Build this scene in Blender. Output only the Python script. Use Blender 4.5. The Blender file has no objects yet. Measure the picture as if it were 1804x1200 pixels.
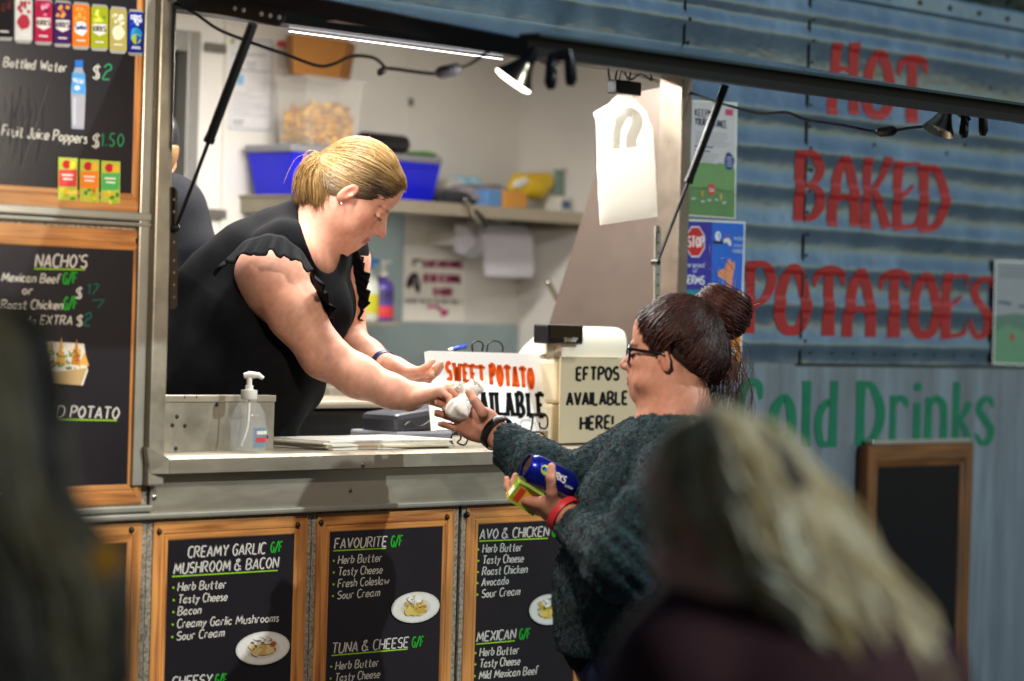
import bpy, bmesh, math, random
import numpy as np
from mathutils import Vector, Matrix
random.seed(7); RNG = np.random.default_rng(7)
SC = bpy.context.scene
COL = SC.collection

# ------------------------------------------------------------------ camera
FPX = 5300.0; PHI = math.radians(50); TH = math.radians(-.4); ROLL = .0285
FW = np.array([math.sin(PHI)*math.cos(TH), math.cos(PHI)*math.cos(TH), math.sin(TH)])
R0 = np.array([math.cos(PHI), -math.sin(PHI), 0.])
U0 = np.cross(R0, FW)
RT = R0*math.cos(ROLL)+U0*math.sin(ROLL)
UP = U0*math.cos(ROLL)-R0*math.sin(ROLL)
FH = np.array([math.sin(PHI), math.cos(PHI), 0.])
CAM = -7.2*FW; CAM[2] = 1.6
cd = bpy.data.cameras.new('camera'); cam = bpy.data.objects.new('camera', cd); COL.objects.link(cam)
cam.matrix_world = Matrix(((RT[0], UP[0], -FW[0], CAM[0]), (RT[1], UP[1], -FW[1], CAM[1]), (RT[2], UP[2], -FW[2], CAM[2]), (0, 0, 0, 1)))
cd.sensor_width = 36; cd.lens = FPX/1804*36; cd.clip_start = .1; cd.clip_end = 400
cd.dof.use_dof = True; cd.dof.focus_distance = 6.85; cd.dof.aperture_fstop = 2.0
SC.camera = cam
SC.render.resolution_x = 1024; SC.render.resolution_y = 681

# ------------------------------------------------------------------ night sky, one distant cool floodlight as the sun, exposure
SUN_EL = math.radians(28); SUN_AZ = math.radians(158)      # azimuth from +Y towards +X
w = bpy.data.worlds.new('World'); SC.world = w; w.use_nodes = True
nt = w.node_tree; sky = nt.nodes.new('ShaderNodeTexSky'); sky.sky_type = 'NISHITA'; sky.sun_disc = False
sky.sun_elevation = SUN_EL; sky.sun_rotation = SUN_AZ
bg = nt.nodes['Background']; bg.inputs['Strength'].default_value = .022
nt.links.new(sky.outputs['Color'], bg.inputs['Color'])
sd = bpy.data.lights.new('sun', 'SUN'); so = bpy.data.objects.new('sun', sd); COL.objects.link(so)
sd.energy = 1.8; sd.angle = math.radians(1.0); sd.color = (.84, .97, 1)
sdir = Vector((math.sin(SUN_AZ)*math.cos(SUN_EL), math.cos(SUN_AZ)*math.cos(SUN_EL), math.sin(SUN_EL)))
so.rotation_euler = sdir.to_track_quat('Z', 'Y').to_euler()
SC.view_settings.view_transform = 'Standard'; SC.view_settings.look = 'None'
SC.view_settings.exposure = 0.2; SC.view_settings.gamma = 1
SC.render.engine = 'CYCLES'
SC.cycles.use_denoising = True
SC.cycles.max_bounces = 8; SC.cycles.transparent_max_bounces = 12; SC.cycles.caustics_reflective = False; SC.cycles.caustics_refractive = False
SC.cycles.sample_clamp_indirect = 6

# ------------------------------------------------------------------ rays: pixel of the photo (1804x1200) -> point on a plane of the place
def ray(px, py): return FW+RT*((px-902)/FPX)+UP*((600-py)/FPX)
def at(px, py, Y=0.):
    v = ray(px, py); return CAM+v*((Y-CAM[1])/v[1])
def atx(px, py, X):
    v = ray(px, py); return CAM+v*((X-CAM[0])/v[0])
def atz(px, py, Z):
    v = ray(px, py); return CAM+v*((Z-CAM[2])/v[2])
def pt(px, py, D): return CAM+ray(px, py)*D          # D metres along the view axis
def scl(p): return FPX/float((np.array(p)-CAM)@FW)   # pixels per metre at p
def planemap(p0, n):
    p0 = np.array(p0, float); n = np.array(n, float); n = n/np.linalg.norm(n)
    if n@(CAM-p0) < 0: n = -n
    def f(px, py, off=0.):
        v = ray(px, py); q = p0+n*off
        return CAM+v*(((q-CAM)@n)/(v@n))
    f.n = n
    return f
def wallmap(Y): return planemap((0, Y, 0), (0, -1, 0))

# ------------------------------------------------------------------ colours and materials
def lin(h):
    if not isinstance(h, str): return tuple(h)
    h = h.lstrip('#'); o = []
    for i in (0, 2, 4):
        c = int(h[i:i+2], 16)/255; o.append(c/12.92 if c <= .04045 else ((c+.055)/1.055)**2.4)
    return tuple(o)
def mat(name, col, rough=.5, metal=0, var=.12, vs=6, stretch=(1, 1, 1), bump=0, bs=150, spec=.5, coat=0, trans=0, alpha=1, emit=None, es=0,
        attr=None, sss=0, ior=1.45, rvar=0, sheen=0, bstretch=None, aniso=0, voro=False, bd=.004, sub=(1, .35, .2)):
    m = bpy.data.materials.new(name); m.use_nodes = True; nt = m.node_tree; N = nt.nodes; L = nt.links
    b = N['Principled BSDF']
    tc = N.new('ShaderNodeTexCoord'); mp = N.new('ShaderNodeMapping'); mp.inputs['Scale'].default_value = stretch
    L.new(tc.outputs['Object'], mp.inputs['Vector'])
    nz = N.new('ShaderNodeTexNoise'); nz.inputs['Scale'].default_value = vs; nz.inputs['Detail'].default_value = 6; nz.inputs['Roughness'].default_value = .65
    L.new(mp.outputs['Vector'], nz.inputs['Vector'])
    mr = N.new('ShaderNodeMapRange'); mr.inputs['From Min'].default_value = .28; mr.inputs['From Max'].default_value = .72
    mr.inputs['To Min'].default_value = 1-var; mr.inputs['To Max'].default_value = 1+var
    L.new(nz.outputs['Fac'], mr.inputs['Value'])
    mx = N.new('ShaderNodeMix'); mx.data_type = 'RGBA'; mx.blend_type = 'MULTIPLY'; mx.inputs[0].default_value = 1
    if attr:
        a = N.new('ShaderNodeAttribute'); a.attribute_name = attr; L.new(a.outputs['Color'], mx.inputs[6])
    else: mx.inputs[6].default_value = (*lin(col), 1)
    L.new(mr.outputs['Result'], mx.inputs[7]); L.new(mx.outputs[2], b.inputs['Base Color'])
    b.inputs['Roughness'].default_value = rough; b.inputs['Metallic'].default_value = metal
    b.inputs['Specular IOR Level'].default_value = spec; b.inputs['IOR'].default_value = ior
    b.inputs['Coat Weight'].default_value = coat; b.inputs['Coat Roughness'].default_value = .15
    b.inputs['Transmission Weight'].default_value = trans; b.inputs['Alpha'].default_value = alpha
    b.inputs['Sheen Weight'].default_value = sheen; b.inputs['Anisotropic'].default_value = aniso
    if sss:
        b.inputs['Subsurface Weight'].default_value = sss; b.inputs['Subsurface Radius'].default_value = sub; b.inputs['Subsurface Scale'].default_value = .008
    if rvar:
        r2 = N.new('ShaderNodeMapRange'); r2.inputs['From Min'].default_value = .3; r2.inputs['From Max'].default_value = .7
        r2.inputs['To Min'].default_value = max(.02, rough-rvar); r2.inputs['To Max'].default_value = rough+rvar
        L.new(nz.outputs['Fac'], r2.inputs['Value']); L.new(r2.outputs['Result'], b.inputs['Roughness'])
    if bump:
        if voro:
            n2 = N.new('ShaderNodeTexVoronoi'); out = n2.outputs['Distance']
        else:
            n2 = N.new('ShaderNodeTexNoise'); n2.inputs['Detail'].default_value = 4; out = n2.outputs['Fac']
        n2.inputs['Scale'].default_value = bs
        m2 = N.new('ShaderNodeMapping'); m2.inputs['Scale'].default_value = bstretch or (1, 1, 1); L.new(tc.outputs['Object'], m2.inputs['Vector'])
        L.new(m2.outputs['Vector'], n2.inputs['Vector'])
        bp = N.new('ShaderNodeBump'); bp.inputs['Strength'].default_value = bump; bp.inputs['Distance'].default_value = bd
        L.new(out, bp.inputs['Height']); L.new(bp.outputs['Normal'], b.inputs['Normal'])
    if emit:
        b.inputs['Emission Color'].default_value = (*lin(emit), 1); b.inputs['Emission Strength'].default_value = es
    return m
def wood(name, c1, c2, grain, rough=.45, scale=9):
    """printed timber: long streaks along one axis"""
    m = bpy.data.materials.new(name); m.use_nodes = True; nt = m.node_tree; N = nt.nodes; L = nt.links; b = N['Principled BSDF']
    tc = N.new('ShaderNodeTexCoord'); mp = N.new('ShaderNodeMapping')
    s = [22, 22, 22]; s['xyz'.index(grain)] = 1.1
    mp.inputs['Scale'].default_value = s; L.new(tc.outputs['Object'], mp.inputs['Vector'])
    nz = N.new('ShaderNodeTexNoise'); nz.inputs['Scale'].default_value = scale*.35; nz.inputs['Detail'].default_value = 8; nz.inputs['Distortion'].default_value = .5
    L.new(mp.outputs['Vector'], nz.inputs['Vector'])
    cr = N.new('ShaderNodeValToRGB'); e = cr.color_ramp.elements
    e[0].position = .3; e[0].color = (*lin(c2), 1); e[1].position = .62; e[1].color = (*lin(c1), 1)
    n = cr.color_ramp.elements.new(.5); n.color = (*[(a*.75+q*.25) for a, q in zip(lin(c1), lin(c2))], 1)
    L.new(nz.outputs['Fac'], cr.inputs['Fac'])
    big = N.new('ShaderNodeTexNoise'); big.inputs['Scale'].default_value = 3; L.new(tc.outputs['Object'], big.inputs['Vector'])
    mr = N.new('ShaderNodeMapRange'); mr.inputs['From Min'].default_value = .3; mr.inputs['From Max'].default_value = .7; mr.inputs['To Min'].default_value = .6; mr.inputs['To Max'].default_value = 1.2
    L.new(big.outputs['Fac'], mr.inputs['Value'])
    mx = N.new('ShaderNodeMix'); mx.data_type = 'RGBA'; mx.blend_type = 'MULTIPLY'; mx.inputs[0].default_value = 1
    L.new(cr.outputs['Color'], mx.inputs[6]); L.new(mr.outputs['Result'], mx.inputs[7]); L.new(mx.outputs[2], b.inputs['Base Color'])
    b.inputs['Roughness'].default_value = rough
    return m
M = {}
# ------------------------------------------------------------------ objects
def V3(p): return Vector((float(p[0]), float(p[1]), float(p[2])))
def thing(name, label, cat, loc, group=None):
    o = bpy.data.objects.new(name, None); COL.objects.link(o); o.empty_display_size = .1
    o.location = V3(loc); o['label'] = label; o['category'] = cat
    if group: o['group'] = group
    return o
def tag(o, label, cat, group=None):
    o['label'] = label; o['category'] = cat
    if group: o['group'] = group
    return o
def hang(o, parent):
    """parent a mesh modelled in world coordinates"""
    if parent is not None:
        o.parent = parent
        if parent.type == 'EMPTY': o.location = -parent.location
    return o
def mesh_obj(name, verts, faces, m, parent=None, smooth=False, mats=None, fm=None, cols=None):
    me = bpy.data.meshes.new(name)
    me.from_pydata([tuple(map(float, v)) for v in verts], [], faces)
    for k in (mats or [m]): me.materials.append(k)
    if fm is not None: me.polygons.foreach_set('material_index', fm)
    if smooth: me.polygons.foreach_set('use_smooth', [True]*len(me.polygons))
    if cols is not None:
        a = me.color_attributes.new('tint', 'FLOAT_COLOR', 'POINT'); c = np.ones((len(verts), 4), np.float32); c[:, :3] = np.asarray(cols, np.float32)
        a.data.foreach_set('color', c.ravel())
    me.update()
    o = bpy.data.objects.new(name, me); COL.objects.link(o)
    return hang(o, parent)
class MB:
    """collects shapes, builds ONE mesh"""
    def __init__(s): s.v = []; s.f = []; s.fm = []; s.c = []; s.sm = []
    def add(s, v, f, mi=0, col=(1, 1, 1)):
        n = len(s.v); s.v += [tuple(map(float, q)) for q in v]; s.f += [[i+n for i in q] for q in f]; s.fm += [mi]*len(f); s.c += [col]*len(v)
        return s
    def box(s, lo, hi, mi=0, bev=0., rot=None, col=(1, 1, 1)):
        lo = np.minimum(lo, hi).astype(float) if False else np.array(lo, float); hi = np.array(hi, float)
        lo, hi = np.minimum(lo, hi), np.maximum(lo, hi)
        bm = bmesh.new(); bmesh.ops.create_cube(bm, size=1)
        for q in bm.verts: q.co = Vector(((lo+hi)/2+np.array(q.co)*(hi-lo)).tolist())
        if bev: bmesh.ops.bevel(bm, geom=bm.edges[:], offset=bev, segments=2, affect='EDGES', profile=.5)
        return s.bm(bm, mi, rot, (lo+hi)/2, col)
    def bm(s, bm, mi=0, rot=None, piv=(0, 0, 0), col=(1, 1, 1)):
        bm.verts.ensure_lookup_table(); bm.verts.index_update()
        v = [np.array(q.co) for q in bm.verts]
        if rot is not None:
            piv = np.array(piv); v = [piv+np.array(rot)@(q-piv) for q in v]
        s.add(v, [[q.index for q in f.verts] for f in bm.faces], mi, col); bm.free(); return s
    def tube(s, pts, r, n=8, mi=0, caps=True, col=(1, 1, 1)):
        pts = [np.array(p, float) for p in pts]; k = len(pts)
        rr = [r]*k if np.isscalar(r) else list(r)
        t = [pts[min(i+1, k-1)]-pts[max(i-1, 0)] for i in range(k)]; t = [q/(np.linalg.norm(q)+1e-9) for q in t]
        a = np.cross(t[0], (0, 0, 1)); a = np.cross(t[0], (1, 0, 0)) if np.linalg.norm(a) < .05 else a; a /= np.linalg.norm(a)
        vs = []
        for i in range(k):
            a = a-t[i]*(a@t[i]); a /= np.linalg.norm(a)+1e-9; b = np.cross(t[i], a)
            for j in range(n):
                th = 2*math.pi*j/n; vs.append(pts[i]+(a*math.cos(th)+b*math.sin(th))*rr[i])
        fs = [[i*n+j, i*n+(j+1) % n, (i+1)*n+(j+1) % n, (i+1)*n+j] for i in range(k-1) for j in range(n)]
        if caps: fs += [list(range(n))[::-1], list(range((k-1)*n, k*n))]
        return s.add(vs, fs, mi, col)
    def lathe(s, base, axis, prof, n=24, mi=0, col=(1, 1, 1)):
        """prof: (distance along axis, radius)"""
        base = np.array(base, float); ax = np.array(axis, float); ax /= np.linalg.norm(ax)
        a = np.cross(ax, (0, 0, 1)); a = np.array((1., 0, 0)) if np.linalg.norm(a) < .05 else a; a /= np.linalg.norm(a); b = np.cross(ax, a)
        vs = [base+ax*h+(a*math.cos(2*math.pi*j/n)+b*math.sin(2*math.pi*j/n))*max(r, 1e-4) for h, r in prof for j in range(n)]
        k = len(prof)
        fs = [[i*n+j, i*n+(j+1) % n, (i+1)*n+(j+1) % n, (i+1)*n+j] for i in range(k-1) for j in range(n)]
        fs += [list(range(n))[::-1], list(range((k-1)*n, k*n))]
        return s.add(vs, fs, mi, col)
    def prism(s, poly, d, mi=0, col=(1, 1, 1)):
        """poly: 3D ring, pushed by vector d"""
        p = [np.array(q, float) for q in poly]; d = np.array(d, float); n = len(p)
        return s.add(p+[q+d for q in p], [list(range(n))[::-1], list(range(n, 2*n))]+[[i, (i+1) % n, n+(i+1) % n, n+i] for i in range(n)], mi, col)
    def build(s, name, m, parent=None, smooth=False, mats=None, cols=False, auto=None):
        o = mesh_obj(name, s.v, s.f, m, parent, smooth, mats, s.fm if mats else None, s.c if cols else None)
        bm = bmesh.new(); bm.from_mesh(o.data); bmesh.ops.recalc_face_normals(bm, faces=bm.faces); bm.to_mesh(o.data); bm.free()
        if auto is not None: o.data.set_sharp_from_angle(angle=math.radians(auto))
        return o
def rotm(axis, deg): return np.array(Matrix.Rotation(math.radians(deg), 3, Vector(axis)))
def crom(pts, n=6, closed=False):
    p = [np.array(q, float) for q in pts]
    if len(p) < 3: return p
    out = []; k = len(p); rng = range(k if closed else k-1)
    for i in rng:
        if closed: a, b, c, d = p[(i-1) % k], p[i], p[(i+1) % k], p[(i+2) % k]
        else: a, b, c, d = p[max(i-1, 0)], p[i], p[i+1], p[min(i+2, k-1)]
        for j in range(n):
            t = j/n; out.append(.5*((2*b)+(c-a)*t+(2*a-5*b+4*c-d)*t*t+(3*b-a-3*c+d)*t**3))
    if not closed: out.append(p[-1])
    return out
# ------------------------------------------------------------------ stroke lettering
GL = dict(A="00 3a;3a 60;13 53", B="00 0a;0a 3a 59 57 35 05;35 54 62 51 30 00", C="59 4a 2a 08 03 20 40 51", D="00 0a;0a 3a 68 63 30 00",
 E="5a 0a;0a 00;00 50;05 45", F="5a 0a;0a 00;05 45", G="59 4a 2a 07 03 20 40 52 55;55 35", H="00 0a;60 6a;05 65", I="00 0a", J="4a 42 30 10 02",
 K="00 0a;5a 04;15 50", L="0a 00;00 50", M="00 1a;1a 42;42 7a;7a 80", N="00 0a;0a 60;60 6a", O="3a 18 05 12 30 52 65 58 3a", P="00 0a;0a 3a 59 57 35 05",
 R="00 0a;0a 3a 59 57 35 05;25 60", S="59 3a 19 07 25 45 53 51 30 01", T="0a 6a;3a 30", U="0a 03 10 40 63 6a", V="0a 30;30 6a", W="0a 20;20 48;48 60;60 8a",
 X="00 6a;0a 60", Y="0a 35;6a 35;35 30", Z="0a 5a;5a 00;00 50", a="46 26 04 01 20 31 44;46 41 50", b="0a 00;05 26 45 43 31 10 01", c="45 26 04 02 20 41",
 d="4a 41 50;45 26 04 01 20 41", e="03 43 45 26 04 01 20 41", f="4a 2a 18 10;06 36", g="46 26 04 02 21 43;46 4z 2x 0y", h="0a 00;04 26 45 40", i="06 00;09 08",
 j="16 1z 0x;19 18", k="0a 00;46 03;13 40", l="0a 00", m="06 00;04 26 34 30;34 56 65 60", n="06 00;04 26 45 40", o="26 04 02 20 42 44 26", p="06 0x;05 26 45 43 31 10 01",
 r="06 00;04 16 36", s="35 16 05 23 32 20 01", t="29 21 30 40;06 46", u="06 02 10 30 42;46 40", v="06 20;20 46", w="06 10;10 34;34 50;50 66", x="06 40;46 00", y="06 22;46 0x", z="06 46;46 00;00 40")
GL.update({'0': GL['O'], '1': "08 2a;2a 20", '2': "08 2a 4a 57 25 00;00 50", '3': "09 2a 49 47 25;25 44 41 20 01", '4': "4a 03;03 53;4a 40", '5': "5a 1a;1a 06;06 35 52 30 01", '6': "4a 15 02 20 42 34 13", '7': "0a 5a;5a 10",
 '$': "59 3a 19 07 25 45 53 51 30 01;3b 3z", '&': "70 18 2a 4a 49 05 01 20 40 64", '/': "0z 5b", "'": "0a 08", '.': "00 01", '!': "0a 03;01 00", '-': "04 34", ',': "01 0y", ':': "00 01;05 06"})
def _c(ch): return int(ch, 36) if ch < 'u' or ch.isdigit() else int(ch, 36)-36
GLY = {k: [[(_c(t[0])/10, _c(t[1])/10) for t in s.split()] for s in v.split(';')] for k, v in GL.items()}
def ribbon(pts, wd):
    """2D polyline with width(s) -> quad strip"""
    p = np.array(pts, float); k = len(p); wd = np.full(k, wd) if np.isscalar(wd) else np.array(wd, float)
    t = np.gradient(p, axis=0); t /= np.linalg.norm(t, axis=1, keepdims=True)+1e-9
    n = np.stack([-t[:, 1], t[:, 0]], 1)*wd[:, None]/2
    return np.concatenate([p+n, p-n]), [[i, i+1, k+i+1, k+i] for i in range(k-1)]
def glyphs(text, slab=False, gap=.22):
    """-> strokes in cap-height units, total width"""
    out = []; x = 0.
    for ch in text:
        if ch == ' ': x += .4; continue
        g = GLY.get(ch)
        if g is None: continue
        w = max(q[0] for s in g for q in s)
        for s in g:
            st = [(q[0]+x, q[1]) for q in s]
            out.append(crom(st, 4) if len(st) > 2 else st)
            if slab:
                for q in (st[0], st[-1]):
                    if q[1] in (0., 1.):
                        yy = .07 if q[1] == 0 else .93
                        out.append([(q[0]-.26, yy), (q[0]+.26, yy)])
        x += w+gap
    return out, max(x-gap, .1)
class Print:
    """flat print: layered coloured shapes given in photo pixels and cast on the plane they lie on"""
    def __init__(s, pm, off=.001, step=.00004): s.pm = pm; s.mb = MB(); s.o = off; s.st = step
    def poly(s, pts, col):
        s.o += s.st; s.mb.add([s.pm(x, y, s.o) for x, y in pts], [list(range(len(pts)))], 0, lin(col)); return s
    def quad(s, a, b, c, d, col): return s.poly([a, b, c, d], col)
    def ell(s, cx, cy, rx, ry, col, n=20, rough=0, tilt=0):
        q = []
        for i in range(n):
            th = 2*math.pi*i/n; k = 1+random.uniform(-rough, rough); x = rx*k*math.cos(th); y = ry*k*math.sin(th)
            q.append((cx+x*math.cos(tilt)-y*math.sin(tilt), cy+x*math.sin(tilt)+y*math.cos(tilt)))
        return s.poly(q, col)
    def strip(s, pts, wd, col):
        s.o += s.st; v, f = ribbon(pts, wd); s.mb.add([s.pm(x, y, s.o) for x, y in v], f, 0, lin(col)); return s
    def text(s, t, a, b, cap, col, sw=.1, slant=.12, slab=False, up=None, gap=.22):
        """baseline a->b in pixels, cap height in pixels"""
        st, w = glyphs(t, slab, gap); a = np.array(a, float); b = np.array(b, float); e = (b-a)/w
        u = np.array((.03*cap, -cap)) if up is None else np.array(up)*cap
        L = np.linalg.norm(e); s.o += s.st
        for q in st:
            wd = sw*cap
            if slab:
                d = abs(q[0][1]-q[-1][1]) < .05 and len(q) == 2; wd = cap*(.15 if d else sw)
            v, f = ribbon([a+e*(x+slant*y)+u*y for x, y in q], wd)
            s.mb.add([s.pm(x, y, s.o) for x, y in v], f, 0, lin(col))
        return s
    def build(s, name, parent=None, m=None): return s.mb.build(name, m or M['print'], parent, cols=True)
# ------------------------------------------------------------------ materials
M['print'] = mat('printed_ink', '#ffffff', .7, attr='tint', var=.06, vs=40, spec=.15)
M['gloss_print'] = mat('laminated_print', '#ffffff', .18, attr='tint', var=.05, vs=40, bump=.08, bs=60, coat=.5)
M['alu'] = mat('weathered_aluminium', '#b4d4ea', .2, 1, var=.10, vs=2.5, stretch=(2, 2, .8), rvar=.08, bump=.9, bs=3.2, bstretch=(.7, 1, 1.3), bd=.012)
M['steel'] = mat('brushed_steel', '#b3aa98', .36, .72, var=.08, vs=4, stretch=(1, 4, 5), rvar=.1, bump=.02, bs=160, bstretch=(.03, 1, 1))
M['steel_dull'] = mat('worn_steel', '#9c9484', .45, .6, var=.22, vs=9, rvar=.12, bump=.08, bs=60)
M['trim'] = mat('trim_rail', '#aaa699', .38, .6, var=.12, vs=12)
M['black_steel'] = mat('black_painted_steel', '#0c0e10', .35, 0, var=.3, vs=20, bump=.1, bs=60)
M['rubber'] = mat('black_rubber', '#0b0b0b', .5, 0)
M['cable'] = mat('cable_sheath', '#0d0c0b', .4, 0)
M['white_wall'] = mat('cool_room_panel', '#dcd9d3', .4, 0, var=.06, vs=3, bump=.03, bs=30)
M['white_plastic'] = mat('white_plastic', '#dcdad2', .35, 0, var=.04)
M['cream_plastic'] = mat('cream_plastic', '#d9cdae', .4, 0, var=.05, vs=4, sss=0)
M['dark_plastic'] = mat('dark_plastic', '#14151a', .3, 0)
M['grey_plastic'] = mat('grey_plastic', '#33363f', .4, 0)
M['blue_plastic'] = mat('blue_plastic', '#1a1fd0', .35, 0, var=.1, vs=5)
M['lid_grey'] = mat('grey_lid', '#83838a', .45, 0, var=.08)
M['card'] = mat('cardboard', '#97652c', .8, 0, var=.1, vs=10)
M['clear'] = mat('clear_plastic', '#f4f6f6', .06, 0, var=0, trans=1, ior=1.2)
M['tubclear'] = mat('cloudy_tub', '#e8e6e0', .2, 0, var=.05, alpha=.16)
M['sleeve'] = mat('plastic_sleeve', '#dfe6ea', .06, 0, var=0, alpha=.12, bump=.4, bs=18, spec=.8)
M['gel'] = mat('clear_gel', '#dfe9ee', .02, 0, var=0, trans=1, ior=1.33)
M['chip'] = mat('corn_chip', '#d2920f', .7, 0, attr='tint', var=.2, vs=30, bump=.3, bs=200)
M['paper'] = mat('white_paper', '#e9e6dd', .75, 0, var=.04, vs=15, bump=.12, bs=40)
M['paper_bag'] = mat('paper_bag', '#efede6', .7, 0, var=.03, vs=8, bump=.25, bs=25)
def thin_paper(name, col):
    m = bpy.data.materials.new(name); m.use_nodes = True; N = m.node_tree.nodes; L = m.node_tree.links; b = N['Principled BSDF']; b.inputs['Base Color'].default_value = (*lin(col), 1); b.inputs['Roughness'].default_value = .8
    tr = N.new('ShaderNodeBsdfTranslucent'); tr.inputs['Color'].default_value = (*lin(col), 1); mx = N.new('ShaderNodeMixShader'); mx.inputs[0].default_value = .5
    nz = N.new('ShaderNodeTexNoise'); nz.inputs['Scale'].default_value = 28; bp = N.new('ShaderNodeBump'); bp.inputs['Strength'].default_value = .3; bp.inputs['Distance'].default_value = .004; L.new(nz.outputs['Fac'], bp.inputs['Height']); L.new(bp.outputs['Normal'], b.inputs['Normal'])
    L.new(b.outputs[0], mx.inputs[1]); L.new(tr.outputs[0], mx.inputs[2]); L.new(mx.outputs[0], N['Material Output'].inputs['Surface']); return m
M['paper_bag'] = thin_paper('paper_bag', '#f4f2ec')
M['tissue'] = mat('tissue', '#c9c7cf', .85, 0, var=.05, bump=.3, bs=160)
M['cream_card'] = mat('cream_card', '#d2c09e', .6, 0, var=.03)
M['white_board'] = mat('white_signboard', '#f0efec', .4, 0, var=.02)
M['burlap'] = mat('burlap_print', '#8a8070', .75, 0, var=.95, vs=170, stretch=(1, 1, 1), bump=.2, bs=400)
M['slate'] = mat('blackboard_print', '#1d181d', .34, 0, var=.2, vs=5, bump=.10, bs=420, spec=.45)
M['wood_x'] = wood('timber_along', '#d6924c', '#8a4a1e', 'x'); M['wood_z'] = wood('timber_upright', '#d6924c', '#8a4a1e', 'z')
M['oak_x'] = wood('dark_oak_along', '#74491f', '#3e260f', 'x'); M['oak_z'] = wood('dark_oak_upright', '#74491f', '#3e260f', 'z')
M['slate_dark'] = mat('chalkboard', '#06070a', .25, 0, var=.3, vs=4)
M['rust'] = mat('screw_head', '#3a3228', .5, .6)
M['chrome'] = mat('chrome', '#b8b4aa', .12, 1, var=.05)
M['wire'] = mat('black_wire', '#101010', .35, .5)
M['red_paint'] = mat('red_sign_paint', '#981f1b', .5, 0, var=.16, vs=14, bump=.1, bs=60)
M['green_paint'] = mat('green_sign_paint', '#006a4a', .45, 0, var=.16, vs=14, bump=.1, bs=60)
M['concrete'] = mat('asphalt', '#5a5a5c', .9, 0, var=.3, vs=30, bump=.4, bs=80)
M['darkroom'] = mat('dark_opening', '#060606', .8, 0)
M['led'] = mat('led_strip', '#ffffff', .5, 0, emit='#f3f4ff', es=4)
M['bulb'] = mat('lamp_glow', '#ffffff', .5, 0, emit='#fff0dc', es=18)

# ------------------------------------------------------------------ ground
gm = MB(); gm.add([(-60, -60, 0), (80, -60, 0), (80, 80, 0), (-60, 80, 0)], [[0, 1, 2, 3]]); g = gm.build('ground', M['concrete']); g['kind'] = 'structure'

# ------------------------------------------------------------------ food trailer
XL, XR = -1.16, .645; ZB, ZT = 1.262, 2.262; YB, XE = 1.62, 1.95; TL, TR, TZ = -3.0, 3.1, 2.56; FL = .5
truck = thing('food_trailer', 'silver corrugated aluminium food trailer with open serving hatch and painted lettering', 'food trailer', (0, .9, 0))
RIBS = [at(1425, y)[2] for y in (24, 66, 200, 266, 333, 402, 470, 538, 607)]
ZSEAM = at(1425, 640)[2]
def prof(z):
    for r in RIBS:
        d = abs(z-r)
        if d < .023: return -.0045*min(1, (.023-d)/.012)
    return 0.
ZK = sorted({FL-.15, ZSEAM, TZ-.06}|{r+s for r in RIBS for s in (-.023, -.011, .011, .023)})
def corr(mb, x0, x1, z0, z1):
    zs = [z0]+[z for z in ZK if z0 < z < z1]+[z1]; n = max(1, int((x1-x0)/.4)); xs = np.linspace(x0, x1, n+1)
    v = [(x, prof(z) if z0 < z < z1 else 0, z) for z in zs for x in xs]; k = n+1
    mb.add(v, [[i*k+j, i*k+j+1, (i+1)*k+j+1, (i+1)*k+j] for i in range(len(zs)-1) for j in range(n)])
mb = MB()
corr(mb, TL, XL, ZSEAM-.4, TZ-.06); corr(mb, XR, 1.213, ZSEAM, TZ-.06); corr(mb, 1.213, TR, ZSEAM, TZ-.06); corr(mb, XL, XR, ZT, TZ-.06)
mb.build('side_cladding', M['alu'], truck, smooth=True, auto=25)
mb = MB(); 
mb.add([(XR, .006, .35), (1.0, .006, .35), (1.0, .006, ZSEAM+.02), (XR, .006, ZSEAM+.02)], [[0, 1, 2, 3]])
mb.add([(1.0, .003, .35), (TR, .003, .35), (TR, .003, ZSEAM+.02), (1.0, .003, ZSEAM+.02)], [[0, 1, 2, 3]])
mb.add([(TL, .004, .35), (XR, .004, .35), (XR, .004, ZB), (TL, .004, ZB)], [[0, 1, 2, 3]])
mb.build('lower_panel', mat('smooth_aluminium', '#a0b2c0', .33, .84, var=.06, vs=3, stretch=(4, 3, .4), rvar=.10, bump=.8, bs=3.5, bstretch=(1.6, 1, .5), bd=.008), truck)
# seams and overlap edges
mb = MB()
SEAM = mat('seam_dark', '#20282c', .5, .5)
mb.box((1.208, -.0035, ZSEAM), (1.214, -.0005, TZ-.06)); mb.build('panel_seam', SEAM, truck)
mb = MB(); mb.box((.648, -.003, ZT+.04), (.653, -.0005, TZ-.06)); mb.build('panel_seam', SEAM, truck)
mb = MB(); mb.box((1.2, -.004, ZSEAM-.006), (TR, -.001, ZSEAM)); mb.build('panel_seam', SEAM, truck)
mb = MB()
for z in np.arange(ZSEAM+.06, TZ-.06, .058): mb.lathe((1.228, prof(z)+.001, z), (0, -1, 0), [(0, .006), (.003, .005), (.004, .001)], 8)
for x in np.arange(1.26, TR, .105): mb.lathe((x, .001, ZSEAM+.03), (0, -1, 0), [(0, .007), (.003, .006), (.004, .001)], 8)
for z in np.arange(ZT+.06, TZ-.08, .06): mb.lathe((.667, prof(z), z), (0, -1, 0), [(0, .006), (.003, .005), (.004, .001)], 8)
for px, py in ((1540, 255), (1700, 255), (1745, 155), (1668, 270), (1775, 100), (1430, 300), (1600, 170)): 
    q = at(px, py); mb.lathe((q[0], prof(q[2])+.001, q[2]), (0, -1, 0), [(0, .007), (.003, .006), (.004, .001)], 8)
mb.build('rivet', M['rust'], truck, smooth=True, auto=30)
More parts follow.
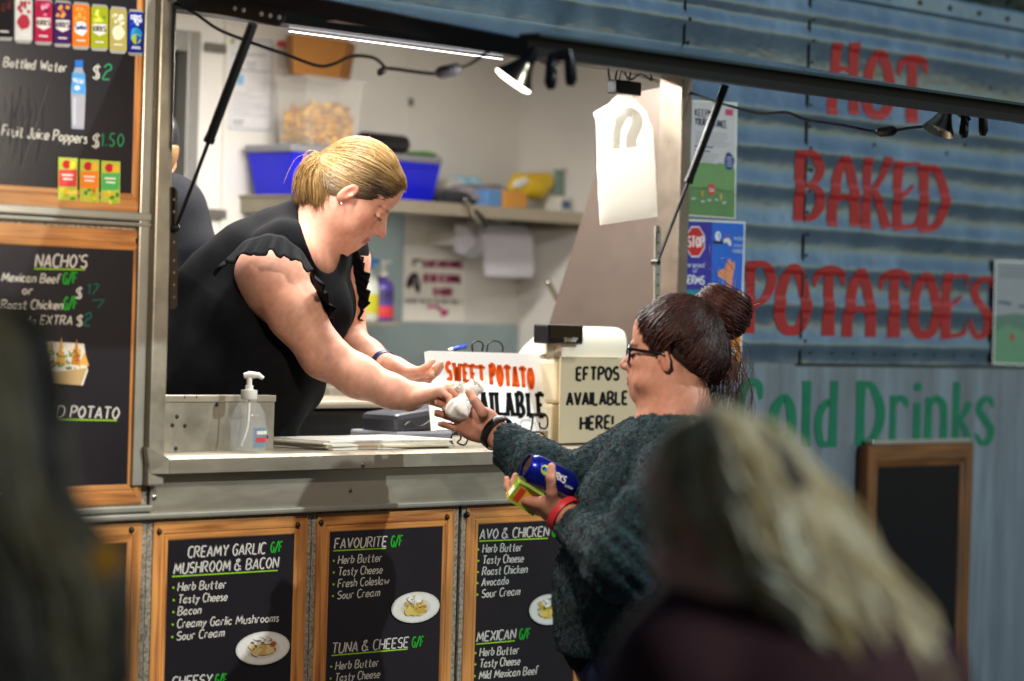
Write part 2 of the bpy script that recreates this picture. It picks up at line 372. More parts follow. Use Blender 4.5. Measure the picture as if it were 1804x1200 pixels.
# roof edge, roof, back, ends, floor (outer shell)
mb = MB(); mb.box((TL, -.012, TZ-.06), (TR, .06, TZ), bev=.008); mb.build('roof_rail', M['alu'], truck)
mb = MB()
for x in np.arange(-2.9, TR, .16): mb.lathe((x, -.0115, TZ-.03), (0, -1, 0), [(0, .009), (.004, .008), (.006, .001)], 8)
mb.build('rivet', M['rust'], truck, smooth=True, auto=30)
mb = MB(); mb.box((TL, .06, TZ-.05), (TR, YB+.2, TZ-.01)); mb.build('roof', M['alu'], truck)
mb = MB(); mb.box((TL, YB+.15, .35), (TR, YB+.2, TZ-.051)); mb.box((TL, .01, .35), (TL+.04, YB+.149, TZ-.051)); mb.box((TR-.04, .01, .35), (TR, YB+.149, TZ-.051)); mb.build('rear_cladding', M['alu'], truck)
mb = MB(); mb.box((TL+.05, .02, FL-.12), (TR-.05, YB+.14, FL)); mb.build('floor_deck', M['steel_dull'], truck)
for wx in (-.2, .6):
    mb = MB(); mb.lathe((wx, .22, .3), (0, -1, 0), [(0, .19), (0, .29), (.02, .3), (.16, .3), (.18, .29), (.18, .19)], 32); wh = mb.build('wheel', M['rubber'], truck, smooth=True, auto=30)
    mb = MB(); mb.lathe((wx, .21, .3), (0, -1, 0), [(0, .18), (.15, .185), (.16, .15), (.13, .06), (.15, .05), (.15, .01)], 24); mb.build('rim', M['steel_dull'], wh, smooth=True, auto=30)
# interior lining: back wall with a doorway at the left, end wall, ceiling, left partition
mb = MB()
dl, dr_ = atx(305, 300, 0)[0], at(352, 300, YB)[0]
dx0, dx1 = dr_-.62, at(340, 300, YB)[0]
mb.box((dx1, YB, FL), (XE, YB+.03, TZ-.07)); mb.box((TL+.06, YB, FL), (dx0, YB+.03, TZ-.07)); mb.box((dx0, YB, at(320, 55, YB)[2]), (dx1, YB+.03, TZ-.07))
mb.build('back_wall', M['white_wall'], truck)
mb = MB(); mb.box((XE, .03, FL), (XE+.03, YB+.03, TZ-.07)); mb.build('end_wall', M['white_wall'], truck)
mb = MB(); mb.box((TL+.06, .07, TZ-.07), (XE+.03, YB+.1, TZ-.055)); mb.build('ceiling', M['white_wall'], truck)
mb = MB(); mb.box((TL+.06, .02, FL), (XL-.06, .03, TZ-.07)); mb.box((XL-.06, .02, ZT+.05), (XR, .03, TZ-.07)); mb.box((XR+.05, .02, FL), (XE, .03, TZ-.07)); mb.box((XL-.06, .02, FL), (XR+.05, .03, ZB-.03)); mb.build('inner_front_wall', M['white_wall'], truck)
# panel joints, hinge dots on the back wall
mb = MB()
for px in (388, 1073): pass
xj = at(389, 300, YB)[0]; mb.box((xj-.004, YB-.012, FL), (xj+.012, YB-.0005, TZ-.07))
for px in (715,):
    x = at(px, 200, YB)[0]; mb.box((x, YB-.003, FL), (x+.004, YB-.0005, TZ-.07))
mb.build('panel_joint', M['white_plastic'], truck)
HG = mat('hinge_grey', '#6d6a64', .5, .3)
for py in (85, 377):
    p = at(384, py, YB-.014); mb = MB(); mb.box((p[0]-.05, YB-.02, p[2]-.013), (p[0]+.03, YB-.0125, p[2]+.013), bev=.002); mb.build('door_hinge', HG, truck)
for px, py in ((723, 180), (680, 68), (878, 95)):
    p = at(px, py, YB); mb = MB(); mb.box((p[0]-.008, YB-.006, p[2]-.012), (p[0]+.008, YB-.0005, p[2]+.012)); mb.build('panel_clip', HG, truck)
# doorway frame, dark space beyond
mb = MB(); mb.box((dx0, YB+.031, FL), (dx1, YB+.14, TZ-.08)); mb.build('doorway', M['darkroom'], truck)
mb = MB(); zt = at(330, 55, YB)[2]
mb.box((dx1-.05, YB-.02, FL), (dx1-.001, YB+.029, zt), bev=.003); mb.box((dx0, YB-.02, zt-.06), (dx1-.051, YB+.029, zt-.001), bev=.003); mb.build('door_frame', mat('door_frame_grey', '#9c9b96', .4, .5), truck)
# window frame: left jamb, right post, head, sill and front lip
mb = MB()
mb.box((XL-.045, -.035, ZB-.03), (XL, .02, TZ-.3), bev=.004)
mb.build('left_jamb', M['steel_dull'], truck)
mb = MB(); mb.box((XL-.075, -.02, ZB-.03), (XL-.0455, .019, TZ-.3), bev=.003); mb.build('jamb_flange', M['trim'], truck)
mb = MB(); mb.box((XR-.034, -.03, 1.0), (XR+.010, .045, ZT), bev=.004); mb.build('right_post', mat('post_steel', '#968a7c', .34, .8, var=.1, vs=6, rvar=.08), truck)
mb = MB(); mb.box((XL, -.012, ZT-.03), (XR-.006, .06, ZT+.04), bev=.003); mb.build('window_head', M['black_steel'], truck)
# counter slab with a bevelled lip
mb = MB()
zl0, zl1 = at(500, 829, -.05)[2], at(500, 800, -.05)[2]
mb.prism([(XL+.0, -.05, zl0), (XL+.0, -.05, zl1-.006), (XL, -.04, zl1), (XL, .5, zl1), (XL, .5, zl1-.03), (XL, .0, zl1-.03), (XL, .0, zl0)], (XR-.036-XL, 0, 0))
mb.prism([(XL-.052, -.036, zl1+.02), (XL-.001, -.05, zl1-.004), (XL-.001, -.05, zl0), (XL-.04, -.036, zl0)], (0, .03, 0))
CT = mb.build('counter', M['steel'], truck); ZC = zl1
mb = MB(); zf0, zf1 = at(500, 900, -.012)[2], zl0-.004
mb.box((at(258, 860)[0], -.012, zf0), (XR+.1, .003, zf1)); mb.build('counter_front', M['steel'], truck)
mb = MB()
for px, py in ((617, 818), (617, 864), (271, 877), (1010, 850), (1010, 806)):
    p = at(px, py, -.012); mb.lathe((p[0], -.051 if py < 820 else -.0125, p[2]), (0, -1, 0), [(0, .006), (.002, .0055), (.004, .001)], 10)
mb.build('rivet', M['chrome'], truck, smooth=True, auto=30)
# horizontal rails carrying the boards
for a, b, x0, x1 in ((388, 372, TL, at(264, 380)[0]), (398, 390, TL, at(264, 390)[0]), (903, 891, TL, at(258, 900)[0]), (916, 905, TL, XR+.3)):
    z0, z1 = at(200, a)[2], at(200, b)[2]; d = .03 if x1 > XR else .022
    mb = MB(); mb.box((x0, -d, z0), (x1, .002, z1), bev=.004); mb.build('board_rail', M['trim'], truck)
# perforated strut brackets on both posts, and on the hatch edges
def perf(name, c0, c1, wd, along, m, parent, holes, side):
    """flat perforated strip from c0 to c1"""
    c0 = np.array(c0); c1 = np.array(c1); t = (c1-c0)/np.linalg.norm(c1-c0); n = np.array(along, float); wv = np.cross(t, n)*wd/2
    mb = MB(); L = np.linalg.norm(c1-c0); ch = wd*.35
    ring = [c0-wv, c1-wv-t*ch, c1-wv*.3, c1+wv*.3, c1+wv-t*ch, c0+wv] if side else [c0-wv+t*ch, c0-wv*.2, c0+wv, c1+wv, c1-wv*.2, c1-wv-t*ch]
    mb.prism(ring, n*.004); o = mb.build(name, m, parent)
    hb = MB()
    for h in holes: hb.lathe(c0+t*L*h-n*.0008, -n, [(0, wd*.13), (.0005, wd*.13)], 10)
    return o, hb
o, hb = perf('strut_bracket', at(306, 545, -.036), at(306, 330, -.036), .022, (0, 1, 0), M['rust'], truck, [.1, .2, .3, .4, .55, .68, .8, .9], False); hb.build('bracket_hole', M['chrome'], o)
o, hb = perf('strut_bracket', at(1158, 532, -.034), at(1160, 398, -.034), .024, (0, 1, 0), M['trim'], truck, [.08, .22, .36, .5, .64, .78, .92], False); hb.build('bracket_hole', M['rust'], o)
# hatch: hinged at the window head, sloping gently outward, seen almost edge on
HY = -1.0; hz0 = ZT+.045
pL = atx(930, 96, XL); pR = atx(1785, 182, XR)
HY = -.99; hz1 = (atx(1740, 178, XR)[2]+atx(960, 100, XL)[2])/2
def hz(y): return hz0+(hz1-hz0)*(y/HY)
mb = MB(); th = .010
mb.add([(x, y, hz(y)+d) for d in (0, th) for y in (-.015, HY) for x in (XL-.02, XR+.02)], [[0, 1, 3, 2], [4, 6, 7, 5], [0, 4, 5, 1], [2, 3, 7, 6], [0, 2, 6, 4], [1, 5, 7, 3]])
mb.build('hatch_panel', M['alu'], truck)
mb = MB()
def bar(p, q, h, wd): 
    p = np.array(p); q = np.array(q); t = (q-p)/np.linalg.norm(q-p); s = np.cross(t, (0, 0, 1)); s = s/np.linalg.norm(s)*wd/2; u = np.array((0, 0, h/2))
    mb.prism([p-s-u, p+s-u, p+s+u, p-s+u], q-p)
for x in (XL-.01, XR+.01): bar((x, -.02, hz(-.02)-.012), (x, HY, hz(HY)-.010), .036, .03)
bar((XL-.026, HY-.012, hz(HY)-.008), (XR+.026, HY-.012, hz(HY)-.008), .038, .025)
bar((XL-.02, -.5, hz(-.5)-.016), (XR, -.5, hz(-.5)-.016), .03, .03)
mb.build('hatch_frame', M['black_steel'], truck)
mb = MB(); bar((XL-.03, HY-.03, hz(HY)+.012), (XR+.04, HY-.03, hz(HY)+.010), .006, .05); mb.build('hatch_lip', mat('lip_green_grey', '#3b4a4a', .4, .6), truck)
for X, pts, holes in ((XL-.03, (345, 500), [.45, .55, .75, .85, .95]), (XR-.008, (1184, 1318), [.3, .42, .54, .66, .8, .92])):
    a = atx(pts[0], 25 if pts[0] < 900 else 130, X); b = atx(pts[1], 38 if pts[0] < 900 else 146, X)
    za, zb = hz(a[1])-.045, hz(b[1])-.045
    o, hb = perf('hatch_bracket', (X, a[1], za), (X, b[1], zb), .036, (1, 0, 0), M['black_steel'], truck, holes, True); hb.build('bracket_hole', M['white_plastic'], o)
for a, mid, b, X in (((446, 42), (372, 243), (310, 402), XL-.018), ((1278, 150), (1212, 318), (1158, 462), XR-.02)):
    t0 = atx(*a, X); t1 = at(*b, -.045); k = (mid[1]-a[1])/(b[1]-a[1]); c = t0+(t1-t0)*k
    mb = MB(); mb.tube([t0, c], .0105, 12); st = mb.build('gas_strut', M['black_steel'], truck, smooth=True, auto=40)
    mb = MB(); mb.tube([c, t1], .0042, 10); mb.tube([c+(t0-c)*.02, c+(t1-c)*.03], .012, 12); mb.lathe(t1+np.array((0, .015, 0)), (0, -1, 0), [(0, .008), (.02, .008), (.024, .003)], 10); mb.build('piston_rod', M['chrome'] if False else M['black_steel'], st, smooth=True, auto=40)
# LED strip under the window head, and the ceiling light of the kitchen
lp, lq = at(505, 40, .075), at(880, 90, .075)
mb = MB(); zl = ZT-.036
mb.box((lp[0], .064, zl-.0015), (lq[0], .0675, zl+.0015)); mb.build('led_strip', M['led'], truck)
ld = bpy.data.lights.new('led_strip_light', 'AREA'); ld.shape = 'RECTANGLE'; ld.size = 1.5; ld.size_y = .003; ld.energy = 22; ld.color = (1, .98, .95)
lo = bpy.data.objects.new('led_strip_light', ld); COL.objects.link(lo); lo.location = (-.2, .0658, zl-.0022); lo.rotation_euler = (math.radians(12), 0, 0)
mb = MB(); mb.box((-.75, .55, TZ-.1), (.75, .75, TZ-.071), bev=.01); mb.build('ceiling_light', mat('lamp_diffuser', '#ffffff', .5, emit='#fff3df', es=6), truck)
ld = bpy.data.lights.new('ceiling_light_lamp', 'AREA'); ld.shape = 'RECTANGLE'; ld.size = 1.4; ld.size_y = .18; ld.energy = 38; ld.color = (1, .96, .90)
lo = bpy.data.objects.new('ceiling_light_lamp', ld); COL.objects.link(lo); lo.location = (0, .65, TZ-.105)

# painted sign writing on the cladding (follows the ribs)
DL = dict(H=[[(.27, 1, .27), (.2, .5, .23), (.14, 0, .28)], [(.8, 1, .3), (.83, .5, .22), (.86, 0, .28)], [(.22, .57, .1), (.5, .64, .13), (.82, .57, .1)]],
 O=[[(.5, .93, .2), (.24, .72, .24), (.13, .38, .26), (.25, .13, .25), (.5, .07, .24), (.75, .13, .25), (.87, .38, .26), (.76, .72, .24), 'c']],
 T=[[(.03, .68, .06), (.13, .86, .2), (.5, .94, .2), (.87, .87, .2), (.98, .7, .06)], [(.5, .93, .25), (.5, .5, .28), (.52, 0, .36)]],
 B=[[(.17, 1, .3), (.16, .5, .26), (.17, 0, .3)], [(.17, .95, .16), (.55, .94, .2), (.83, .76, .25), (.7, .57, .2), (.35, .51, .12)], [(.35, .51, .12), (.72, .44, .2), (.86, .24, .27), (.6, .06, .2), (.17, .05, .16)]],
 A=[[(.14, 0, .28), (.16, .3, .25), (.29, .7, .25), (.5, .96, .16)], [(.86, 0, .28), (.84, .3, .25), (.71, .7, .25), (.5, .96, .16)], [(.18, .3, .13), (.5, .41, .14), (.82, .3, .13)]],
 K=[[(.15, 1, .28), (.14, .5, .24), (.15, 0, .3)], [(.87, 1, .28), (.7, .76, .2), (.3, .48, .16)], [(.35, .55, .18), (.63, .32, .24), (.87, 0, .3)]],
 E=[[(.2, 1, .34), (.15, .5, .28), (.2, 0, .34)], [(.2, .95, .14), (.6, .955, .13), (.93, .95, .13), (.99, .8, .05)], [(.2, .5, .12), (.5, .55, .15), (.8, .66, .08)], [(.2, .06, .14), (.6, .06, .16), (.93, .1, .15), (1, .24, .05)]],
 D=[[(.17, 1, .3), (.16, .5, .26), (.17, 0, .3)], [(.17, .95, .16), (.55, .92, .2), (.85, .62, .27), (.86, .36, .27), (.6, .1, .22), (.17, .05, .16)]],
 P=[[(.16, 1, .28), (.19, .5, .24), (.16, 0, .34)], [(.16, .95, .14), (.6, .94, .2), (.87, .76, .25), (.75, .54, .22), (.4, .4, .14), (.22, .37, .1)]],
 S=[[(.97, .74, .08), (.86, .91, .2), (.5, .94, .2), (.2, .79, .27), (.32, .61, .28), (.66, .44, .3), (.83, .25, .3), (.6, .07, .22), (.25, .1, .2), (.05, .34, .06)]])
DG = dict(C=[[(.93, .7, .1), (.86, .9, .22), (.55, .96, .22), (.24, .78, .28), (.15, .42, .28), (.28, .12, .26), (.6, .05, .2), (.93, .16, .12)]], o=[[(.5, .93, .25), (.2, .72, .3), (.16, .4, .3), (.28, .1, .28), (.55, .06, .26), (.84, .25, .3), (.84, .65, .3), (.7, .88, .26), 'c']],
 l=[[(.5, 1, .9), (.5, .5, .8), (.5, 0, .9)]], d=[[(.82, 1, .3), (.8, .5, .28), (.8, 0, .32)], [(.8, .56, .1), (.55, .68, .24), (.2, .52, .28), (.14, .28, .28), (.3, .06, .25), (.6, .06, .2), (.8, .18, .1)]],
 D=DL['D'], r=[[(.16, .95, .3), (.17, .5, .3), (.17, 0, .32)], [(.17, .7, .1), (.5, .9, .26), (.88, .84, .3), (.95, .72, .12)]], i=[[(.5, .68, .9), (.5, .4, .85), (.5, 0, .95)], [(.5, 1, .5), (.5, .93, .95), (.5, .86, .5)]],
 n=[[(.14, .95, .26), (.14, .5, .26), (.14, 0, .28)], [(.14, .7, .08), (.45, .92, .24), (.8, .8, .28), (.86, .5, .28), (.86, 0, .3)]], k=[[(.16, 1, .3), (.16, .5, .28), (.16, 0, .3)], [(.86, .68, .26), (.6, .5, .22), (.25, .36, .12)], [(.35, .44, .14), (.65, .25, .26), (.9, 0, .3)]],
 s=[[(.92, .76, .1), (.75, .92, .24), (.4, .92, .26), (.2, .72, .3), (.5, .52, .32), (.82, .32, .32), (.7, .08, .26), (.3, .07, .24), (.05, .25, .1)]])
def signword(letters, table, m):
    bm = bmesh.new()
    for k, (ch, x0, x1, y0, y1) in enumerate(letters):
        for si, st in enumerate(table[ch]):
            cl = st[-1] == 'c'; p = crom(st[:-1] if cl else st, 7, cl)
            if cl: p = p+[p[0]]
            W = x1-x0; H = y1-y0
            v, f = ribbon([(q[0]*W, q[1]*H) for q in p], [q[2]*W*1.22 for q in p])
            if cl:
                n = len(p); v[0] = v[n-1] = (v[0]+v[n-1])/2; v[n] = v[2*n-1] = (v[n]+v[2*n-1])/2
            off = .0012+.0002*si
            vs = []
            for a, b in v:
                q = at(x0+a+.025*(b-H/2), y1-b, 0.); vs.append(bm.verts.new((q[0], -off, q[2])))
            for q in f:
                try: bm.faces.new([vs[i] for i in q])
                except ValueError: pass
    for z in ZK:
        g = bm.verts[:]+bm.edges[:]+bm.faces[:]; bmesh.ops.bisect_plane(bm, geom=g, plane_co=(0, 0, z), plane_no=(0, 0, 1))
    for q in bm.verts: q.co.y += prof(q.co.z) if q.co.z > ZSEAM else .003
    bmesh.ops.recalc_face_normals(bm, faces=bm.faces)
    me = bpy.data.meshes.new('sign_lettering'); bm.to_mesh(me); bm.free(); me.materials.append(m)
    o = bpy.data.objects.new('sign_lettering', me); COL.objects.link(o); hang(o, truck)
signword([('H', 1458, 1513, 75, 202), ('O', 1518, 1576, 85, 212), ('T', 1580, 1632, 95, 217)], DL, M['red_paint'])
signword([('B', 1399, 1453, 264, 390), ('A', 1458, 1515, 270, 399), ('K', 1519, 1569, 277, 403), ('E', 1573, 1618, 284, 407), ('D', 1618, 1670, 290, 410)], DL, M['red_paint'])
signword([('P', 1311, 1365, 459, 587), ('O', 1364, 1427, 462, 592), ('T', 1432, 1486, 466, 592), ('A', 1485, 1543, 469, 594), ('T', 1548, 1601, 472, 595), ('O', 1601, 1657, 477, 599), ('E', 1659, 1702, 481, 598), ('S', 1707, 1749, 485, 600)], DL, M['red_paint'])
signword([('C', 1296, 1344, 668, 787), ('o', 1357, 1402, 695, 787), ('l', 1414, 1429, 671, 788), ('d', 1438, 1477, 671, 788)], DG, M['green_paint'])
signword([('D', 1509, 1558, 671, 785), ('r', 1569, 1599, 692, 785), ('i', 1611, 1623, 674, 785), ('n', 1631, 1669, 695, 785), ('k', 1680, 1714, 673, 785), ('s', 1719, 1753, 697, 785)], DG, M['green_paint'])
# ------------------------------------------------------------------ menu boards
WHITE = '#d8d2c6'; LIME = '#8fc320'; GREEN = '#22a52a'; PENG = '#2f8f5e'
def menu_board(label, x0, x1, z0, z1, Y=-.002, fw=.042, screws=(), group='printed menu boards on the trailer side'):
    t = thing('menu_board', label, 'menu board', ((x0+x1)/2, Y, z0), group)
    b = .0155
    mb = MB(); mb.box((x0-b, Y-.006, z0-b), (x1+b, Y, z1+b)); mb.build('backing', M['burlap'], t)
    mb = MB(); mb.box((x0+fw*.8, Y-.0085, z0+fw*.8), (x1-fw*.8, Y-.0062, z1-fw*.8)); mb.build('writing_panel', M['slate'], t)
    mb = MB()
    def member(o, i, ax):
        # mitred moulding: outer edge o->, inner edge i->, stepped section
        (a, bq), (c, d) = o, i
        a, bq, c, d = [np.array(q, float) for q in (a, bq, c, d)]
        lv = [(0, .0062), (.0, .0085), (.10, .0105), (.62, .0105), (.66, .0086), (.72, .0086), (.76, .0105), (.95, .0100), (1, .0087)]
        v = []
        for s, y in lv:
            for p, q in ((a, c), (bq, d)): r = p+(q-p)*s; v.append((r[0], Y-y, r[1]))
        mb.add(v, [[2*k, 2*k+1, 2*k+3, 2*k+2] for k in range(len(lv)-1)], ax)
    X0, X1, Z0, Z1 = x0+fw, x1-fw, z0+fw, z1-fw
    member(((x0, z1), (x1, z1)), ((X0, Z1), (X1, Z1)), 0); member(((x1, z0), (x0, z0)), ((X1, Z0), (X0, Z0)), 0)
    member(((x0, z0), (x0, z1)), ((X0, Z0), (X0, Z1)), 1); member(((x1, z1), (x1, z0)), ((X1, Z1), (X1, Z0)), 1)
    mb.build('frame', None, t, mats=[M['wood_x'], M['wood_z']])
    for px, py in screws:
        q = at(px, py, Y-.010); mb = MB(); mb.lathe(q, (0, -1, 0), [(0, .0075), (.004, .006), (.006, .001)], 10); mb.build('screw', M['rust'], t, smooth=True)
    t['py'] = Y-.0086
    return t
def plate(t, cx, cy, rx, ry, kind, name='plate_picture'):
    p = Print(wallmap(t['py']), .0009 if kind != 'edge' else .0009)
    p.o = .0024
    tl = -.14
    p.ell(cx+1, cy+2, rx, ry, '#17131a', 28, 0, tl); p.ell(cx, cy, rx, ry, '#cfc9bf', 28, 0, tl); p.ell(cx, cy, rx*.93, ry*.91, '#e2ddd4', 28, 0, tl); p.ell(cx, cy+1, rx*.62, ry*.62, '#d2cabf', 24, 0, tl)
    cols = dict(mush=['#c9a45f', '#d8bf7e', '#a0552f', '#7a3c24', '#b56a45', '#e0cf97'], slaw=['#d9bf62', '#c9a048', '#e0cf8a', '#b9813c', '#d6c07a'], avo=['#d8b24c', '#e0c766', '#6f9a3a', '#c7953c', '#e8d992'], edge=['#c9a45f', '#d8bf7e'])[kind]
    for i in range(46):
        a = random.uniform(0, 6.28); r = random.random()**.6
        p.ell(cx+rx*.45*r*math.cos(a), cy-ry*.12+ry*.52*r*math.sin(a), random.uniform(2, 6.5), random.uniform(2, 5), random.choice(cols), 8, .3)
    for i in range(8): p.ell(cx+random.uniform(-.3, .3)*rx, cy+ry*random.uniform(.1, .35), 7, 6, cols[i % 2], 10, .15)
    top = ['#ece9e0', '#f3f1ea', '#dcd6c4']
    for i in range(9): p.ell(cx+random.uniform(-.22, .22)*rx, cy-ry*random.uniform(.25, .62), random.uniform(3, 8), random.uniform(2, 4.5), top[i % 3], 9, .2)
    for i in range(16): p.ell(cx+random.uniform(-.3, .3)*rx, cy-ry*random.uniform(-.1, .65), 1.1, .9, random.choice(['#3f6a2a', '#5a2c1a', '#2f4f20']), 5)
    p.build(name, t)
def write(t, lines, heads=(), gf=(), dots=True):
    g = Print(wallmap(t['py']), .0004)
    for s, a, b, cap in heads:
        p = Print(wallmap(t['py']), .0004); p.text(s, (a[0]+1.4, a[1]+1.4), (b[0]+1.4, b[1]+1.4), cap, '#5a5560', .1, .14); p.text(s, a, b, cap, WHITE, .105, .14).build('heading', t)
    for s, a, b, cap in lines:
        Print(wallmap(t['py']), .0004).text(s, a, b, cap, WHITE, .12, .16).build('lettering', t)
        if dots: g.ell(a[0]-7.5, a[1]-cap*.42+.5, 2, 2, LIME, 9)
    for x0, y0, x1, y1 in gf: Print(wallmap(t['py']), .0004).text('G/F', (x0, y1), (x1-3, y1-1.5), y1-y0, GREEN, .135, .12).build('green_lettering', t)
    return g
def under(g, a, b, w=2.2): g.strip([a, b], w, LIME)

ZT4 = 1.156; ZB4 = .42
tA = menu_board('timber framed menu board half hidden behind the dark haired woman, next to the mushroom board', -1.69, at(244, 950)[0], ZB4, ZT4, screws=[(231, 934)])
plate(tA, 190, 1110, 26, 28, 'edge')
tB = menu_board('printed menu board headed CREAMY GARLIC MUSHROOM & BACON', at(265, 918)[0], at(537, 906)[0], ZB4, ZT4, screws=[(280, 937), (524, 925)])
g = write(tB, [('Herb Butter', (313, 1041), (397, 1036), 14.5), ('Tasty Cheese', (313.5, 1063), (399, 1058), 14.5), ('Bacon', (313, 1084), (353, 1081), 14.5), ('Creamy Garlic Mushrooms', (312, 1106), (490, 1095), 14.5), ('Sour Cream', (311, 1128), (394, 1121), 14.5)],
 [('CREAMY GARLIC', (331, 982), (466, 975), 18.5), ('MUSHROOM & BACON', (306, 1011), (489, 1000), 18.5), ('CHEESY', (303, 1211), (372, 1206), 18)], [(477, 956, 499, 973), (379, 1189, 401, 1207)])
under(g, (303, 1016), (489, 1005)); g.build('green_lettering', tB); plate(tB, 463, 1142, 48, 29, 'mush')
tC = menu_board('printed menu board headed FAVOURITE and TUNA & CHEESE', at(553, 905)[0], at(796, 894)[0], ZB4, ZT4, screws=[(565, 921), (787, 911)])
g = write(tC, [('Herb Butter', (595.5, 993.5), (671.5, 989), 14), ('Tasty Cheese', (595.5, 1014), (672.5, 1010), 14), ('Fresh Coleslaw', (595, 1035), (684, 1029), 14), ('Sour Cream', (594, 1055.6), (668, 1050), 14), ('Herb Butter', (591, 1180), (666, 1173.6), 14), ('Tasty Cheese', (590, 1201), (668, 1194), 14)],
 [('FAVOURITE', (589, 966.5), (680, 962.5), 17.5), ('TUNA & CHEESE', (584.6, 1151), (718, 1140), 17.5)], [(689, 945, 711, 963), (726, 1123, 748, 1140)])
under(g, (587, 970.5), (680, 966)); under(g, (584, 1155), (718, 1143.5)); g.build('green_lettering', tC); plate(tC, 732, 1070, 43, 27, 'slaw')
tD = menu_board('printed menu board headed AVO & CHICKEN and MEXICAN, beside the woman in the teal jumper', at(817, 892)[0], at(1031, 884)[0], ZB4, ZT4, screws=[(823, 907), (1020, 899)])
g = write(tD, [('Herb Butter', (850, 973.5), (918.5, 970.5), 14), ('Tasty Cheese', (850, 993.5), (921, 990), 14), ('Roast Chicken', (849.5, 1013.4), (928, 1009), 14), ('Avocado', (848.5, 1032.6), (895, 1029), 14), ('Sour Cream', (848.5, 1053), (915, 1048), 14), ('Herb Butter', (845, 1156), (913, 1151.6), 14), ('Tasty Cheese', (845, 1176), (915, 1171), 14), ('Mild Mexican Beef', (844, 1196.5), (947, 1187.6), 14)],
 [('AVO & CHICKEN', (845, 949.7), (965.7, 944.5), 17), ('MEXICAN', (839.7, 1130.6), (907, 1125), 17)], [(973, 928, 995, 945), (915, 1109, 936, 1126)])
under(g, (844, 953.5), (965, 948.5)); under(g, (839, 1135), (907, 1129)); g.build('green_lettering', tD); plate(tD, 967, 1074, 35, 27, 'avo')
# nachos board
tN = menu_board("printed menu board headed NACHO'S above a nacho tray picture", -1.95, at(256, 420)[0], at(200, 889)[2], at(200, 404)[2], screws=[(243, 424)])
g = write(tN, [('Mexican Beef', (3, 495), (105, 499), 15), ('or', (39, 518), (56, 519), 15), ('Roast Chicken', (2, 542), (109, 545), 15), ('Avocado EXTRA', (-2, 568), (126, 572), 15)],
 [("NACHO'S", (62, 470), (151, 471.5), 22), ('BAKED POTATO', (46, 733), (208, 738), 20), ('$', (133, 526), (142, 526), 19), ('$', (134, 574), (143, 574), 18)], [(111, 482, 137, 500), (112, 525, 138, 545)], dots=False)
under(g, (60, 473.5), (150, 475)); under(g, (60, 738), (206, 741)); g.text('17', (152, 518), (172, 519), 18, '#1d5a4a', .14); g.text('19', (152, 542), (172, 543), 16, '#1d5a4a', .14); g.text('2', (147, 574), (158, 574), 22, '#1d5a4a', .14); g.build('green_lettering', tN)
p = Print(wallmap(tN['py']), .0009)
p.poly([(72, 600), (148, 606), (154, 650), (143, 679), (60, 672), (50, 640)], '#d9d2c4')
for cx, h in ((92, 598), (108, 594), (134, 597), (78, 604), (148, 620)): p.poly([(cx-9, 642), (cx+1, h), (cx+9, 645)], random.choice(['#c9872e', '#d9a04a', '#b9752a']))
for i in range(60): p.ell(random.uniform(78, 142), random.uniform(616, 650), random.uniform(2, 5), random.uniform(1.5, 3.5), random.choice(['#d8cf9a', '#8fa24a', '#c9a24a', '#a5562c', '#e4dfc4', '#6f8a34']), 7, .3)
p.poly([(50, 640), (100, 655), (154, 648), (143, 679), (60, 672)], '#b99a6a'); p.poly([(143, 679), (154, 648), (155, 652), (146, 679)], '#e3ddd0')
p.build('nacho_picture', tN)
# drinks board
tK = menu_board('printed drinks board with pictures of cans, bottled water and juice poppers', -1.95, at(252, 330)[0], at(130, 371)[2], 2.46, screws=[])
g = write(tK, [('Bottled Water', (6, 117), (116, 127), 16), ('Fruit Juice Poppers', (3, 238), (152, 253), 18)], [('$', (163, 138), (173, 139), 23), ('$', (162, 259), (172, 260), 23)], dots=False)
g.text('2', (180, 140), (193, 140), 26, PENG, .1); g.text('1.50', (177, 257), (217, 258), 22, PENG, .1, .05, gap=.35); g.build('green_lettering', tK)
p = Print(wallmap(tK['py']), .0024)
def can(x0, x1, y0, y1, c, c2, txt, tc, extra=None):
    global p
    w = x1-x0; h = y1-y0; s = .09*w
    p.poly([(x0+.12*w, y0), (x1-.12*w, y0+2), (x1-.02*w, y0+.07*h), (x1, y0+.12*h), (x1-.01*w, y1-.06*h), (x1-.14*w, y1), (x0+.1*w, y1-1), (x0, y1-.07*h), (x0+.01*w, y0+.1*h)], '#9a9690')
    p.poly([(x0+.1*w, y0+.05*h), (x1-.1*w, y0+.07*h), (x1, y0+.13*h), (x1-.01*w, y1-.07*h), (x0, y1-.08*h), (x0+.01*w, y0+.11*h)], c)
    for i in range(10): p.ell(x0+w*random.uniform(.2, .8), y0+h*random.uniform(.14, .36), w*.11, h*.045, random.choice(c2), 7, .3)
    if extra: 
        p.ell(x0+w*.5, y0+h*.55, w*.36, h*.16, extra, 14, .1)
    if txt:
        if not extra: p.poly([(x0+.12*w, y0+.42*h), (x1-.1*w, y0+.43*h), (x1-.12*w, y0+.62*h), (x0+.5*w, y0+.68*h), (x0+.13*w, y0+.6*h)], '#d9d4cc'); 
        p.text(txt, (x0+.17*w, y0+.575*h), (x1-.15*w, y0+.585*h), .11*h, tc, .2, 0)
    p.strip([(x0+.25*w, y1-.2*h), (x1-.25*w, y1-.19*h)], .03*h, '#d8d2c8')
    if x0 < 225: p.build('can_picture', tK); p = Print(wallmap(tK['py']), .0024)
can(-8, 23, -12, 72, '#120d10', ['#2a1416', '#5a1a1e'], '', '#fff')
can(26, 57, -8, 77, '#c9c5c0', ['#b12a35', '#8c2430'], '', '#fff', '#a82a3a')
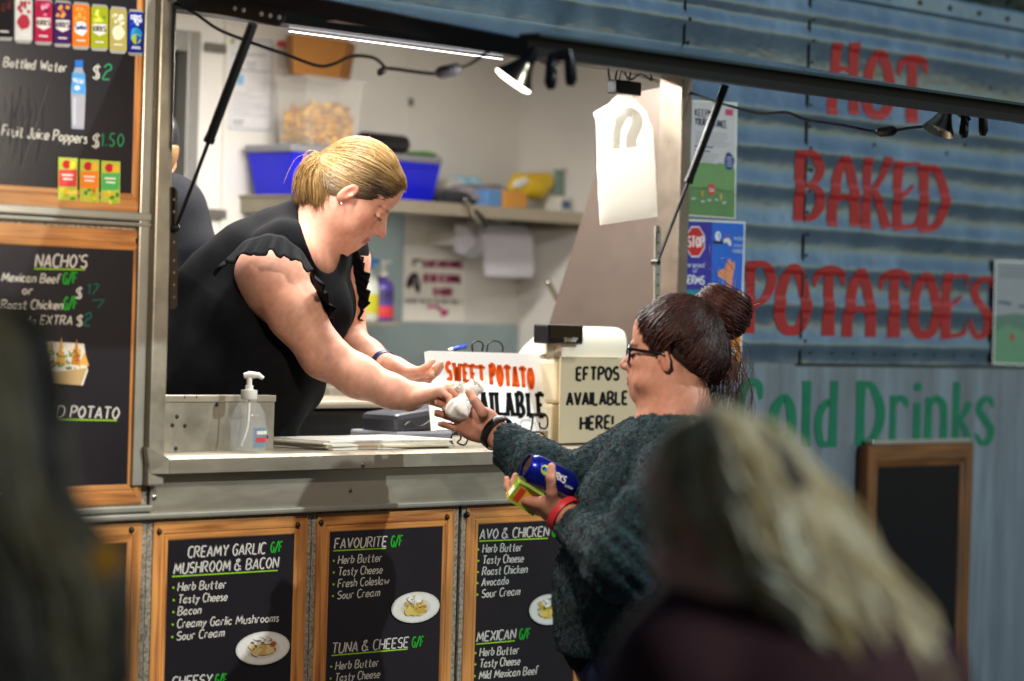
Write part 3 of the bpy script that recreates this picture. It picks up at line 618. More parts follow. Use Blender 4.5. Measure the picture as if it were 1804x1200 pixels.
can(61, 92, -4, 80, '#a5163f', ['#cf6f8c', '#e2a2b5', '#7c0f2c'], 'KIRKS', '#3a1020')
can(95, 125.5, 0, 83.5, '#3a1550', ['#c05a2a', '#d99a3a', '#7a2a6a'], 'KIRKS', '#2a1030')
can(127.5, 158, 3, 88, '#e0701a', ['#f2a04a', '#e88a2a'], 'Sunkist', '#1a3f9a', '#f0e6d8')
can(160, 190.5, 7, 90.5, '#9aa016', ['#c9cc3a', '#6f8a1a', '#d8d860'], 'KIRKS', '#22330a')
can(193, 223.5, 11, 95, '#a89a52', ['#d8d4b8', '#c7bf86', '#e6e2d0'], '', '#3a3a20', '#d9d6b8')
can(225.5, 254, 16, 99, '#13278a', ['#cfd8ea', '#1c3fb0'], '', '#fff', '#2a8fd0'); p.text('KIRKS', (231, 34), (249, 36), 8, '#e4e8f2', .2, 0); p.strip([(231, 85), (248, 86)], 2, '#c9d4ea')
p.ell(240, 69, 8, 9, '#b5cc2a', 12, .1); p.poly([(240, 60), (249, 66), (240, 80)], '#1c5fc0'); p.build('can_picture', tK); p = Print(wallmap(tK['py']), .0012)
# water bottle
p.poly([(132, 119), (145, 119), (150, 135), (151, 160), (148, 228), (126, 227), (125, 160), (127, 135)], '#9aa0ac'); p.poly([(132, 106), (146, 106), (146, 119), (132, 118)], '#2a6fc0')
p.poly([(127, 128), (150, 130), (150.5, 166), (126, 164)], '#4f9ad8'); p.text('Water', (129, 146), (148, 147), 9, '#e8eef6', .16, 0); p.ell(136, 155, 5, 4, '#dfe9f4'); p.poly([(126, 168), (150, 169), (148, 224), (127, 223)], '#a9a6b0'); p.poly([(129, 172), (134, 172), (133, 220), (129, 220)], '#bfc0ca')
p.build('bottle_picture', tK)
for x0, x1, y0, y1, c in ((103, 137, 277, 354, '#d24a44'), (141, 175, 280, 357, '#e9822a'), (178.5, 212, 283, 358, '#4fae5a')):
    w = x1-x0; p = Print(wallmap(tK['py']), .0024)
    p.poly([(x0, y0), (x1, y0+2), (x1-1, y1), (x0-1, y1-2)], '#b5bf4a'); p.poly([(x0+1, y0+22), (x1-1, y0+22), (x1-2, y0+52), (x0, y0+52)], c)
    p.ell(x0+w*.42, y0+13, 7.5, 8, '#c2282a', 12); p.ell(x0+w*.75, y0+14, 6, 7, random.choice(['#e8b23a', '#d8d23a']), 10); p.strip([(x0+6, y0+31), (x1-8, y0+32)], 3, '#f0e0d4'); p.strip([(x0+8, y0+38), (x1-9, y0+39)], 3, '#f0e0d4')
    for i in range(9): p.ell(x0+w*random.uniform(.15, .85), y0+random.uniform(54, 73), random.uniform(2.5, 6), random.uniform(2.5, 5), random.choice(['#e2b52a', '#9ab52a', '#d8642a', '#3f8a3a', '#ead25a']), 9, .15)
    p.build('carton_picture', tK)
p = Print(wallmap(tK['py']), .0003); rs_ = random.Random(12)
for k in range(26):
    x = rs_.uniform(-20, 85); y = rs_.uniform(150, 200); l = rs_.uniform(40, 110); p.strip(crom([(x+rs_.uniform(-2, 6), y), (x+1, y+l*.5), (x-rs_.uniform(2, 14), y+l)], 5), rs_.uniform(.4, 1.1), rs_.choice(['#2b272d', '#353038', '#403b44']))
p.strip(crom([(84, 150), (70, 195), (58, 235), (35, 300)], 5), 1.3, '#5a5560'); p.build('scratches', tK)
# blackboard on the right
x0, x1 = at(1530, 790, -.032)[0], at(1716, 790, -.032)[0]; z1 = at(1620, 783, -.032)[2]; z0 = .35
t = thing('blackboard', 'empty blackboard in a dark oak frame hung under the words Cold Drinks', 'blackboard', ((x0+x1)/2, 0, z0))
mb = MB(); mb.box((x0+.05, -.024, z0+.05), (x1-.05, -.004, z1-.05)); mb.build('writing_panel', M['slate_dark'], t)
fw = .062; mb = MB()
for o, i, ax in ((((x0, z1), (x1, z1)), ((x0+fw, z1-fw), (x1-fw, z1-fw)), 0), (((x1, z0), (x0, z0)), ((x1-fw, z0+fw), (x0+fw, z0+fw)), 0), (((x0, z0), (x0, z1)), ((x0+fw, z0+fw), (x0+fw, z1-fw)), 1), (((x1, z1), (x1, z0)), ((x1-fw, z1-fw), (x1-fw, z0+fw)), 1)):
    a, b, c, d = [np.array(q) for q in (*o, *i)]; v = []
    for s, y in ((0, .002), (0, .029), (.06, .032), (.7, .032), (.74, .030), (1, .0245)):
        for q, r in ((a, c), (b, d)): e = q+(r-q)*s; v.append((e[0], -y, e[1]))
    mb.add(v, [[2*k, 2*k+1, 2*k+3, 2*k+2] for k in range(5)], ax)
mb.build('frame', None, t, mats=[M['oak_x'], M['oak_z']])
mb = MB(); mb.box((x0+.02, -.034, z1+.001), (x1-.02, -.003, z1+.014), bev=.003); mb.build('metal_strip', M['trim'], t)

# ------------------------------------------------------------------ posters on the cladding (backing sheet + print)
def poster(name, label, cat, corners, Y, bg, group=None, thick=.0015):
    pm = wallmap(Y); t = thing(name, label, cat, pm(*corners[0]), group)
    mb = MB(); mb.prism([pm(*c) for c in corners], (0, thick, 0)); mb.build('sheet', bg, t)
    return t, Print(pm, .0004)
t, p = poster('poster', 'green and white poster reading KEEPING YOUR DISTANCE beside the window post', 'poster', [(1213, 176), (1299, 181), (1295.5, 386), (1209, 380)], -.0105, M['paper'])
p.poly([(1215, 178), (1297, 183), (1294, 384), (1211, 378)], '#c9c6c6'); 
p.poly([(1212, 290)]+[(1212+x, 290-6*math.sin(x*.045)-(4 if x > 50 else 0)+x*.07) for x in range(8, 84, 6)]+[(1295, 300), (1294, 384), (1211, 378)], '#6f9a62'); p.poly([(1211.5, 332), (1250, 328), (1295, 340), (1294, 384), (1211, 378)], '#5c8a55')
p.text('KEEPING', (1224.5, 204), (1262, 208), 12, '#17224a', .15, 0); p.text('YOUR DISTANCE.', (1224.5, 219), (1281, 226), 12, '#17224a', .15, 0)
for i in range(6): p.strip([(1225, 232+i*4.6), (1225+random.uniform(50, 62), 236+i*4.6)], 1.1, '#8f8f99')
for i in range(2): p.strip([(1224, 258+i*7), (1224+random.uniform(24, 34), 260+i*7)], 2, '#2a3050')
for i in range(3): p.strip([(1224, 271+i*5), (1224+random.uniform(30, 46), 273+i*5)], 1.1, '#8f8f99')
p.poly([(1278, 192), (1292, 193), (1291, 204), (1278, 203)], '#c0456a')
p.ell(1285, 284, 9, 15, '#24407c', 14, .12); 
for i in range(4): p.strip([(1280, 277+i*5), (1290, 278+i*5)], 1.5, '#c5cde0')
p.ell(1253.5, 334, 7, 10.5, '#cc4044', 8); p.text('1.5M', (1249, 337), (1258, 338), 6, '#f0d8d4', .2, 0); p.strip([(1213, 330), (1247, 333)], 1, '#44603c'); p.strip([(1260, 334), (1292, 338)], 1, '#44603c')
p.ell(1270, 347, 2, 7, '#d5b25a', 8); p.ell(1237, 341, 2, 6, '#c9a04a', 8)
for x, y in ((1222, 350), (1238, 355), (1250, 353), (1262, 352), (1276, 357)): p.ell(x, y, 4, 2.2, '#b9c9c4', 6, .3)
p.build('artwork', t, M['gloss_print'])
t, p = poster('poster', 'blue and orange hand washing poster reading STOP the spread of GERMS', 'poster', [(1196, 386), (1313, 391), (1305, 674), (1189, 668)], -.0105, M['paper'])
p.poly([(1199, 389), (1254.5, 391), (1253, 511), (1196.5, 510)], '#2a2f9a'); p.poly([(1254.5, 391), (1311, 394), (1307, 514), (1253, 511)], '#1566d0')
p.poly([(1196.5, 510), (1253, 511), (1250.5, 596), (1193.5, 592)], '#1f8a90'); p.poly([(1253, 511), (1307, 514), (1305, 598), (1250.5, 596)], '#d98a1c')
p.poly([(1193.5, 592), (1250.5, 596), (1249.5, 670), (1191, 666)], '#c02a2a'); p.poly([(1250.5, 596), (1305, 598), (1303.5, 640), (1250, 638)], '#e08a1a'); p.poly([(1250, 638), (1303.5, 640), (1302.5, 672), (1249.5, 670)], '#6a4038')
oc = [(math.cos(math.pi/8+i*math.pi/4), math.sin(math.pi/8+i*math.pi/4)) for i in range(8)]
p.poly([(1225+18*a, 426+29.5*b) for a, b in oc], '#e6dfe0'); p.poly([(1225+16.3*a, 426+27*b) for a, b in oc], '#c22028'); p.text('STOP', (1211.5, 434.5), (1239, 435.5), 18, '#f2eaea', .15, 0)
p.text('the spread', (1206, 470), (1241, 471), 8, '#c5c9e8', .16, .1); p.text('of', (1221, 480), (1228, 480.5), 7, '#c5c9e8', .16, .1); p.text('GERMS', (1205.5, 499), (1240, 501), 14, '#f2f2f6', .15, 0)
p.ell(1265, 416, 5.2, 8.5, '#eef1f4', 14); p.text('1', (1263.5, 421), (1266.5, 421), 9, '#1566d0', .2, 0); p.strip([(1256, 427), (1275, 428)], 5, '#0c2040'); p.poly([(1275, 421), (1283, 419), (1288, 425), (1288, 433), (1283, 432), (1282, 427), (1275, 428)], '#e9e3da'); p.strip([(1277, 416), (1286, 416)], 2, '#c22028')
for i, s in enumerate(('WASH', 'your', 'HANDS')): p.text(s, (1293-2*(i == 2), 423+i*11), (1308, 424+i*11), 6, '#bcd4f2', .16, 0)
p.poly([(1265, 477), (1275, 474), (1284, 456), (1288, 457), (1288, 462), (1294, 461), (1294.5, 472), (1291, 486), (1289, 508), (1281, 508), (1279, 494), (1265, 487)], '#e0936a'); p.strip([(1283, 462), (1277, 477), (1279, 488)], 1.5, '#b96a48'); p.strip([(1290, 462), (1288, 476)], 1.2, '#b96a48')
p.ell(1227.5, 527, 5, 8, '#e9f0f0', 14); p.text('2', (1225.5, 531), (1229.5, 531), 8, '#1f8a90', .2, 0); p.ell(1281, 540, 12, 16, '#f2d8b8', 12, .2); p.ell(1285, 620, 10, 12, '#f2e4c8', 10, .2); p.text('HANDS', (1258, 660), (1290, 661), 5, '#a58a84', .2, 0)
p.build('artwork', t, M['gloss_print'])
t, p = poster('poster', 'faded landscape poster in a clear sleeve past the end of the word POTATOES', 'poster', [(1753, 458), (1850, 462), (1846, 646), (1749, 641)], -.0105, M['paper'])
p.poly([(1755, 460), (1849, 464), (1846, 560), (1753, 556)], '#8f979c'); p.poly([(1753, 556), (1790, 552), (1847, 562), (1845, 644), (1751, 639)], '#567a6c'); p.poly([(1753, 585), (1775, 572), (1846, 600), (1845, 644), (1751, 639)], '#5f8f70')
p.ell(1783, 594, 4, 7, '#a83a44', 8)
for i in range(4): p.strip([(1760, 470+i*6), (1840, 472+i*6)], 2, '#5f676c')
for x, y in ((1765, 532), (1775, 535), (1802, 540)): p.ell(x, y, 8, 3, '#4d5a62', 8, .3)
p.build('artwork', t, M['gloss_print'])
# clear document sleeve taped under the P
q = [(1314, 520), (1422, 526), (1420, 662), (1312, 655)]

# ------------------------------------------------------------------ clip lamps on the hatch edge
def clip_lamp(label, neck, mouth, clampq, jawq, D, lit, away=.12, r=.037):
    A = pt(*neck, D); ax = RT*(mouth[0]-neck[0])-UP*(mouth[1]-neck[1]); L = np.linalg.norm(ax)*D/FPX; ax = ax/np.linalg.norm(ax)-FW*away; ax /= np.linalg.norm(ax)
    t = thing('clip_lamp', label, 'lamp', A, 'clip on lamps along the hatch')
    prf = [(0, .011), (.004, .015), (.02, .021), (.036, .028), (.054, r*.93), (L*1.0, r)]
    prf = [(h*L/.06 if i < 5 else L, rr) for i, (h, rr) in enumerate(prf)]
    inn = [(h, max(rr-.0016, .002)) for h, rr in prf][::-1]
    n = 32; mb = MB(); mb.lathe(A, ax, prf+inn, n); mb.f = mb.f[:-2]; mb.fm = mb.fm[:-2]; sh = mb.build('lamp_shade', mat('lamp_shade_metal', '#6a6458' if lit else '#b0aa98', .25, 1, var=.1), t, smooth=True, auto=50)
    mb = MB(); mb.tube([A-ax*.028, A-ax*.012, A+ax*.002], [.008, .014, .014], 16); mb.build('lamp_holder', M['dark_plastic'], t, smooth=True, auto=40)
    mb = MB()
    mb.lathe(A+ax*.014, ax, [(0, .008), (.008, .016), (.02, .021), (.03, .017), (.036, .004)], 16)
    bl = mb.build('bulb', M['bulb'] if lit else M['white_plastic'], t, smooth=True)
    if lit:
        mb = MB(); mb.lathe(A+ax*(L*.97), ax, [(0, r*.95), (.006, r*.9), (.009, r*.6)], 24); mb.build('diffuser_glass', mat('lit_glass', '#ffffff', .4, emit='#fff1e0', es=10), t)
    K = pt(*clampq, D); J = pt(*jawq, D)
    mb = MB(); mb.tube([A-ax*.012+RT*.006, A*.4+K*.6+UP*.006, K], .0045, 10); mb.tube([K+RT*.004-UP*.004, K-RT*.004+UP*.006], .011, 12); mb.build('ball_joint', M['chrome'], t, smooth=True, auto=40)
    mb = MB()
    for c, s in ((K, -1), (J, 1)):
        mb.tube([c+UP*.024*1, c+UP*.004+RT*.004*s, c-UP*.03+RT*.006*s, c-UP*.042+RT*.004*s], [.009, .011, .012, .007], 12)
    mb.tube([K+UP*.018, J+UP*.018], .01, 12); mb.build('clamp_jaws', M['dark_plastic'], t, smooth=True, auto=40)
    mb = MB(); mb.tube([K-UP*.012-FW*.012, K-UP*.026-FW*.013], .004, 8); mb.build('clamp_screw', M['chrome'], t, smooth=True)
    return t, A, ax, L
DL1 = float((atx(970, 100, XL)-CAM)@FW)+.0; DR1 = float((atx(1690, 195, XR)-CAM)@FW)
lamp, LA, LX, LL = clip_lamp('lit black clip lamp hanging from the hatch above the server', (929, 107), (905, 141), (975, 118), (1000, 112), DL1, True, away=-.10, r=.041)
sp = bpy.data.lights.new('clip_lamp_light', 'SPOT'); sp.energy = 48; sp.spot_size = math.radians(178); sp.spot_blend = .05; sp.shadow_soft_size = .03; sp.color = (1, .87, .72)
spo = bpy.data.objects.new('clip_lamp_light', sp); COL.objects.link(spo); spo.location = V3(LA+LX*(LL+.018)); spo.rotation_euler = Vector((-LX).tolist()).to_track_quat('Z', 'Y').to_euler()
clip_lamp('unlit chrome clip lamp at the far outer corner of the hatch', (1668, 196), (1652, 233), (1702, 212), (1728, 208), DR1, False, away=.15, r=.041)
# cables with inline switches
def on_side(pts, X): return [atx(px, py, X) for px, py in pts]
def cable(label, pts, X, sw, r=.0035):
    t = thing('lamp_cable', label, 'cable', atx(*pts[0], X), 'lamp cables')
    mb = MB(); mb.tube(crom(on_side(pts, X), 6), r, 8); mb.build('cord', M['cable'], t, smooth=True)
    a, b = atx(*sw[0], X), atx(*sw[1], X); d = (b-a)/np.linalg.norm(b-a)
    mb = MB(); mb.tube([a-d*.01, a, a+d*.006, b-d*.006, b, b+d*.008], [.003, .009, .0125, .0125, .010, .003], 8); so_ = mb.build('inline_switch', M['dark_plastic'], t, smooth=True, auto=30)
    c = (a+b)/2-FW*.012; mb = MB(); mb.tube([c-d*.01, c+d*.008], .004, 8); mb.build('switch_button', M['rubber'], so_)
cable('black lamp cable looping from the window jamb to the lit clip lamp', [(305, 4), (345, 25), (385, 52), (440, 74), (500, 95), (560, 116), (590, 112), (620, 99), (655, 101), (672, 112), (678, 124), (668, 131), (670, 123), (690, 121), (765, 130), (800, 122), (826, 114), (850, 98), (866, 88), (905, 86), (928, 98)], XL-.005, ((772, 129), (808, 121)))
cable('black lamp cable strung along the trailer side to the unlit chrome lamp', [(1085, 110), (1110, 128), (1150, 140), (1185, 152), (1240, 172), (1290, 188), (1340, 200), (1385, 198), (1420, 211), (1480, 220), (1548, 233), (1580, 229), (1605, 225), (1640, 222)], XR+.0, ((1547, 233), (1576, 230)))
t = tag(MB().tube(crom([at(x, y, -.02) for x, y in ((1075, 105), (1072, 130), (1080, 155), (1090, 120), (1110, 140), (1130, 130), (1148, 142), (1140, 118), (1115, 112), (1108, 145), (1100, 160))], 6), .0025, 7).build('cable_tangle', M['cable'], None, smooth=True), 'tangle of thin black cables above the white paper bag', 'cable')
# paper bag on a bulldog clip
def sheetmesh(name, outline, Yf, thick, m, parent, n=14):
    """pillow shaped sheet from a pixel outline"""
    pts = [np.array(at(x, y, Yf)) for x, y in outline]; c = sum(pts)/len(pts); v = []; f = []; K = len(pts)
    for s in (-1, 1):
        b = len(v)
        for i in range(6):
            k = i/6; 
            for q in pts: 
                r = q+(c-q)*k; bulge = thick*math.sqrt(max(0, 1-(1-k)**2)); v.append((r[0], r[1]+s*bulge+random.uniform(-.001, .001), r[2]))
        v.append((c[0], c[1]+s*thick, c[2]))
        for i in range(5): f += [[b+i*K+j, b+i*K+(j+1) % K, b+(i+1)*K+(j+1) % K, b+(i+1)*K+j] for j in range(K)]
        f += [[b+5*K+j, b+5*K+(j+1) % K, b+6*K] for j in range(K)]
    mb = MB(); mb.add(v, f); return mb.build(name, m, parent, smooth=True)
t = thing('paper_bag', 'white paper bag hanging from a bulldog clip at the window post', 'paper bag', at(1100, 165, -.06))
def dens(p, n=4):
    o = []
    for i in range(len(p)):
        a, b = np.array(p[i], float), np.array(p[(i+1) % len(p)], float); o += [tuple(a+(b-a)*k/n) for k in range(n)]
    return o
bag = sheetmesh('bag_body', dens([(1088, 166), (1110, 163), (1122, 178), (1138, 196), (1150, 228), (1155, 300), (1158, 382), (1110, 389), (1057, 397), (1053, 330), (1050, 215), (1045, 198), (1070, 184)]), -.06, .022, M['paper_bag'], t)
rv, rf = ribbon(crom([(1086, 262), (1087, 232), (1096, 206), (1110, 198), (1122, 208), (1120, 226), (1112, 244), (1113, 260)], 5), [13]*8+[17]*14+[19]*14); MB().add([at(x, y, -.0865-.004*math.sin(k*.3)) for k, (x, y) in enumerate(rv)], rf).build('bag_handle', M['paper_bag'], t, smooth=True)
mb = MB(); mb.box(at(1086, 164, -.075), at(1114, 146, -.045), bev=.003); cl = mb.build('bulldog_clip', M['dark_plastic'], t)
mb = MB(); mb.tube(crom([at(x, y, -.06) for x, y in ((1090, 147), (1094, 128), (1099, 120), (1103, 130), (1106, 147))], 5), .0018, 6); mb.build('clip_wire', M['chrome'], t, smooth=True)
mb = MB(); mb.tube([at(1099, 122, -.06), at(1098, 108, -.05), at(1098, 96, -.03)], .0016, 6); mb.build('hanging_wire', M['wire'], t)

# ------------------------------------------------------------------ inside the kitchen
def atb(px, py, d=.0): return at(px, py, YB-d)
# splash guard standing off the right post
mb = MB(); X = XR-.012
mb.prism([atx(1092, 168, X), atx(1186, 150, X), atx(1186, 606, X), atx(1100, 612, X), atx(966, 575, X)], (.004, 0, 0)); o = mb.build('splash_guard', mat('brown_steel', '#857870', .36, .85, var=.05, vs=3, rvar=.05), truck)
# shelf
ys = YB-.33; zs = at(700, 352, ys)[2]; xs0 = at(428, 352, YB-.02)[0]
mb = MB(); mb.box((xs0, ys, zs-.035), (XE, ys+.003, zs+.002)); mb.box((xs0, ys+.0031, zs-.004), (XE-.001, YB-.001, zs)); mb.build('wall_shelf', M['steel'], truck)
mb = MB(); mb.box((xs0+.01, ys+.01, zs-.05), (xs0+.03, YB-.002, zs-.0045)); mb.build('shelf_bracket', M['steel_dull'], truck); mb = MB(); mb.box((XE-.05, ys+.01, zs-.05), (XE-.03, YB-.002, zs-.0045)); mb.build('shelf_bracket', M['steel_dull'], truck)
# bench along the back with splashback
zb = 1.40; bx0 = at(560, 640, YB-.5)[0]
mb = MB(); mb.box((bx0, YB-.55, zb-.04), (XE-.001, YB-.001, zb), bev=.004); mb.build('back_bench', M['steel'], truck)
mb = MB(); mb.box((bx0, YB-.012, zb), (XE-.001, YB-.0005, at(700, 567, YB)[2])); mb.box((at(640, 500, YB)[0], YB-.01, at(700, 566, YB)[2]), (at(706, 500, YB)[0], YB-.0006, at(700, 366, YB)[2])); mb.build('splashback', mat('blue_steel', '#9fb2b8', .28, .85, var=.15, vs=4), truck)
# oven under the bench
t = thing('oven', 'black steel oven under the back bench, behind the paper stack', 'oven', (bx0+.4, YB-.3, FL))
mb = MB(); mb.box((bx0+.02, YB-.54, FL), (bx0+1.1, YB-.03, zb-.05), bev=.01); mb.build('body', M['black_steel'], t)
mb = MB(); mb.box((bx0+.06, YB-.56, FL+.1), (bx0+.62, YB-.541, zb-.12), bev=.006); dr = mb.build('oven_door', M['dark_plastic'], t)
mb = MB(); mb.tube([(bx0+.1, YB-.59, zb-.16), (bx0+.58, YB-.59, zb-.16)], .01, 10); mb.build('handle', M['chrome'], dr, smooth=True)
# low shelf just inside the counter with black gear
t = thing('griddle', 'black griddle press standing low behind the counter by the terminal', 'griddle', at(620, 760, .5))
mb = MB(); a, b = at(495, 772, .42), at(760, 700, .42); mb.box((a[0], .42, 1.12), (b[0], .75, at(600, 722, .42)[2]), bev=.012); mb.build('body', M['black_steel'], t)
mb = MB(); mb.box((a[0]+.02, .4, at(600, 720, .42)[2]+.001), (b[0]-.02, .76, at(600, 706, .42)[2]), bev=.008); mb.build('lid', M['steel'], t)
mb = MB(); mb.tube([(a[0]+.35, .39, 1.31), (a[0]+.35, .36, 1.3), (a[0]+.5, .36, 1.3), (a[0]+.5, .39, 1.31)], .008, 8); mb.build('handle', M['chrome'], t, smooth=True)
# notice, red label
pmw = planemap((0, YB-.003, 0), (0, -1, 0))
def wallpaper(name, label, cat, cor, d=.003):
    pm = planemap((0, YB-d, 0), (0, -1, 0)); t = thing(name, label, cat, pm(*cor[0])); mb = MB(); mb.prism([pm(*c) for c in cor], (0, .0015, 0)); mb.build('sheet', M['paper'], t); return t, Print(pm, .0004)
t, p = wallpaper('notice', 'white printed notice pinned to the back wall beside the hinged panel', 'notice', [(400, 64), (482, 70), (480, 232), (400, 228)])
p.poly([(400.5, 65), (481, 71), (479, 231), (401, 227)], '#8fa0b5'); p.poly([(402.5, 67.5), (479, 73), (477, 229), (403, 225)], '#d6d6d8'); p.ell(410, 73, 4, 4, '#7a9a3a', 10); p.ell(413, 73, 2, 2, '#e0c23a', 8)
for y, a, b in ((95, 412, 468), (110, 434, 452), (117, 434, 450), (124, 420, 474)): p.strip([(a, y), (b, y+3)], 2.2, '#8a8d96')
p.poly([(417, 130), (430, 131), (429, 150), (416, 149)], '#8ab4dc')
for i in range(12): p.strip([(410 if i > 4 else 433, 132+i*6.4), (random.uniform(440, 476), 134+i*6.4)], 1.3, '#a9abb3')
p.strip([(410, 213), (430, 214)], 2.5, '#7a7d86'); p.strip([(410, 219), (428, 220)], 2, '#7a7d86'); p.build('printed_text', t)
t, p = wallpaper('label_card', 'small card with a red strip on the back wall, left of the cardboard box', 'card', [(487, 70), (526, 73), (525, 125), (487, 122)])
p.poly([(488, 71), (512, 73), (512, 85), (488, 83)], '#c2303c'); p.poly([(488, 86), (525, 88), (524, 124), (488, 121)], '#c9c4be'); p.strip([(492, 78), (508, 79)], 3, '#d88a90')
for i in range(5): p.strip([(490, 92+i*6), (514, 94+i*6)], 1.4, '#a5a09c')
p.build('printed_text', t)
t, p = wallpaper('handwash_sign', 'white sign with pink lettering about washing hands under the paper towel', 'sign', [(711, 448), (819, 451), (818, 568), (710, 565)])
for s, a, b, c in (('ALWAYS WASH HANDS', (745, 471), (814, 473), 13), ('BEFORE RETURNING', (746, 497), (811, 499), 14), ('TO WORK!', (762, 521), (796, 522), 14)): p.text(s, a, b, c, '#b0406a', .2, 0)
p.text('HAND WASH BASIN ONLY', (713, 534), (814, 536), 8, '#4a464a', .18, .1)
p.poly([(752, 538), (772, 538), (783, 547), (788, 544), (791, 553), (780, 558), (775, 555), (778, 551), (768, 543), (752, 543)], '#b52a72')
p.poly([(727, 456), (744, 457), (744, 461), (731, 461), (731, 469), (727, 469)], '#2c282c'); p.poly([(716, 508), (716, 496), (722, 484), (731, 479), (737, 484), (741, 505), (739, 518), (733, 514), (727, 500), (724, 508)], '#2c2628'); p.poly([(728, 492), (733, 488), (736, 500), (733, 505)], '#8f8688')
p.build('printed_text', t)
# big blue tub with grey lid
def tub(name, label, cat, x0, x1, y0, y1, z0, z1, taper, m, parent=None):
    t = thing(name, label, cat, ((x0+x1)/2, (y0+y1)/2, z0))
    def ring(z, k): return [(x0+taper*k, y0+taper*k, z), (x1-taper*k, y0+taper*k, z), (x1-taper*k, y1-taper*k, z), (x0+taper*k, y1-taper*k, z)]
    mb = MB(); r = [ring(z0, 1), ring(z1, 0)]; ri = [[(a+(.004 if a < (x0+x1)/2 else -.004), b+(.004 if b < (y0+y1)/2 else -.004), c) for a, b, c in q] for q in (ring(z1, 0), ring(z0+.004, 1))]
    v = r[0]+r[1]+ri[0]+ri[1]; f = [[3, 2, 1, 0]]
    for k in range(3): f += [[k*4+j, k*4+(j+1) % 4, k*4+4+(j+1) % 4, k*4+4+j] for j in range(4)]
    f.append([12, 13, 14, 15]); mb.add(v, f); mb.build('body', m, t); return t
yt0, yt1 = YB-.21, YB-.03
za = at(600, 275, yt0)[2]
t = tub('storage_tub', 'long bright blue plastic tub with a grey lid on the wall shelf', 'tub', at(436, 300, yt1)[0], at(776, 310, yt0)[0], yt0, yt1, zs+.001, za, .018, M['blue_plastic'])
mb = MB(); xa, xb = at(431, 300, yt1)[0], at(779, 310, yt0-.006)[0]; mb.box((xa, yt0-.008, za), (xb, yt1+.006, za+.022), bev=.006); mb.build('lid', M['lid_grey'], t)
mb = MB(); mb.box((xa+.02, yt0-.004, za-.014), (xb-.02, yt0+.0005, za-.0005), bev=.002); mb.build('rim', M['blue_plastic'], t)
# chip tub standing on the lid
yc0, yc1 = yt0+.02, yt0+.145; zc = za+.023; xc0, xc1 = at(484, 200, yc1)[0], at(640, 200, yc0)[0]; zc1 = at(560, 138, yc0)[2]
t = tub('chip_tub', 'cloudy clear tub half full of yellow corn chips', 'tub', xc0, xc1, yc0, yc1, zc, zc1, .012, M['tubclear'])
mb = MB(); mb.box((xc0-.006, yc0-.006, zc1-.004), (xc1+.006, yc0-.0005, zc1+.008), bev=.002); mb.box((xc0-.006, yc1+.0005, zc1-.004), (xc1+.006, yc1+.006, zc1+.008), bev=.002); mb.box((xc0-.006, yc0, zc1-.004), (xc0-.0005, yc1, zc1+.008), bev=.002); mb.box((xc1+.0005, yc0, zc1-.004), (xc1+.006, yc1, zc1+.008), bev=.002); mb.build('rim', M['tubclear'], t)
mb = MB()
zt_ = at(560, 205, yc0)[2]
for i in range(620):
    x = random.uniform(xc0+.03, xc1-.03); y = random.uniform(yc0+.01, yc1-.01)
    fx = (x-xc0)/(xc1-xc0); top = zt_-.03+.055*math.sin(min(1, fx*1.15)*2.4)+random.uniform(0, .012)
    z = random.uniform(zc+.02, top); e = np.array(Matrix.Rotation(random.uniform(0, 6), 3, Vector((random.uniform(-1, 1), random.uniform(-1, 1), random.uniform(-1, 1))).normalized()))
    s = random.uniform(.024, .036); tri = [np.array((s*math.cos(a), s*math.sin(a), 0)) for a in (0, 2.1, 4.2)]
    cc = np.array((min(max(x, xc0+.034), xc1-.034), min(max(y, yc0+.034), yc1-.034), max(z, zc+.034)))
    mb.prism([cc+e@q for q in tri], e@np.array((0, 0, .0025)), col=lin(random.choice(['#e6b030', '#d49a1c', '#b87812', '#f0c450', '#a8660c'])))
c = mb.build('chip_heap', M['chip'], None, cols=True); tag(c, 'heap of yellow corn chips inside the cloudy clear tub', 'corn chips'); c['kind'] = 'stuff'
# cardboard box (tapered) on the chip tub
t = thing('cardboard_box', 'brown tapered cardboard box on top of the chip tub', 'box', (xc0+.12, yc0+.1, zc1))
yb0 = yc0+.02; b0, b1 = at(512, 60, yb0), at(604, 66, yb0); d0, d1 = at(517, 130, yb0), at(597, 136, yb0); zq0 = zc1+.009; zq1 = b0[2]; yd = .07
mb = MB(); mb.add([(d0[0], yb0, zq0), (d1[0], yb0, zq0), (d1[0]+.11, yb0+yd-.01, zq0), (d0[0]+.05, yb0+yd-.01, zq0), (b0[0]-.004, yb0-.012, zq1), (b1[0]+.008, yb0-.012, zq1), (b1[0]+.13, yb0+yd, zq1), (b0[0]+.05, yb0+yd, zq1)], [[3, 2, 1, 0], [4, 5, 6, 7], [0, 1, 5, 4], [1, 2, 6, 5], [2, 3, 7, 6], [3, 0, 4, 7]]); mb.build('body', M['card'], t)
mb = MB(); mb.add([(b0[0]-.004, yb0-.0128, zq1-.001), (b1[0]+.008, yb0-.0128, zq1-.001), (b1[0]+.006, yb0-.022, zq1-.02), (b0[0]+.0, yb0-.022, zq1-.02)], [[0, 1, 2, 3]]); 
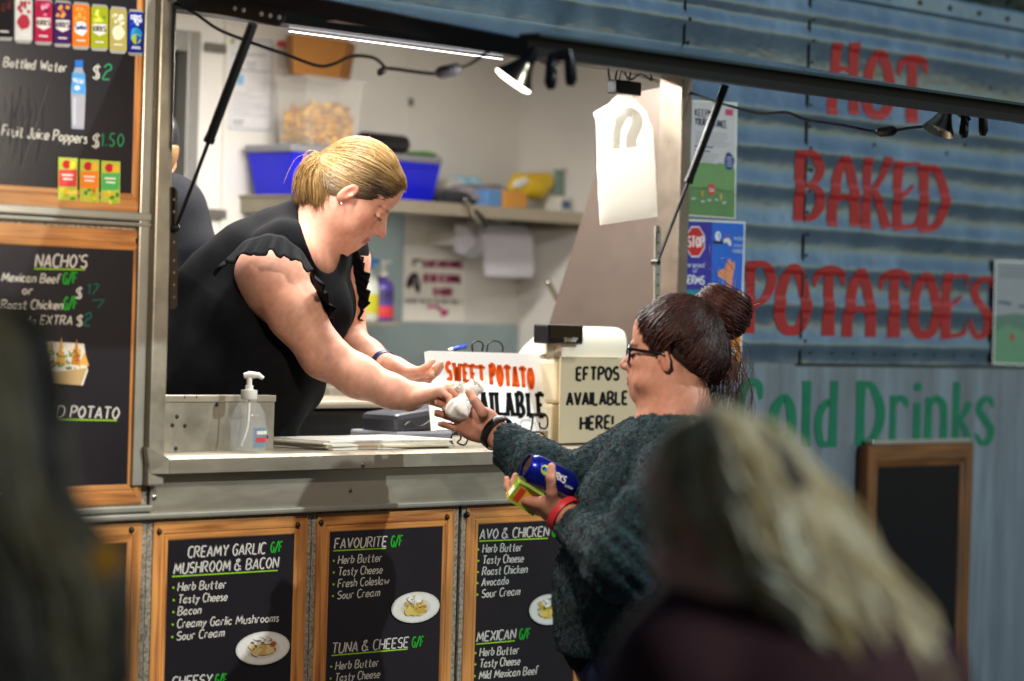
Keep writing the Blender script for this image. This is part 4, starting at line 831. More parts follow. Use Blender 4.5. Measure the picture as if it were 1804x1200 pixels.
# black and pink cylinder, green cloth
t = thing('canister', 'black canister with pink markings lying on the blue tub lid', 'canister', at(675, 258, yc0))
e0, e1 = at(636, 256, yc0), at(712, 262, yc0); zc_ = za+.023+.028; e0[2] = e1[2] = zc_
mb = MB(); mb.lathe(e0, e1-e0, [(0, .02), (.002, .026), (.006, .028), (np.linalg.norm(e1-e0)-.006, .028), (np.linalg.norm(e1-e0), .024)], 24); mb.build('body', M['dark_plastic'], t, smooth=True, auto=40)
mb = MB(); u = (e1-e0)/np.linalg.norm(e1-e0)
for k in range(5):
    for j in range(4): 
        th = -2.2+j*.28; mb.add([e0+u*(.02+.022*k+dx)+np.array((0, math.cos(th+dt)*.0285, -math.sin(th+dt)*.0285))*np.array((1, -1, 1)) for dx, dt in ((0, 0), (.015, 0), (.015, .16), (0, .16))], [[0, 1, 2, 3]])
mb.build('markings', mat('pink_ink', '#c2508a', .5), t)
def blob(name, label, cat, cx, cy, Y, rx, ry, rz, m, zbase, seed, amp=.4, n=3):
    bm = bmesh.new(); bmesh.ops.create_icosphere(bm, subdivisions=4, radius=1); c = at(cx, cy, Y); r = np.random.default_rng(seed); k = r.normal(size=(9, 3))*2.2; ph = r.uniform(0, 6, 9)
    for v in bm.verts:
        p = np.array(v.co); d = 1+amp*.3*np.sum(np.sin(k@p*1.3+ph))/3+amp*.12*math.sin(9*p[0]+3*p[2]+seed)
        v.co = Vector((c[0]+p[0]*rx*d, c[1]+p[1]*ry*d, max(zbase, zbase+rz+p[2]*rz*d)))
    mb = MB(); mb.bm(bm); o = mb.build(name, m, None, smooth=True); return tag(o, label, cat)
blob('cloth', 'green cloth scrap on the right end of the blue tub lid', 'cloth', 742, 272, YB-.16, .055, .03, .009, mat('green_cloth', '#4f8a3c', .9, bump=.3), za+.022, 3)
blob('folded_towels', 'heap of grey folded tea towels on the wall shelf beside the blue tub', 'towels', 838, 326, YB-.19, .16, .1, .035, mat('grey_towel', '#7d767a', .95, var=.2, vs=30, bump=.4, bs=90), zs+.001, 5, .5)
blob('towel', 'dark cloth tucked in front of the grey towels on the shelf', 'cloth', 800, 345, ys+.05, .07, .03, .02, mat('dark_cloth', '#2a2a30', .95), zs+.001, 8, .5)
blob('plastic_wrap', 'crumpled pale blue plastic wrap behind the grey towels', 'wrapping', 812, 300, YB-.08, .1, .05, .05, mat('pale_wrap', '#9ac4d8', .3, var=.3), zs+.001, 9, .7)
t = thing('food_packet', 'yellow packet leaning on the shelf near the end wall', 'packet', at(930, 330, YB-.2))
xa, xb = at(893, 330, YB-.18)[0], at(975, 330, YB-.18)[0]
o = sheetmesh('packet_body', dens([(905, 306), (970, 303), (976, 322), (955, 352), (900, 350), (893, 330)]), YB-.18, .035, mat('yellow_foil', '#d8b414', .35, var=.15), t)
o = sheetmesh('packet_label', dens([(905, 318), (925, 312), (935, 320), (915, 332), (903, 330)]), YB-.212, .006, M['paper'], t)
t = tag(MB().box((at(868, 350, ys)[0], ys+.02, zs+.001), (at(893, 350, ys)[0], ys+.07, at(880, 334, ys)[2]), bev=.003).build('small_box', mat('blue_box', '#5a86b8', .6), None), 'small blue box on the shelf edge in front of the yellow packet', 'box')
t = tag(MB().box((at(896, 352, ys)[0], ys+.012, zs+.001), (at(934, 352, ys)[0], ys+.06, at(915, 337, ys)[2]), bev=.003).build('small_box', mat('orange_box', '#c58a3a', .6), None), 'small orange and white carton on the shelf under the yellow packet', 'box')
t = thing('glass_tray', 'clear edged tray standing against the end wall on the shelf', 'tray', at(1000, 340, YB-.2))
mb = MB(); a, b = at(978, 358, YB-.2), at(1024, 302, YB-.2); mb.box((a[0], YB-.2, zs+.001), (min(b[0], XE-.02), YB-.19, b[2]), bev=.003); mb.build('panel', mat('green_glass', '#8fb0a4', .1, .0, trans=.5, var=.1), t)
mb = MB(); mb.box((a[0], YB-.205, b[2]), (min(b[0], XE-.02), YB-.185, b[2]+.008)); mb.build('edge_strip', M['white_plastic'], t)
# tongs hanging under the shelf
t = thing('serving_tongs', 'steel and black serving tongs hanging from the shelf edge above the paper towel', 'tongs', at(820, 352, ys))
mb = MB(); mb.tube(crom([at(x, y, ys-.01) for x, y in ((818, 350), (828, 365), (836, 383), (846, 394))], 4), .006, 8); mb.build('arm', M['chrome'], t, smooth=True)
mb = MB(); mb.tube(crom([at(x, y, ys-.016) for x, y in ((838, 372), (850, 383), (856, 398))], 4), [.006]*8+[.009], 8); mb.build('grip', M['dark_plastic'], t, smooth=True)
# paper towel on its holder
t = thing('paper_towel', 'roll of white paper towel on a wall holder under the shelf', 'paper towel', atb(880, 425, .12))
yr = YB-.11; e0, e1 = at(826, 423, yr), at(913, 428, yr); zr = (e0[2]+e1[2])/2; e0[2] = e1[2] = zr; L = e1[0]-e0[0]; RR = .060
mb = MB(); mb.lathe(e0, (1, 0, 0), [(0, .02), (-.001, RR*.97), (.004, RR), (L, RR), (L, .018)], 32); mb.build('roll', M['tissue'], t, smooth=True, auto=40)
zd = at(880, 487, yr-RR)[2]; n = 10; v = []
xa = at(853, 440, yr-RR)[0]
for k in range(n+1):
    z = zr+(zd-zr)*k/n; 
    for x in np.linspace(xa, e1[0]+.004, 6): v.append((x, yr-RR-.001-.006*math.sin(k*.6+x*9)*k/n, z))
mb = MB(); mb.add(v, [[k*6+j, k*6+j+1, k*6+7+j, k*6+6+j] for k in range(n) for j in range(5)]); mb.build('hanging_sheet', M['tissue'], t, smooth=True)
mb = MB(); mb.tube([(e0[0]-.07, yr, zr), (e1[0]+.02, yr, zr)], .012, 12); mb.build('spindle', M['chrome'], t, smooth=True)
mb = MB(); mb.box((e0[0]-.075, yr-.012, zr-.02), (e0[0]-.066, YB-.001, zr+.02), bev=.003); mb.build('bracket', M['white_plastic'], t); mb = MB(); mb.box((e1[0]+.012, yr-.02, zr-.02), (e1[0]+.02, YB-.001, zr+.02)); mb.build('bracket', M['white_plastic'], t)
mb = MB(); q0 = np.array((e0[0]-.06, yr-.01, zr)); mb.add([q0+np.array(v) for v in ((-.02, 0, .05), (.03, -.02, .03), (.05, -.03, -.01), (.01, -.02, -.05), (-.02, 0, -.04))], [[0, 1, 2], [0, 2, 3], [0, 3, 4]]); mb.build('torn_sheet', M['tissue'], t)
for k, (px, w_, h_, c_, lb, nm, ct) in enumerate(((790, .06, .09, '#c9c4ba', 'pale upright carton behind the towels, next to the blue tub', 'carton', 'carton'), (868, .05, .075, '#6f8fa8', 'blue grey jar behind the towels on the shelf', 'jar', 'jar'), (985, .07, .055, '#d8d4ca', 'white napkin pack in front of the clear edged tray', 'napkin_pack', 'napkins'))):
    c_0 = at(px, 340, YB-.1-.1*(k == 2)); y_ = YB-.1-.1*(k == 2)
    tt_ = thing(nm, lb, ct, (c_0[0], y_, zs)); mb = MB()
    if k == 1: mb.lathe((c_0[0], y_, zs+.001), (0, 0, 1), [(0, .03), (.004, .032), (h_*.8, .032), (h_*.86, .024)], 20); mb.build('glass', mat('jar_glass', c_, .15, 0, var=.3, vs=30), tt_, smooth=True, auto=40); mb = MB(); mb.lathe((c_0[0], y_, zs+h_*.87), (0, 0, 1), [(0, .028), (.014, .028), (.016, .024)], 20); mb.build('lid', M['dark_plastic'], tt_, smooth=True, auto=40)
    else: mb.box((c_0[0]-w_/2, y_-.03, zs+.001), (c_0[0]+w_/2, y_+.03, zs+h_), bev=.006); mb.build('pack', mat(nm+'_wrap', c_, .4, 0, var=.15, vs=20), tt_); mb = MB(); mb.box((c_0[0]-w_*.3, y_-.0315, zs+h_*.3), (c_0[0]+w_*.3, y_-.0302, zs+h_*.75)); mb.build('label', mat(nm+'_label', '#4a6a8a', .5, var=.4, vs=60), tt_)
# bottles beside the basin
zl_ = at(700, 566, YB-.012)[2]
def bottle(label, px, Y, r, prof_, m, capm, bands):
    c = at(px, 560, Y); t = thing('bottle', label, 'bottle', (c[0], Y, zl_)); mb = MB(); mb.lathe((c[0], Y, zl_), (0, 0, 1), [(h, k*r) for h, k in prof_], 20); mb.build('body', m, t, smooth=True, auto=50)
    for z0, z1, mm in bands: mb = MB(); mb.lathe((c[0], Y, zl_+z0), (0, 0, 1), [(0, r*1.012), (z1-z0, r*1.012)], 20); mb.f = mb.f[:-2]; mb.fm = mb.fm[:-2]; mb.build('label', mm, t, smooth=True)
    return t, (c[0], Y)
mb = MB(); q0, q1 = at(630, 566, YB-.13), at(703, 566, YB-.13); mb.box((q0[0], YB-.13, zl_-.012), (q1[0], YB-.011, zl_-.001)); mb.build('basin_ledge', M['steel'], truck)
t, c = bottle('pale spray bottle with a blue cap beside the basin', 647, YB-.08, .034, [(0, .95), (.004, 1), (.09, 1), (.12, .85), (.14, .4), (.155, .36)], mat('milky_bottle', '#cfd2c8', .3, sss=0), None, [(.02, .08, mat('yellow_label', '#c5c02a', .5))])
mb = MB(); mb.lathe((c[0], c[1], zl_+.155), (0, 0, 1), [(0, .014), (.02, .016), (.035, .01), (.04, .003)], 16); mb.box((c[0]-.008, c[1]-.008, zl_+.172), (c[0]+.04, c[1]+.008, zl_+.186), bev=.003); mb.build('cap', mat('cap_blue', '#1f7fd8', .4), t, smooth=True, auto=40)
t, c = bottle('purple and red hand soap pump bottle beside the basin', 672, YB-.09, .036, [(0, .95), (.004, 1), (.1, 1), (.118, .8), (.125, .4), (.135, .38)], mat('soap_purple', '#4a3a86', .3, var=.4, vs=40), None, [(.01, .045, mat('soap_red', '#c2343a', .4, var=.5, vs=45)), (.06, .095, mat('soap_dark', '#3a2f66', .4, var=.6, vs=50))])
mb = MB(); mb.lathe((c[0], c[1], zl_+.135), (0, 0, 1), [(0, .016), (.014, .016), (.015, .006), (.034, .006), (.035, .011), (.044, .011)], 16); mb.box((c[0]-.01, c[1]-.006, zl_+.176), (c[0]+.035, c[1]+.006, zl_+.184), bev=.002); mb.build('pump', M['white_plastic'], t, smooth=True, auto=40)
t = tag(MB().tube(crom([at(x, y, .8) for x, y in ((964, 495), (970, 505), (978, 520), (984, 530))], 4), [.007, .008, .009, .009]+[.009]*9, 10).build('tap', M['chrome'], None, smooth=True), 'chrome tap end poking out behind the steel splash guard', 'tap')

# ------------------------------------------------------------------ on the counter
t = thing('counter_guard', 'upright stainless guard behind the hand sanitiser bottle', 'steel guard', at(385, 797, .1))
a, b = at(284, 797, .1), at(484, 697, .1)
mb = MB(); mb.box((XL+.002, .1, ZC+.001), (b[0], .104, b[2])); mb.build('panel', M['steel_dull'], t)
mb = MB(); mb.box((XL+.002, .0965, b[2]-.014), (b[0]+.002, .128, b[2]+.001), bev=.002); mb.build('top_fold', M['steel'], t)
mb = MB(); mb.prism([(b[0]-.004, .105, ZC+.001), (b[0]+.0, .18, ZC+.001), (b[0], .18, ZC+.045), (b[0]-.002, .105, b[2]-.015)], (.003, 0, 0)); mb.build('end_fin', M['trim'], t)
mb = MB()
for px, py in ((382, 713), (312, 734), (304, 749), (326, 750), (310, 790), (324, 700), (345, 700), (470, 770)): q = at(px, py, .099); mb.lathe(q, (0, -1, 0), [(0, .005), (.002, .004), (.003, .001)], 8)
mb.build('bolt', M['rust'], t)
# sanitiser
cs = at(436, 795, .035); R_ = .0405
t = thing('hand_sanitiser', 'clear pump bottle of hand sanitiser on the counter edge', 'pump bottle', (cs[0], .035, ZC))
zz = lambda py: float(at(436, py, .035)[2])-ZC
H = zz(705)
out = [(.001, R_*.93), (.004, R_), (H*.55, R_), (H*.68, R_*.96), (H*.82, R_*.82), (H*.93, R_*.58), (H, R_*.38), (H+.006, R_*.36)]
mb = MB(); mb.lathe((cs[0], .035, ZC), (0, 0, 1), out+[(h-.001 if h > .01 else h+.002, r-.0015) for h, r in out][::-1], 32); mb.f = mb.f[:-2]; mb.fm = mb.fm[:-2]; mb.build('bottle', mat('bottle_plastic', '#f4f8fa', .04, trans=.0, alpha=.05, var=0, spec=1), t, smooth=True, auto=40)
hl = zz(741); mb = MB(); mb.lathe((cs[0], .035, ZC), (0, 0, 1), [(.004, R_-.003), (.008, R_-.0022), (hl, R_-.0022), (hl+.0005, .001)], 32); mb.build('gel', mat('gel_blue', '#cfdde6', .03, alpha=.09, var=.02, spec=.9), t, smooth=True, auto=40)
lab = MB()
def arc(z0, z1, t0, t1, m, nm, rr=R_+.0006):
    mb = MB(); n = 10; v = []
    for k in range(n+1):
        th = t0+(t1-t0)*k/n; v += [(cs[0]+rr*math.sin(th), .035-rr*math.cos(th), ZC+z) for z in (z0, z1)]
    mb.add(v, [[2*k, 2*k+2, 2*k+3, 2*k+1] for k in range(n)]); mb.build(nm, m, t, smooth=True)
arc(zz(787), zz(752), -.5, .7, mat('label_blue', '#5a86a8', .4, alpha=.55), 'label'); arc(zz(778), zz(769), -.35, .7, mat('label_red', '#b5464a', .4), 'label_stripe', R_+.0009); arc(zz(764), zz(758), -.3, .6, M['white_plastic'], 'label_stripe', R_+.0009)
mb = MB(); mb.lathe((cs[0], .035, ZC+H+.002), (0, 0, 1), [(0, .0165), (.002, .018), (.02, .018), (.021, .009), (.03, .009), (.031, .0055), (.045, .0055)], 20); 
zp = ZC+zz(662); mb.tube([(cs[0], .035, ZC+H+.03), (cs[0], .035, zp)], .006, 12); mb.tube([np.array((cs[0], .035, zp))-RT*.012, np.array((cs[0], .035, zp+.002)), np.array((cs[0], .035, zp+.001))+RT*.02, np.array((cs[0], .035, zp-.006))+RT*.03], [.006, .008, .006, .004], 12); mb.build('pump', M['white_plastic'], t, smooth=True, auto=40)
mb = MB(); mb.tube(crom([(cs[0]+.001, .035, ZC+H), (cs[0]-.002, .035, ZC+H*.5), (cs[0]-.02, .036, ZC+.01)], 5), .003, 8); mb.build('dip_tube', M['white_plastic'], t, smooth=True)
# stack of order books
t = thing('paper_stack', 'flat stack of order papers lying on the counter', 'papers', at(690, 785, .1))
for k in range(5):
    a, b = at(575, 786, .03), at(800, 788, .03); dx = random.uniform(-.012, .012); ang = random.uniform(-3, 3)
    mb = MB(); mb.box((a[0]+.01+dx, .02+random.uniform(0, .012), ZC+.001+k*.0042), (b[0]-.01+dx, .24, ZC+.0048+k*.0042), rot=rotm((0, 0, 1), ang)); mb.build('paper_pad', M['paper'] if k != 1 else M['cream_card'], t)
# card terminal
t = thing('card_terminal', 'dark grey card payment terminal behind the paper stack', 'card terminal', at(735, 770, .2))
a, b = at(702, 768, .2), at(800, 722, .2)
mb = MB(); mb.box((a[0], .2, ZC+.001), (b[0], .36, ZC+.03), bev=.006); mb.build('base', mat('terminal_pale', '#8c8f9a', .4), t)
mb = MB(); mb.box((a[0]+.002, .205, ZC+.031), (b[0]-.002, .33, b[2]), bev=.014, rot=rotm((0, 1, 0), -6)); mb.build('body', M['grey_plastic'], t)
mb = MB(); mb.tube(crom([at(x, y, .19) for x, y in ((712, 752), (722, 744), (740, 752), (760, 740), (772, 728))], 4), .003, 7); mb.build('cord', M['cable'], t, smooth=True)
# cash register
Yr = .06; rx0, rx1 = at(975, 700, Yr)[0], at(1113, 700, Yr)[0]
t = thing('cash_register', 'cream cash register with a black customer display', 'cash register', ((rx0+rx1)/2, .2, ZC))
ztop = at(1040, 577, Yr)[2]; yb = atx(897, 640, rx0)[1]; zbk = atx(897, 628, rx0)[2]
mb = MB(); yz = crom([(Yr+.0, ztop-.085), (Yr+.002, ztop-.03), (Yr+.02, ztop-.004), (Yr+.07, ztop), (Yr+(yb-Yr)*.6, ztop-.025), (yb-.01, zbk+.01), (yb, zbk-.05)], 4)
mb.prism([(rx0, y, z) for y, z in yz], (rx1-rx0, 0, 0)); o = mb.build('hood', mat('register_white', '#e6e0cf', .4, var=.03), t)
bm = bmesh.new(); bm.from_mesh(o.data); bmesh.ops.bevel(bm, geom=[e for e in bm.edges if len(e.link_faces) == 2 and e.calc_face_angle(0) > 1.2], offset=.026, segments=4, affect='EDGES'); bm.to_mesh(o.data); bm.free(); o.data.polygons.foreach_set('use_smooth', [True]*len(o.data.polygons)); o.data.set_sharp_from_angle(angle=.6)
mb = MB(); mb.box((rx0-.004, Yr-.012, ztop-.19), (rx1+.006, yb+.02, ztop-.081), bev=.01); mb.build('keyboard_case', M['cream_plastic'], t)
mb = MB(); mb.box((rx0-.006, Yr-.0, ZC+.001), (rx1+.01, yb+.03, ztop-.191), bev=.006); mb.build('cash_drawer', M['cream_plastic'], t)
mb = MB(); da, db = at(966, 606, Yr-.02), at(1030, 573, Yr-.02); mb.box((da[0], Yr-.018, da[2]), (db[0], Yr+.03, db[2]), bev=.005); ds = mb.build('customer_display', M['dark_plastic'], t)
mb = MB(); mb.box((da[0]+.006, Yr-.0195, da[2]+.014), (db[0]-.006, Yr-.0182, db[2]-.006)); mb.build('display_window', mat('display_glass', '#04060c', .05, spec=.8), ds)
Print(wallmap(Yr-.0185), .001).text('SHARP', (994, 602), (1017, 602.5), 7, '#d9d6cc', .22, 0).build('display_lettering', ds)
# signs
t = thing('eftpos_sign', 'cream card sign reading EFTPOS AVAILABLE HERE! taped to the cash register', 'sign', at(1055, 780, .02))
pm = planemap(at(1050, 780, .025), (0, -1, -.06)); q = [(988, 629), (1124, 633), (1120, 777), (985, 781)]
mb = MB(); mb.prism([pm(*c) for c in q], (0, .003, 0)); mb.build('card', M['cream_card'], t)
p = Print(pm, .0006)
for s, a, b, c in (('EFTPOS', (1016, 670), (1089, 669), 22), ('AVAILABLE', (999, 714), (1105, 712), 22), ('HERE!', (1023, 757), (1079, 754.5), 22)): p.text(s, a, b, c, '#17161a', .21, 0, up=(.02, -1), gap=.26)
p.build('lettering', t)
t = thing('sweet_potato_sign', 'white board sign reading SWEET POTATO AVAILABLE leaning on wire hooks', 'sign', at(870, 757, .07))
c0, c1 = at(769, 757, .075), at(979, 760, .07); c0[2] = c1[2] = (c0[2]+c1[2])/2; tl_ = at(757.5, 618, .115)
nn = np.cross(c1-c0, tl_-c0); pm = planemap(c0, nn); q = [(757, 618), (963, 624), (980, 760), (769, 757)]
mb = MB(); mb.prism([pm(*c, off=.0) for c in q], -pm.n*.018); mb.build('board', M['white_board'], t)
p = Print(pm, .0006); p.text('SWEET', (788.5, 669), (853, 676), 31, '#e0560c', .19, .0, True, up=(-.07, -1), gap=.52); p.text('POTATO', (866, 677), (940, 684), 35, '#e0560c', .19, .0, True, up=(-.07, -1), gap=.52)
p.text('AVAILABLE', (811, 731), (958, 734), 41, '#0a0b10', .17, .0, True, up=(-.07, -1), gap=.52)
p.build('lettering', t)
def hook(label, pts, Y, r=.0022):
    return tag(MB().tube(crom([at(x, y, Y) for x, y in pts], 6), r, 8).build('wire_hook', M['wire'], None, smooth=True), label, 'wire hook', 'wire hooks around the sweet potato sign')
hook('curled black wire hook gripping the lower right corner of the sweet potato sign', [(926, 766), (935, 758), (938, 744), (940, 733), (950, 728), (962, 732), (965, 745), (961, 755), (952, 753), (950, 744)], .045)
hook('curled black wire foot beside the cash drawer under the sweet potato sign', [(940, 768), (942, 762), (952, 762), (960, 770), (958, 781), (948, 783)], .05)
hook('black wire loop on the counter below the left corner of the sweet potato sign', [(800, 786), (795, 776), (798, 764), (808, 762), (812, 772), (806, 780), (818, 784), (824, 774), (822, 762)], .055)
hook('left wire curl showing above the top edge of the sweet potato sign', [(833, 620), (832, 608), (838, 602), (846, 602), (851, 608), (849, 619)], .15)
hook('right wire curl showing above the top edge of the sweet potato sign', [(858, 620), (860, 607), (868, 601), (880, 603), (886, 612), (885, 620)], .15)
t = thing('pen', 'blue ballpoint pen lying behind the top of the sweet potato sign', 'pen', at(810, 612, .3)); mb = MB(); mb.tube([at(797, 616, .3), at(820, 610, .3)], .006, 10); mb.build('barrel', mat('pen_blue', '#1d3f9a', .3), t, smooth=True); mb = MB(); mb.tube([at(790, 617, .3), at(797, 616, .3)], [.002, .005], 8); mb.build('tip', M['chrome'], t)
# ------------------------------------------------------------------ organic bodies: one smooth distance field -> one continuous mesh
FR = np.array([R0, FH, (0., 0., 1.)])                 # frame: along the picture, into it, up
def loc(p): return FR@np.array(p, float)
def P(px, py, D): return loc(pt(px, py, D))
def unloc(v): return np.asarray(v)@FR
def nrm(v): v = np.array(v, float); return v/np.linalg.norm(v)
class Field:
    def __init__(s, lo, hi, h):
        s.h = h; s.lo = np.array(lo, float); s.n = np.ceil((np.array(hi)-s.lo)/h).astype(int)+1
        s.d = np.full(s.n, .2, np.float32)
    def _win(s, lo, hi, pad):
        a = np.clip(np.floor((np.array(lo)-pad-s.lo)/s.h).astype(int), 0, s.n); b = np.clip(np.ceil((np.array(hi)+pad-s.lo)/s.h).astype(int)+1, 0, s.n)
        if np.any(b <= a): return None, None
        ax = [(s.lo[i]+s.h*np.arange(a[i], b[i])).astype(np.float32) for i in range(3)]
        return tuple(slice(a[i], b[i]) for i in range(3)), (ax[0][:, None, None], ax[1][None, :, None], ax[2][None, None, :])
    def _mix(s, w, v, k, op):
        d = s.d[w]
        if op == '+':
            if k > 0: hh = np.maximum(k-np.abs(d-v), 0)/k; s.d[w] = np.minimum(d, v)-hh*hh*k*.25
            else: s.d[w] = np.minimum(d, v)
        else:
            v = -v
            if k > 0: hh = np.maximum(k-np.abs(d-v), 0)/k; s.d[w] = np.maximum(d, v)+hh*hh*k*.25
            else: s.d[w] = np.maximum(d, v)
    def cone(s, a, b, ra, rb, k=.02, op='+'):
        a = np.array(a, float); b = np.array(b, float); r = max(ra, rb)
        w, g = s._win(np.minimum(a, b)-r, np.maximum(a, b)+r, k+3*s.h)
        if w is None: return s
        ab = b-a; L = ab@ab+1e-12
        t = np.clip(((g[0]-a[0])*ab[0]+(g[1]-a[1])*ab[1]+(g[2]-a[2])*ab[2])/L, 0, 1)
        v = np.sqrt((g[0]-a[0]-t*ab[0])**2+(g[1]-a[1]-t*ab[1])**2+(g[2]-a[2]-t*ab[2])**2)-(ra+(rb-ra)*t)
        s._mix(w, v, k, op); return s
    def chain(s, pts, rs, k=.02, op='+'):
        for i in range(len(pts)-1): s.cone(pts[i], pts[i+1], rs[i], rs[i+1], k, op)
        return s
    def ell(s, c, r, A=None, k=.02, op='+'):
        """A rows: the ellipsoid's axes"""
        c = np.array(c, float); r = np.array(r, float); A = np.eye(3) if A is None else np.array(A, float)
        ext = np.sqrt(((A*r[:, None])**2).sum(0))
        w, g = s._win(c-ext, c+ext, k+3*s.h)
        if w is None: return s
        q = [(g[0]-c[0])*A[i, 0]+(g[1]-c[1])*A[i, 1]+(g[2]-c[2])*A[i, 2] for i in range(3)]
        k0 = np.sqrt(sum((q[i]/r[i])**2 for i in range(3))); k1 = np.sqrt(sum((q[i]/r[i]**2)**2 for i in range(3)))+1e-6
        s._mix(w, k0*(k0-1)/k1, k, op); return s
    def half(s, c, n):
        """cut away the side the normal points to"""
        n = nrm(n); ax = [(s.lo[i]+s.h*np.arange(s.n[i])).astype(np.float32) for i in range(3)]
        v = (ax[0]-c[0])[:, None, None]*n[0]+(ax[1]-c[1])[None, :, None]*n[1]+(ax[2]-c[2])[None, None, :]*n[2]
        s.d = np.maximum(s.d, v); return s
    def warp(s, fn):
        near = np.argwhere(np.abs(s.d) < .04)
        if len(near): p = s.lo+near*s.h; s.d[tuple(near.T)] += fn(p).astype(np.float32)
        return s
    def mesh(s):
        d = s.d; ins = d < 0; sh = [m-1 for m in s.n]
        any_ = np.zeros(sh, bool); all_ = np.ones(sh, bool)
        for i in (0, 1):
            for j in (0, 1):
                for k in (0, 1):
                    q = ins[i:i+sh[0], j:j+sh[1], k:k+sh[2]]; any_ |= q; all_ &= q
        act = np.argwhere(any_ & ~all_); idx = np.full(sh, -1, np.int32); idx[tuple(act.T)] = np.arange(len(act))
        acc = np.zeros((len(act), 3)); cnt = np.zeros(len(act)); cor = [(i, j, k) for i in (0, 1) for j in (0, 1) for k in (0, 1)]
        val = {c: d[act[:, 0]+c[0], act[:, 1]+c[1], act[:, 2]+c[2]].astype(float) for c in cor}
        for a in cor:
            for ax in range(3):
                if a[ax] == 0:
                    b = list(a); b[ax] = 1; b = tuple(b); va, vb = val[a], val[b]; m = (va < 0) != (vb < 0)
                    t = np.where(m, va/(va-vb+1e-12), 0); p = np.tile(np.array(a, float), (len(act), 1)); p[:, ax] = t
                    acc[m] += p[m]; cnt[m] += 1
        v = s.lo+(act+acc/cnt[:, None])*s.h; fs = []
        for ax in range(3):
            o = [i for i in range(3) if i != ax]
            A = [slice(1, -1)]*3; B = [slice(1, -1)]*3; A[ax] = slice(0, -1); B[ax] = slice(1, None)
            e = np.argwhere(ins[tuple(A)] != ins[tuple(B)])
            off = np.ones(3, int); off[ax] = 0; e = e+off
            fl = ins[tuple(e.T)]
            def cell(di, dj):
                c = e.copy(); c[:, o[0]] -= di; c[:, o[1]] -= dj; return idx[tuple(c.T)]
            q = np.stack([cell(1, 1), cell(0, 1), cell(0, 0), cell(1, 0)], 1)
            flip = fl if ax != 1 else ~fl
            q[~flip] = q[~flip][:, ::-1]; fs.append(q)
        return v, np.concatenate(fs)
def grown(name, F, m, parent=None, col=None):
    v, f = F.mesh(); me = bpy.data.meshes.new(name)
    w = unloc(v).astype(np.float32)
    me.vertices.add(len(w)); me.vertices.foreach_set('co', w.ravel()); me.loops.add(f.size); me.polygons.add(len(f))
    me.loops.foreach_set('vertex_index', f.astype(np.int32).ravel()); me.polygons.foreach_set('loop_start', np.arange(0, f.size, 4, dtype=np.int32)); me.polygons.foreach_set('loop_total', np.full(len(f), 4, np.int32))
    me.update(calc_edges=True); me.validate(); me.polygons.foreach_set('use_smooth', [True]*len(me.polygons)); me.materials.append(m)
    if col is not None:
        a = me.color_attributes.new('tint', 'FLOAT_COLOR', 'POINT'); c = np.ones((len(v), 4), np.float32); c[:, :3] = col(v); a.data.foreach_set('color', c.ravel())
    o = bpy.data.objects.new(name, me); COL.objects.link(o); return hang(o, parent)
def noise3(seed, freq, n=14):
    r = np.random.default_rng(seed); k = r.normal(size=(n, 3))*freq; ph = r.uniform(0, 6.28, n)
    return lambda p: np.sin(p@k.T+ph).sum(1)/math.sqrt(n)
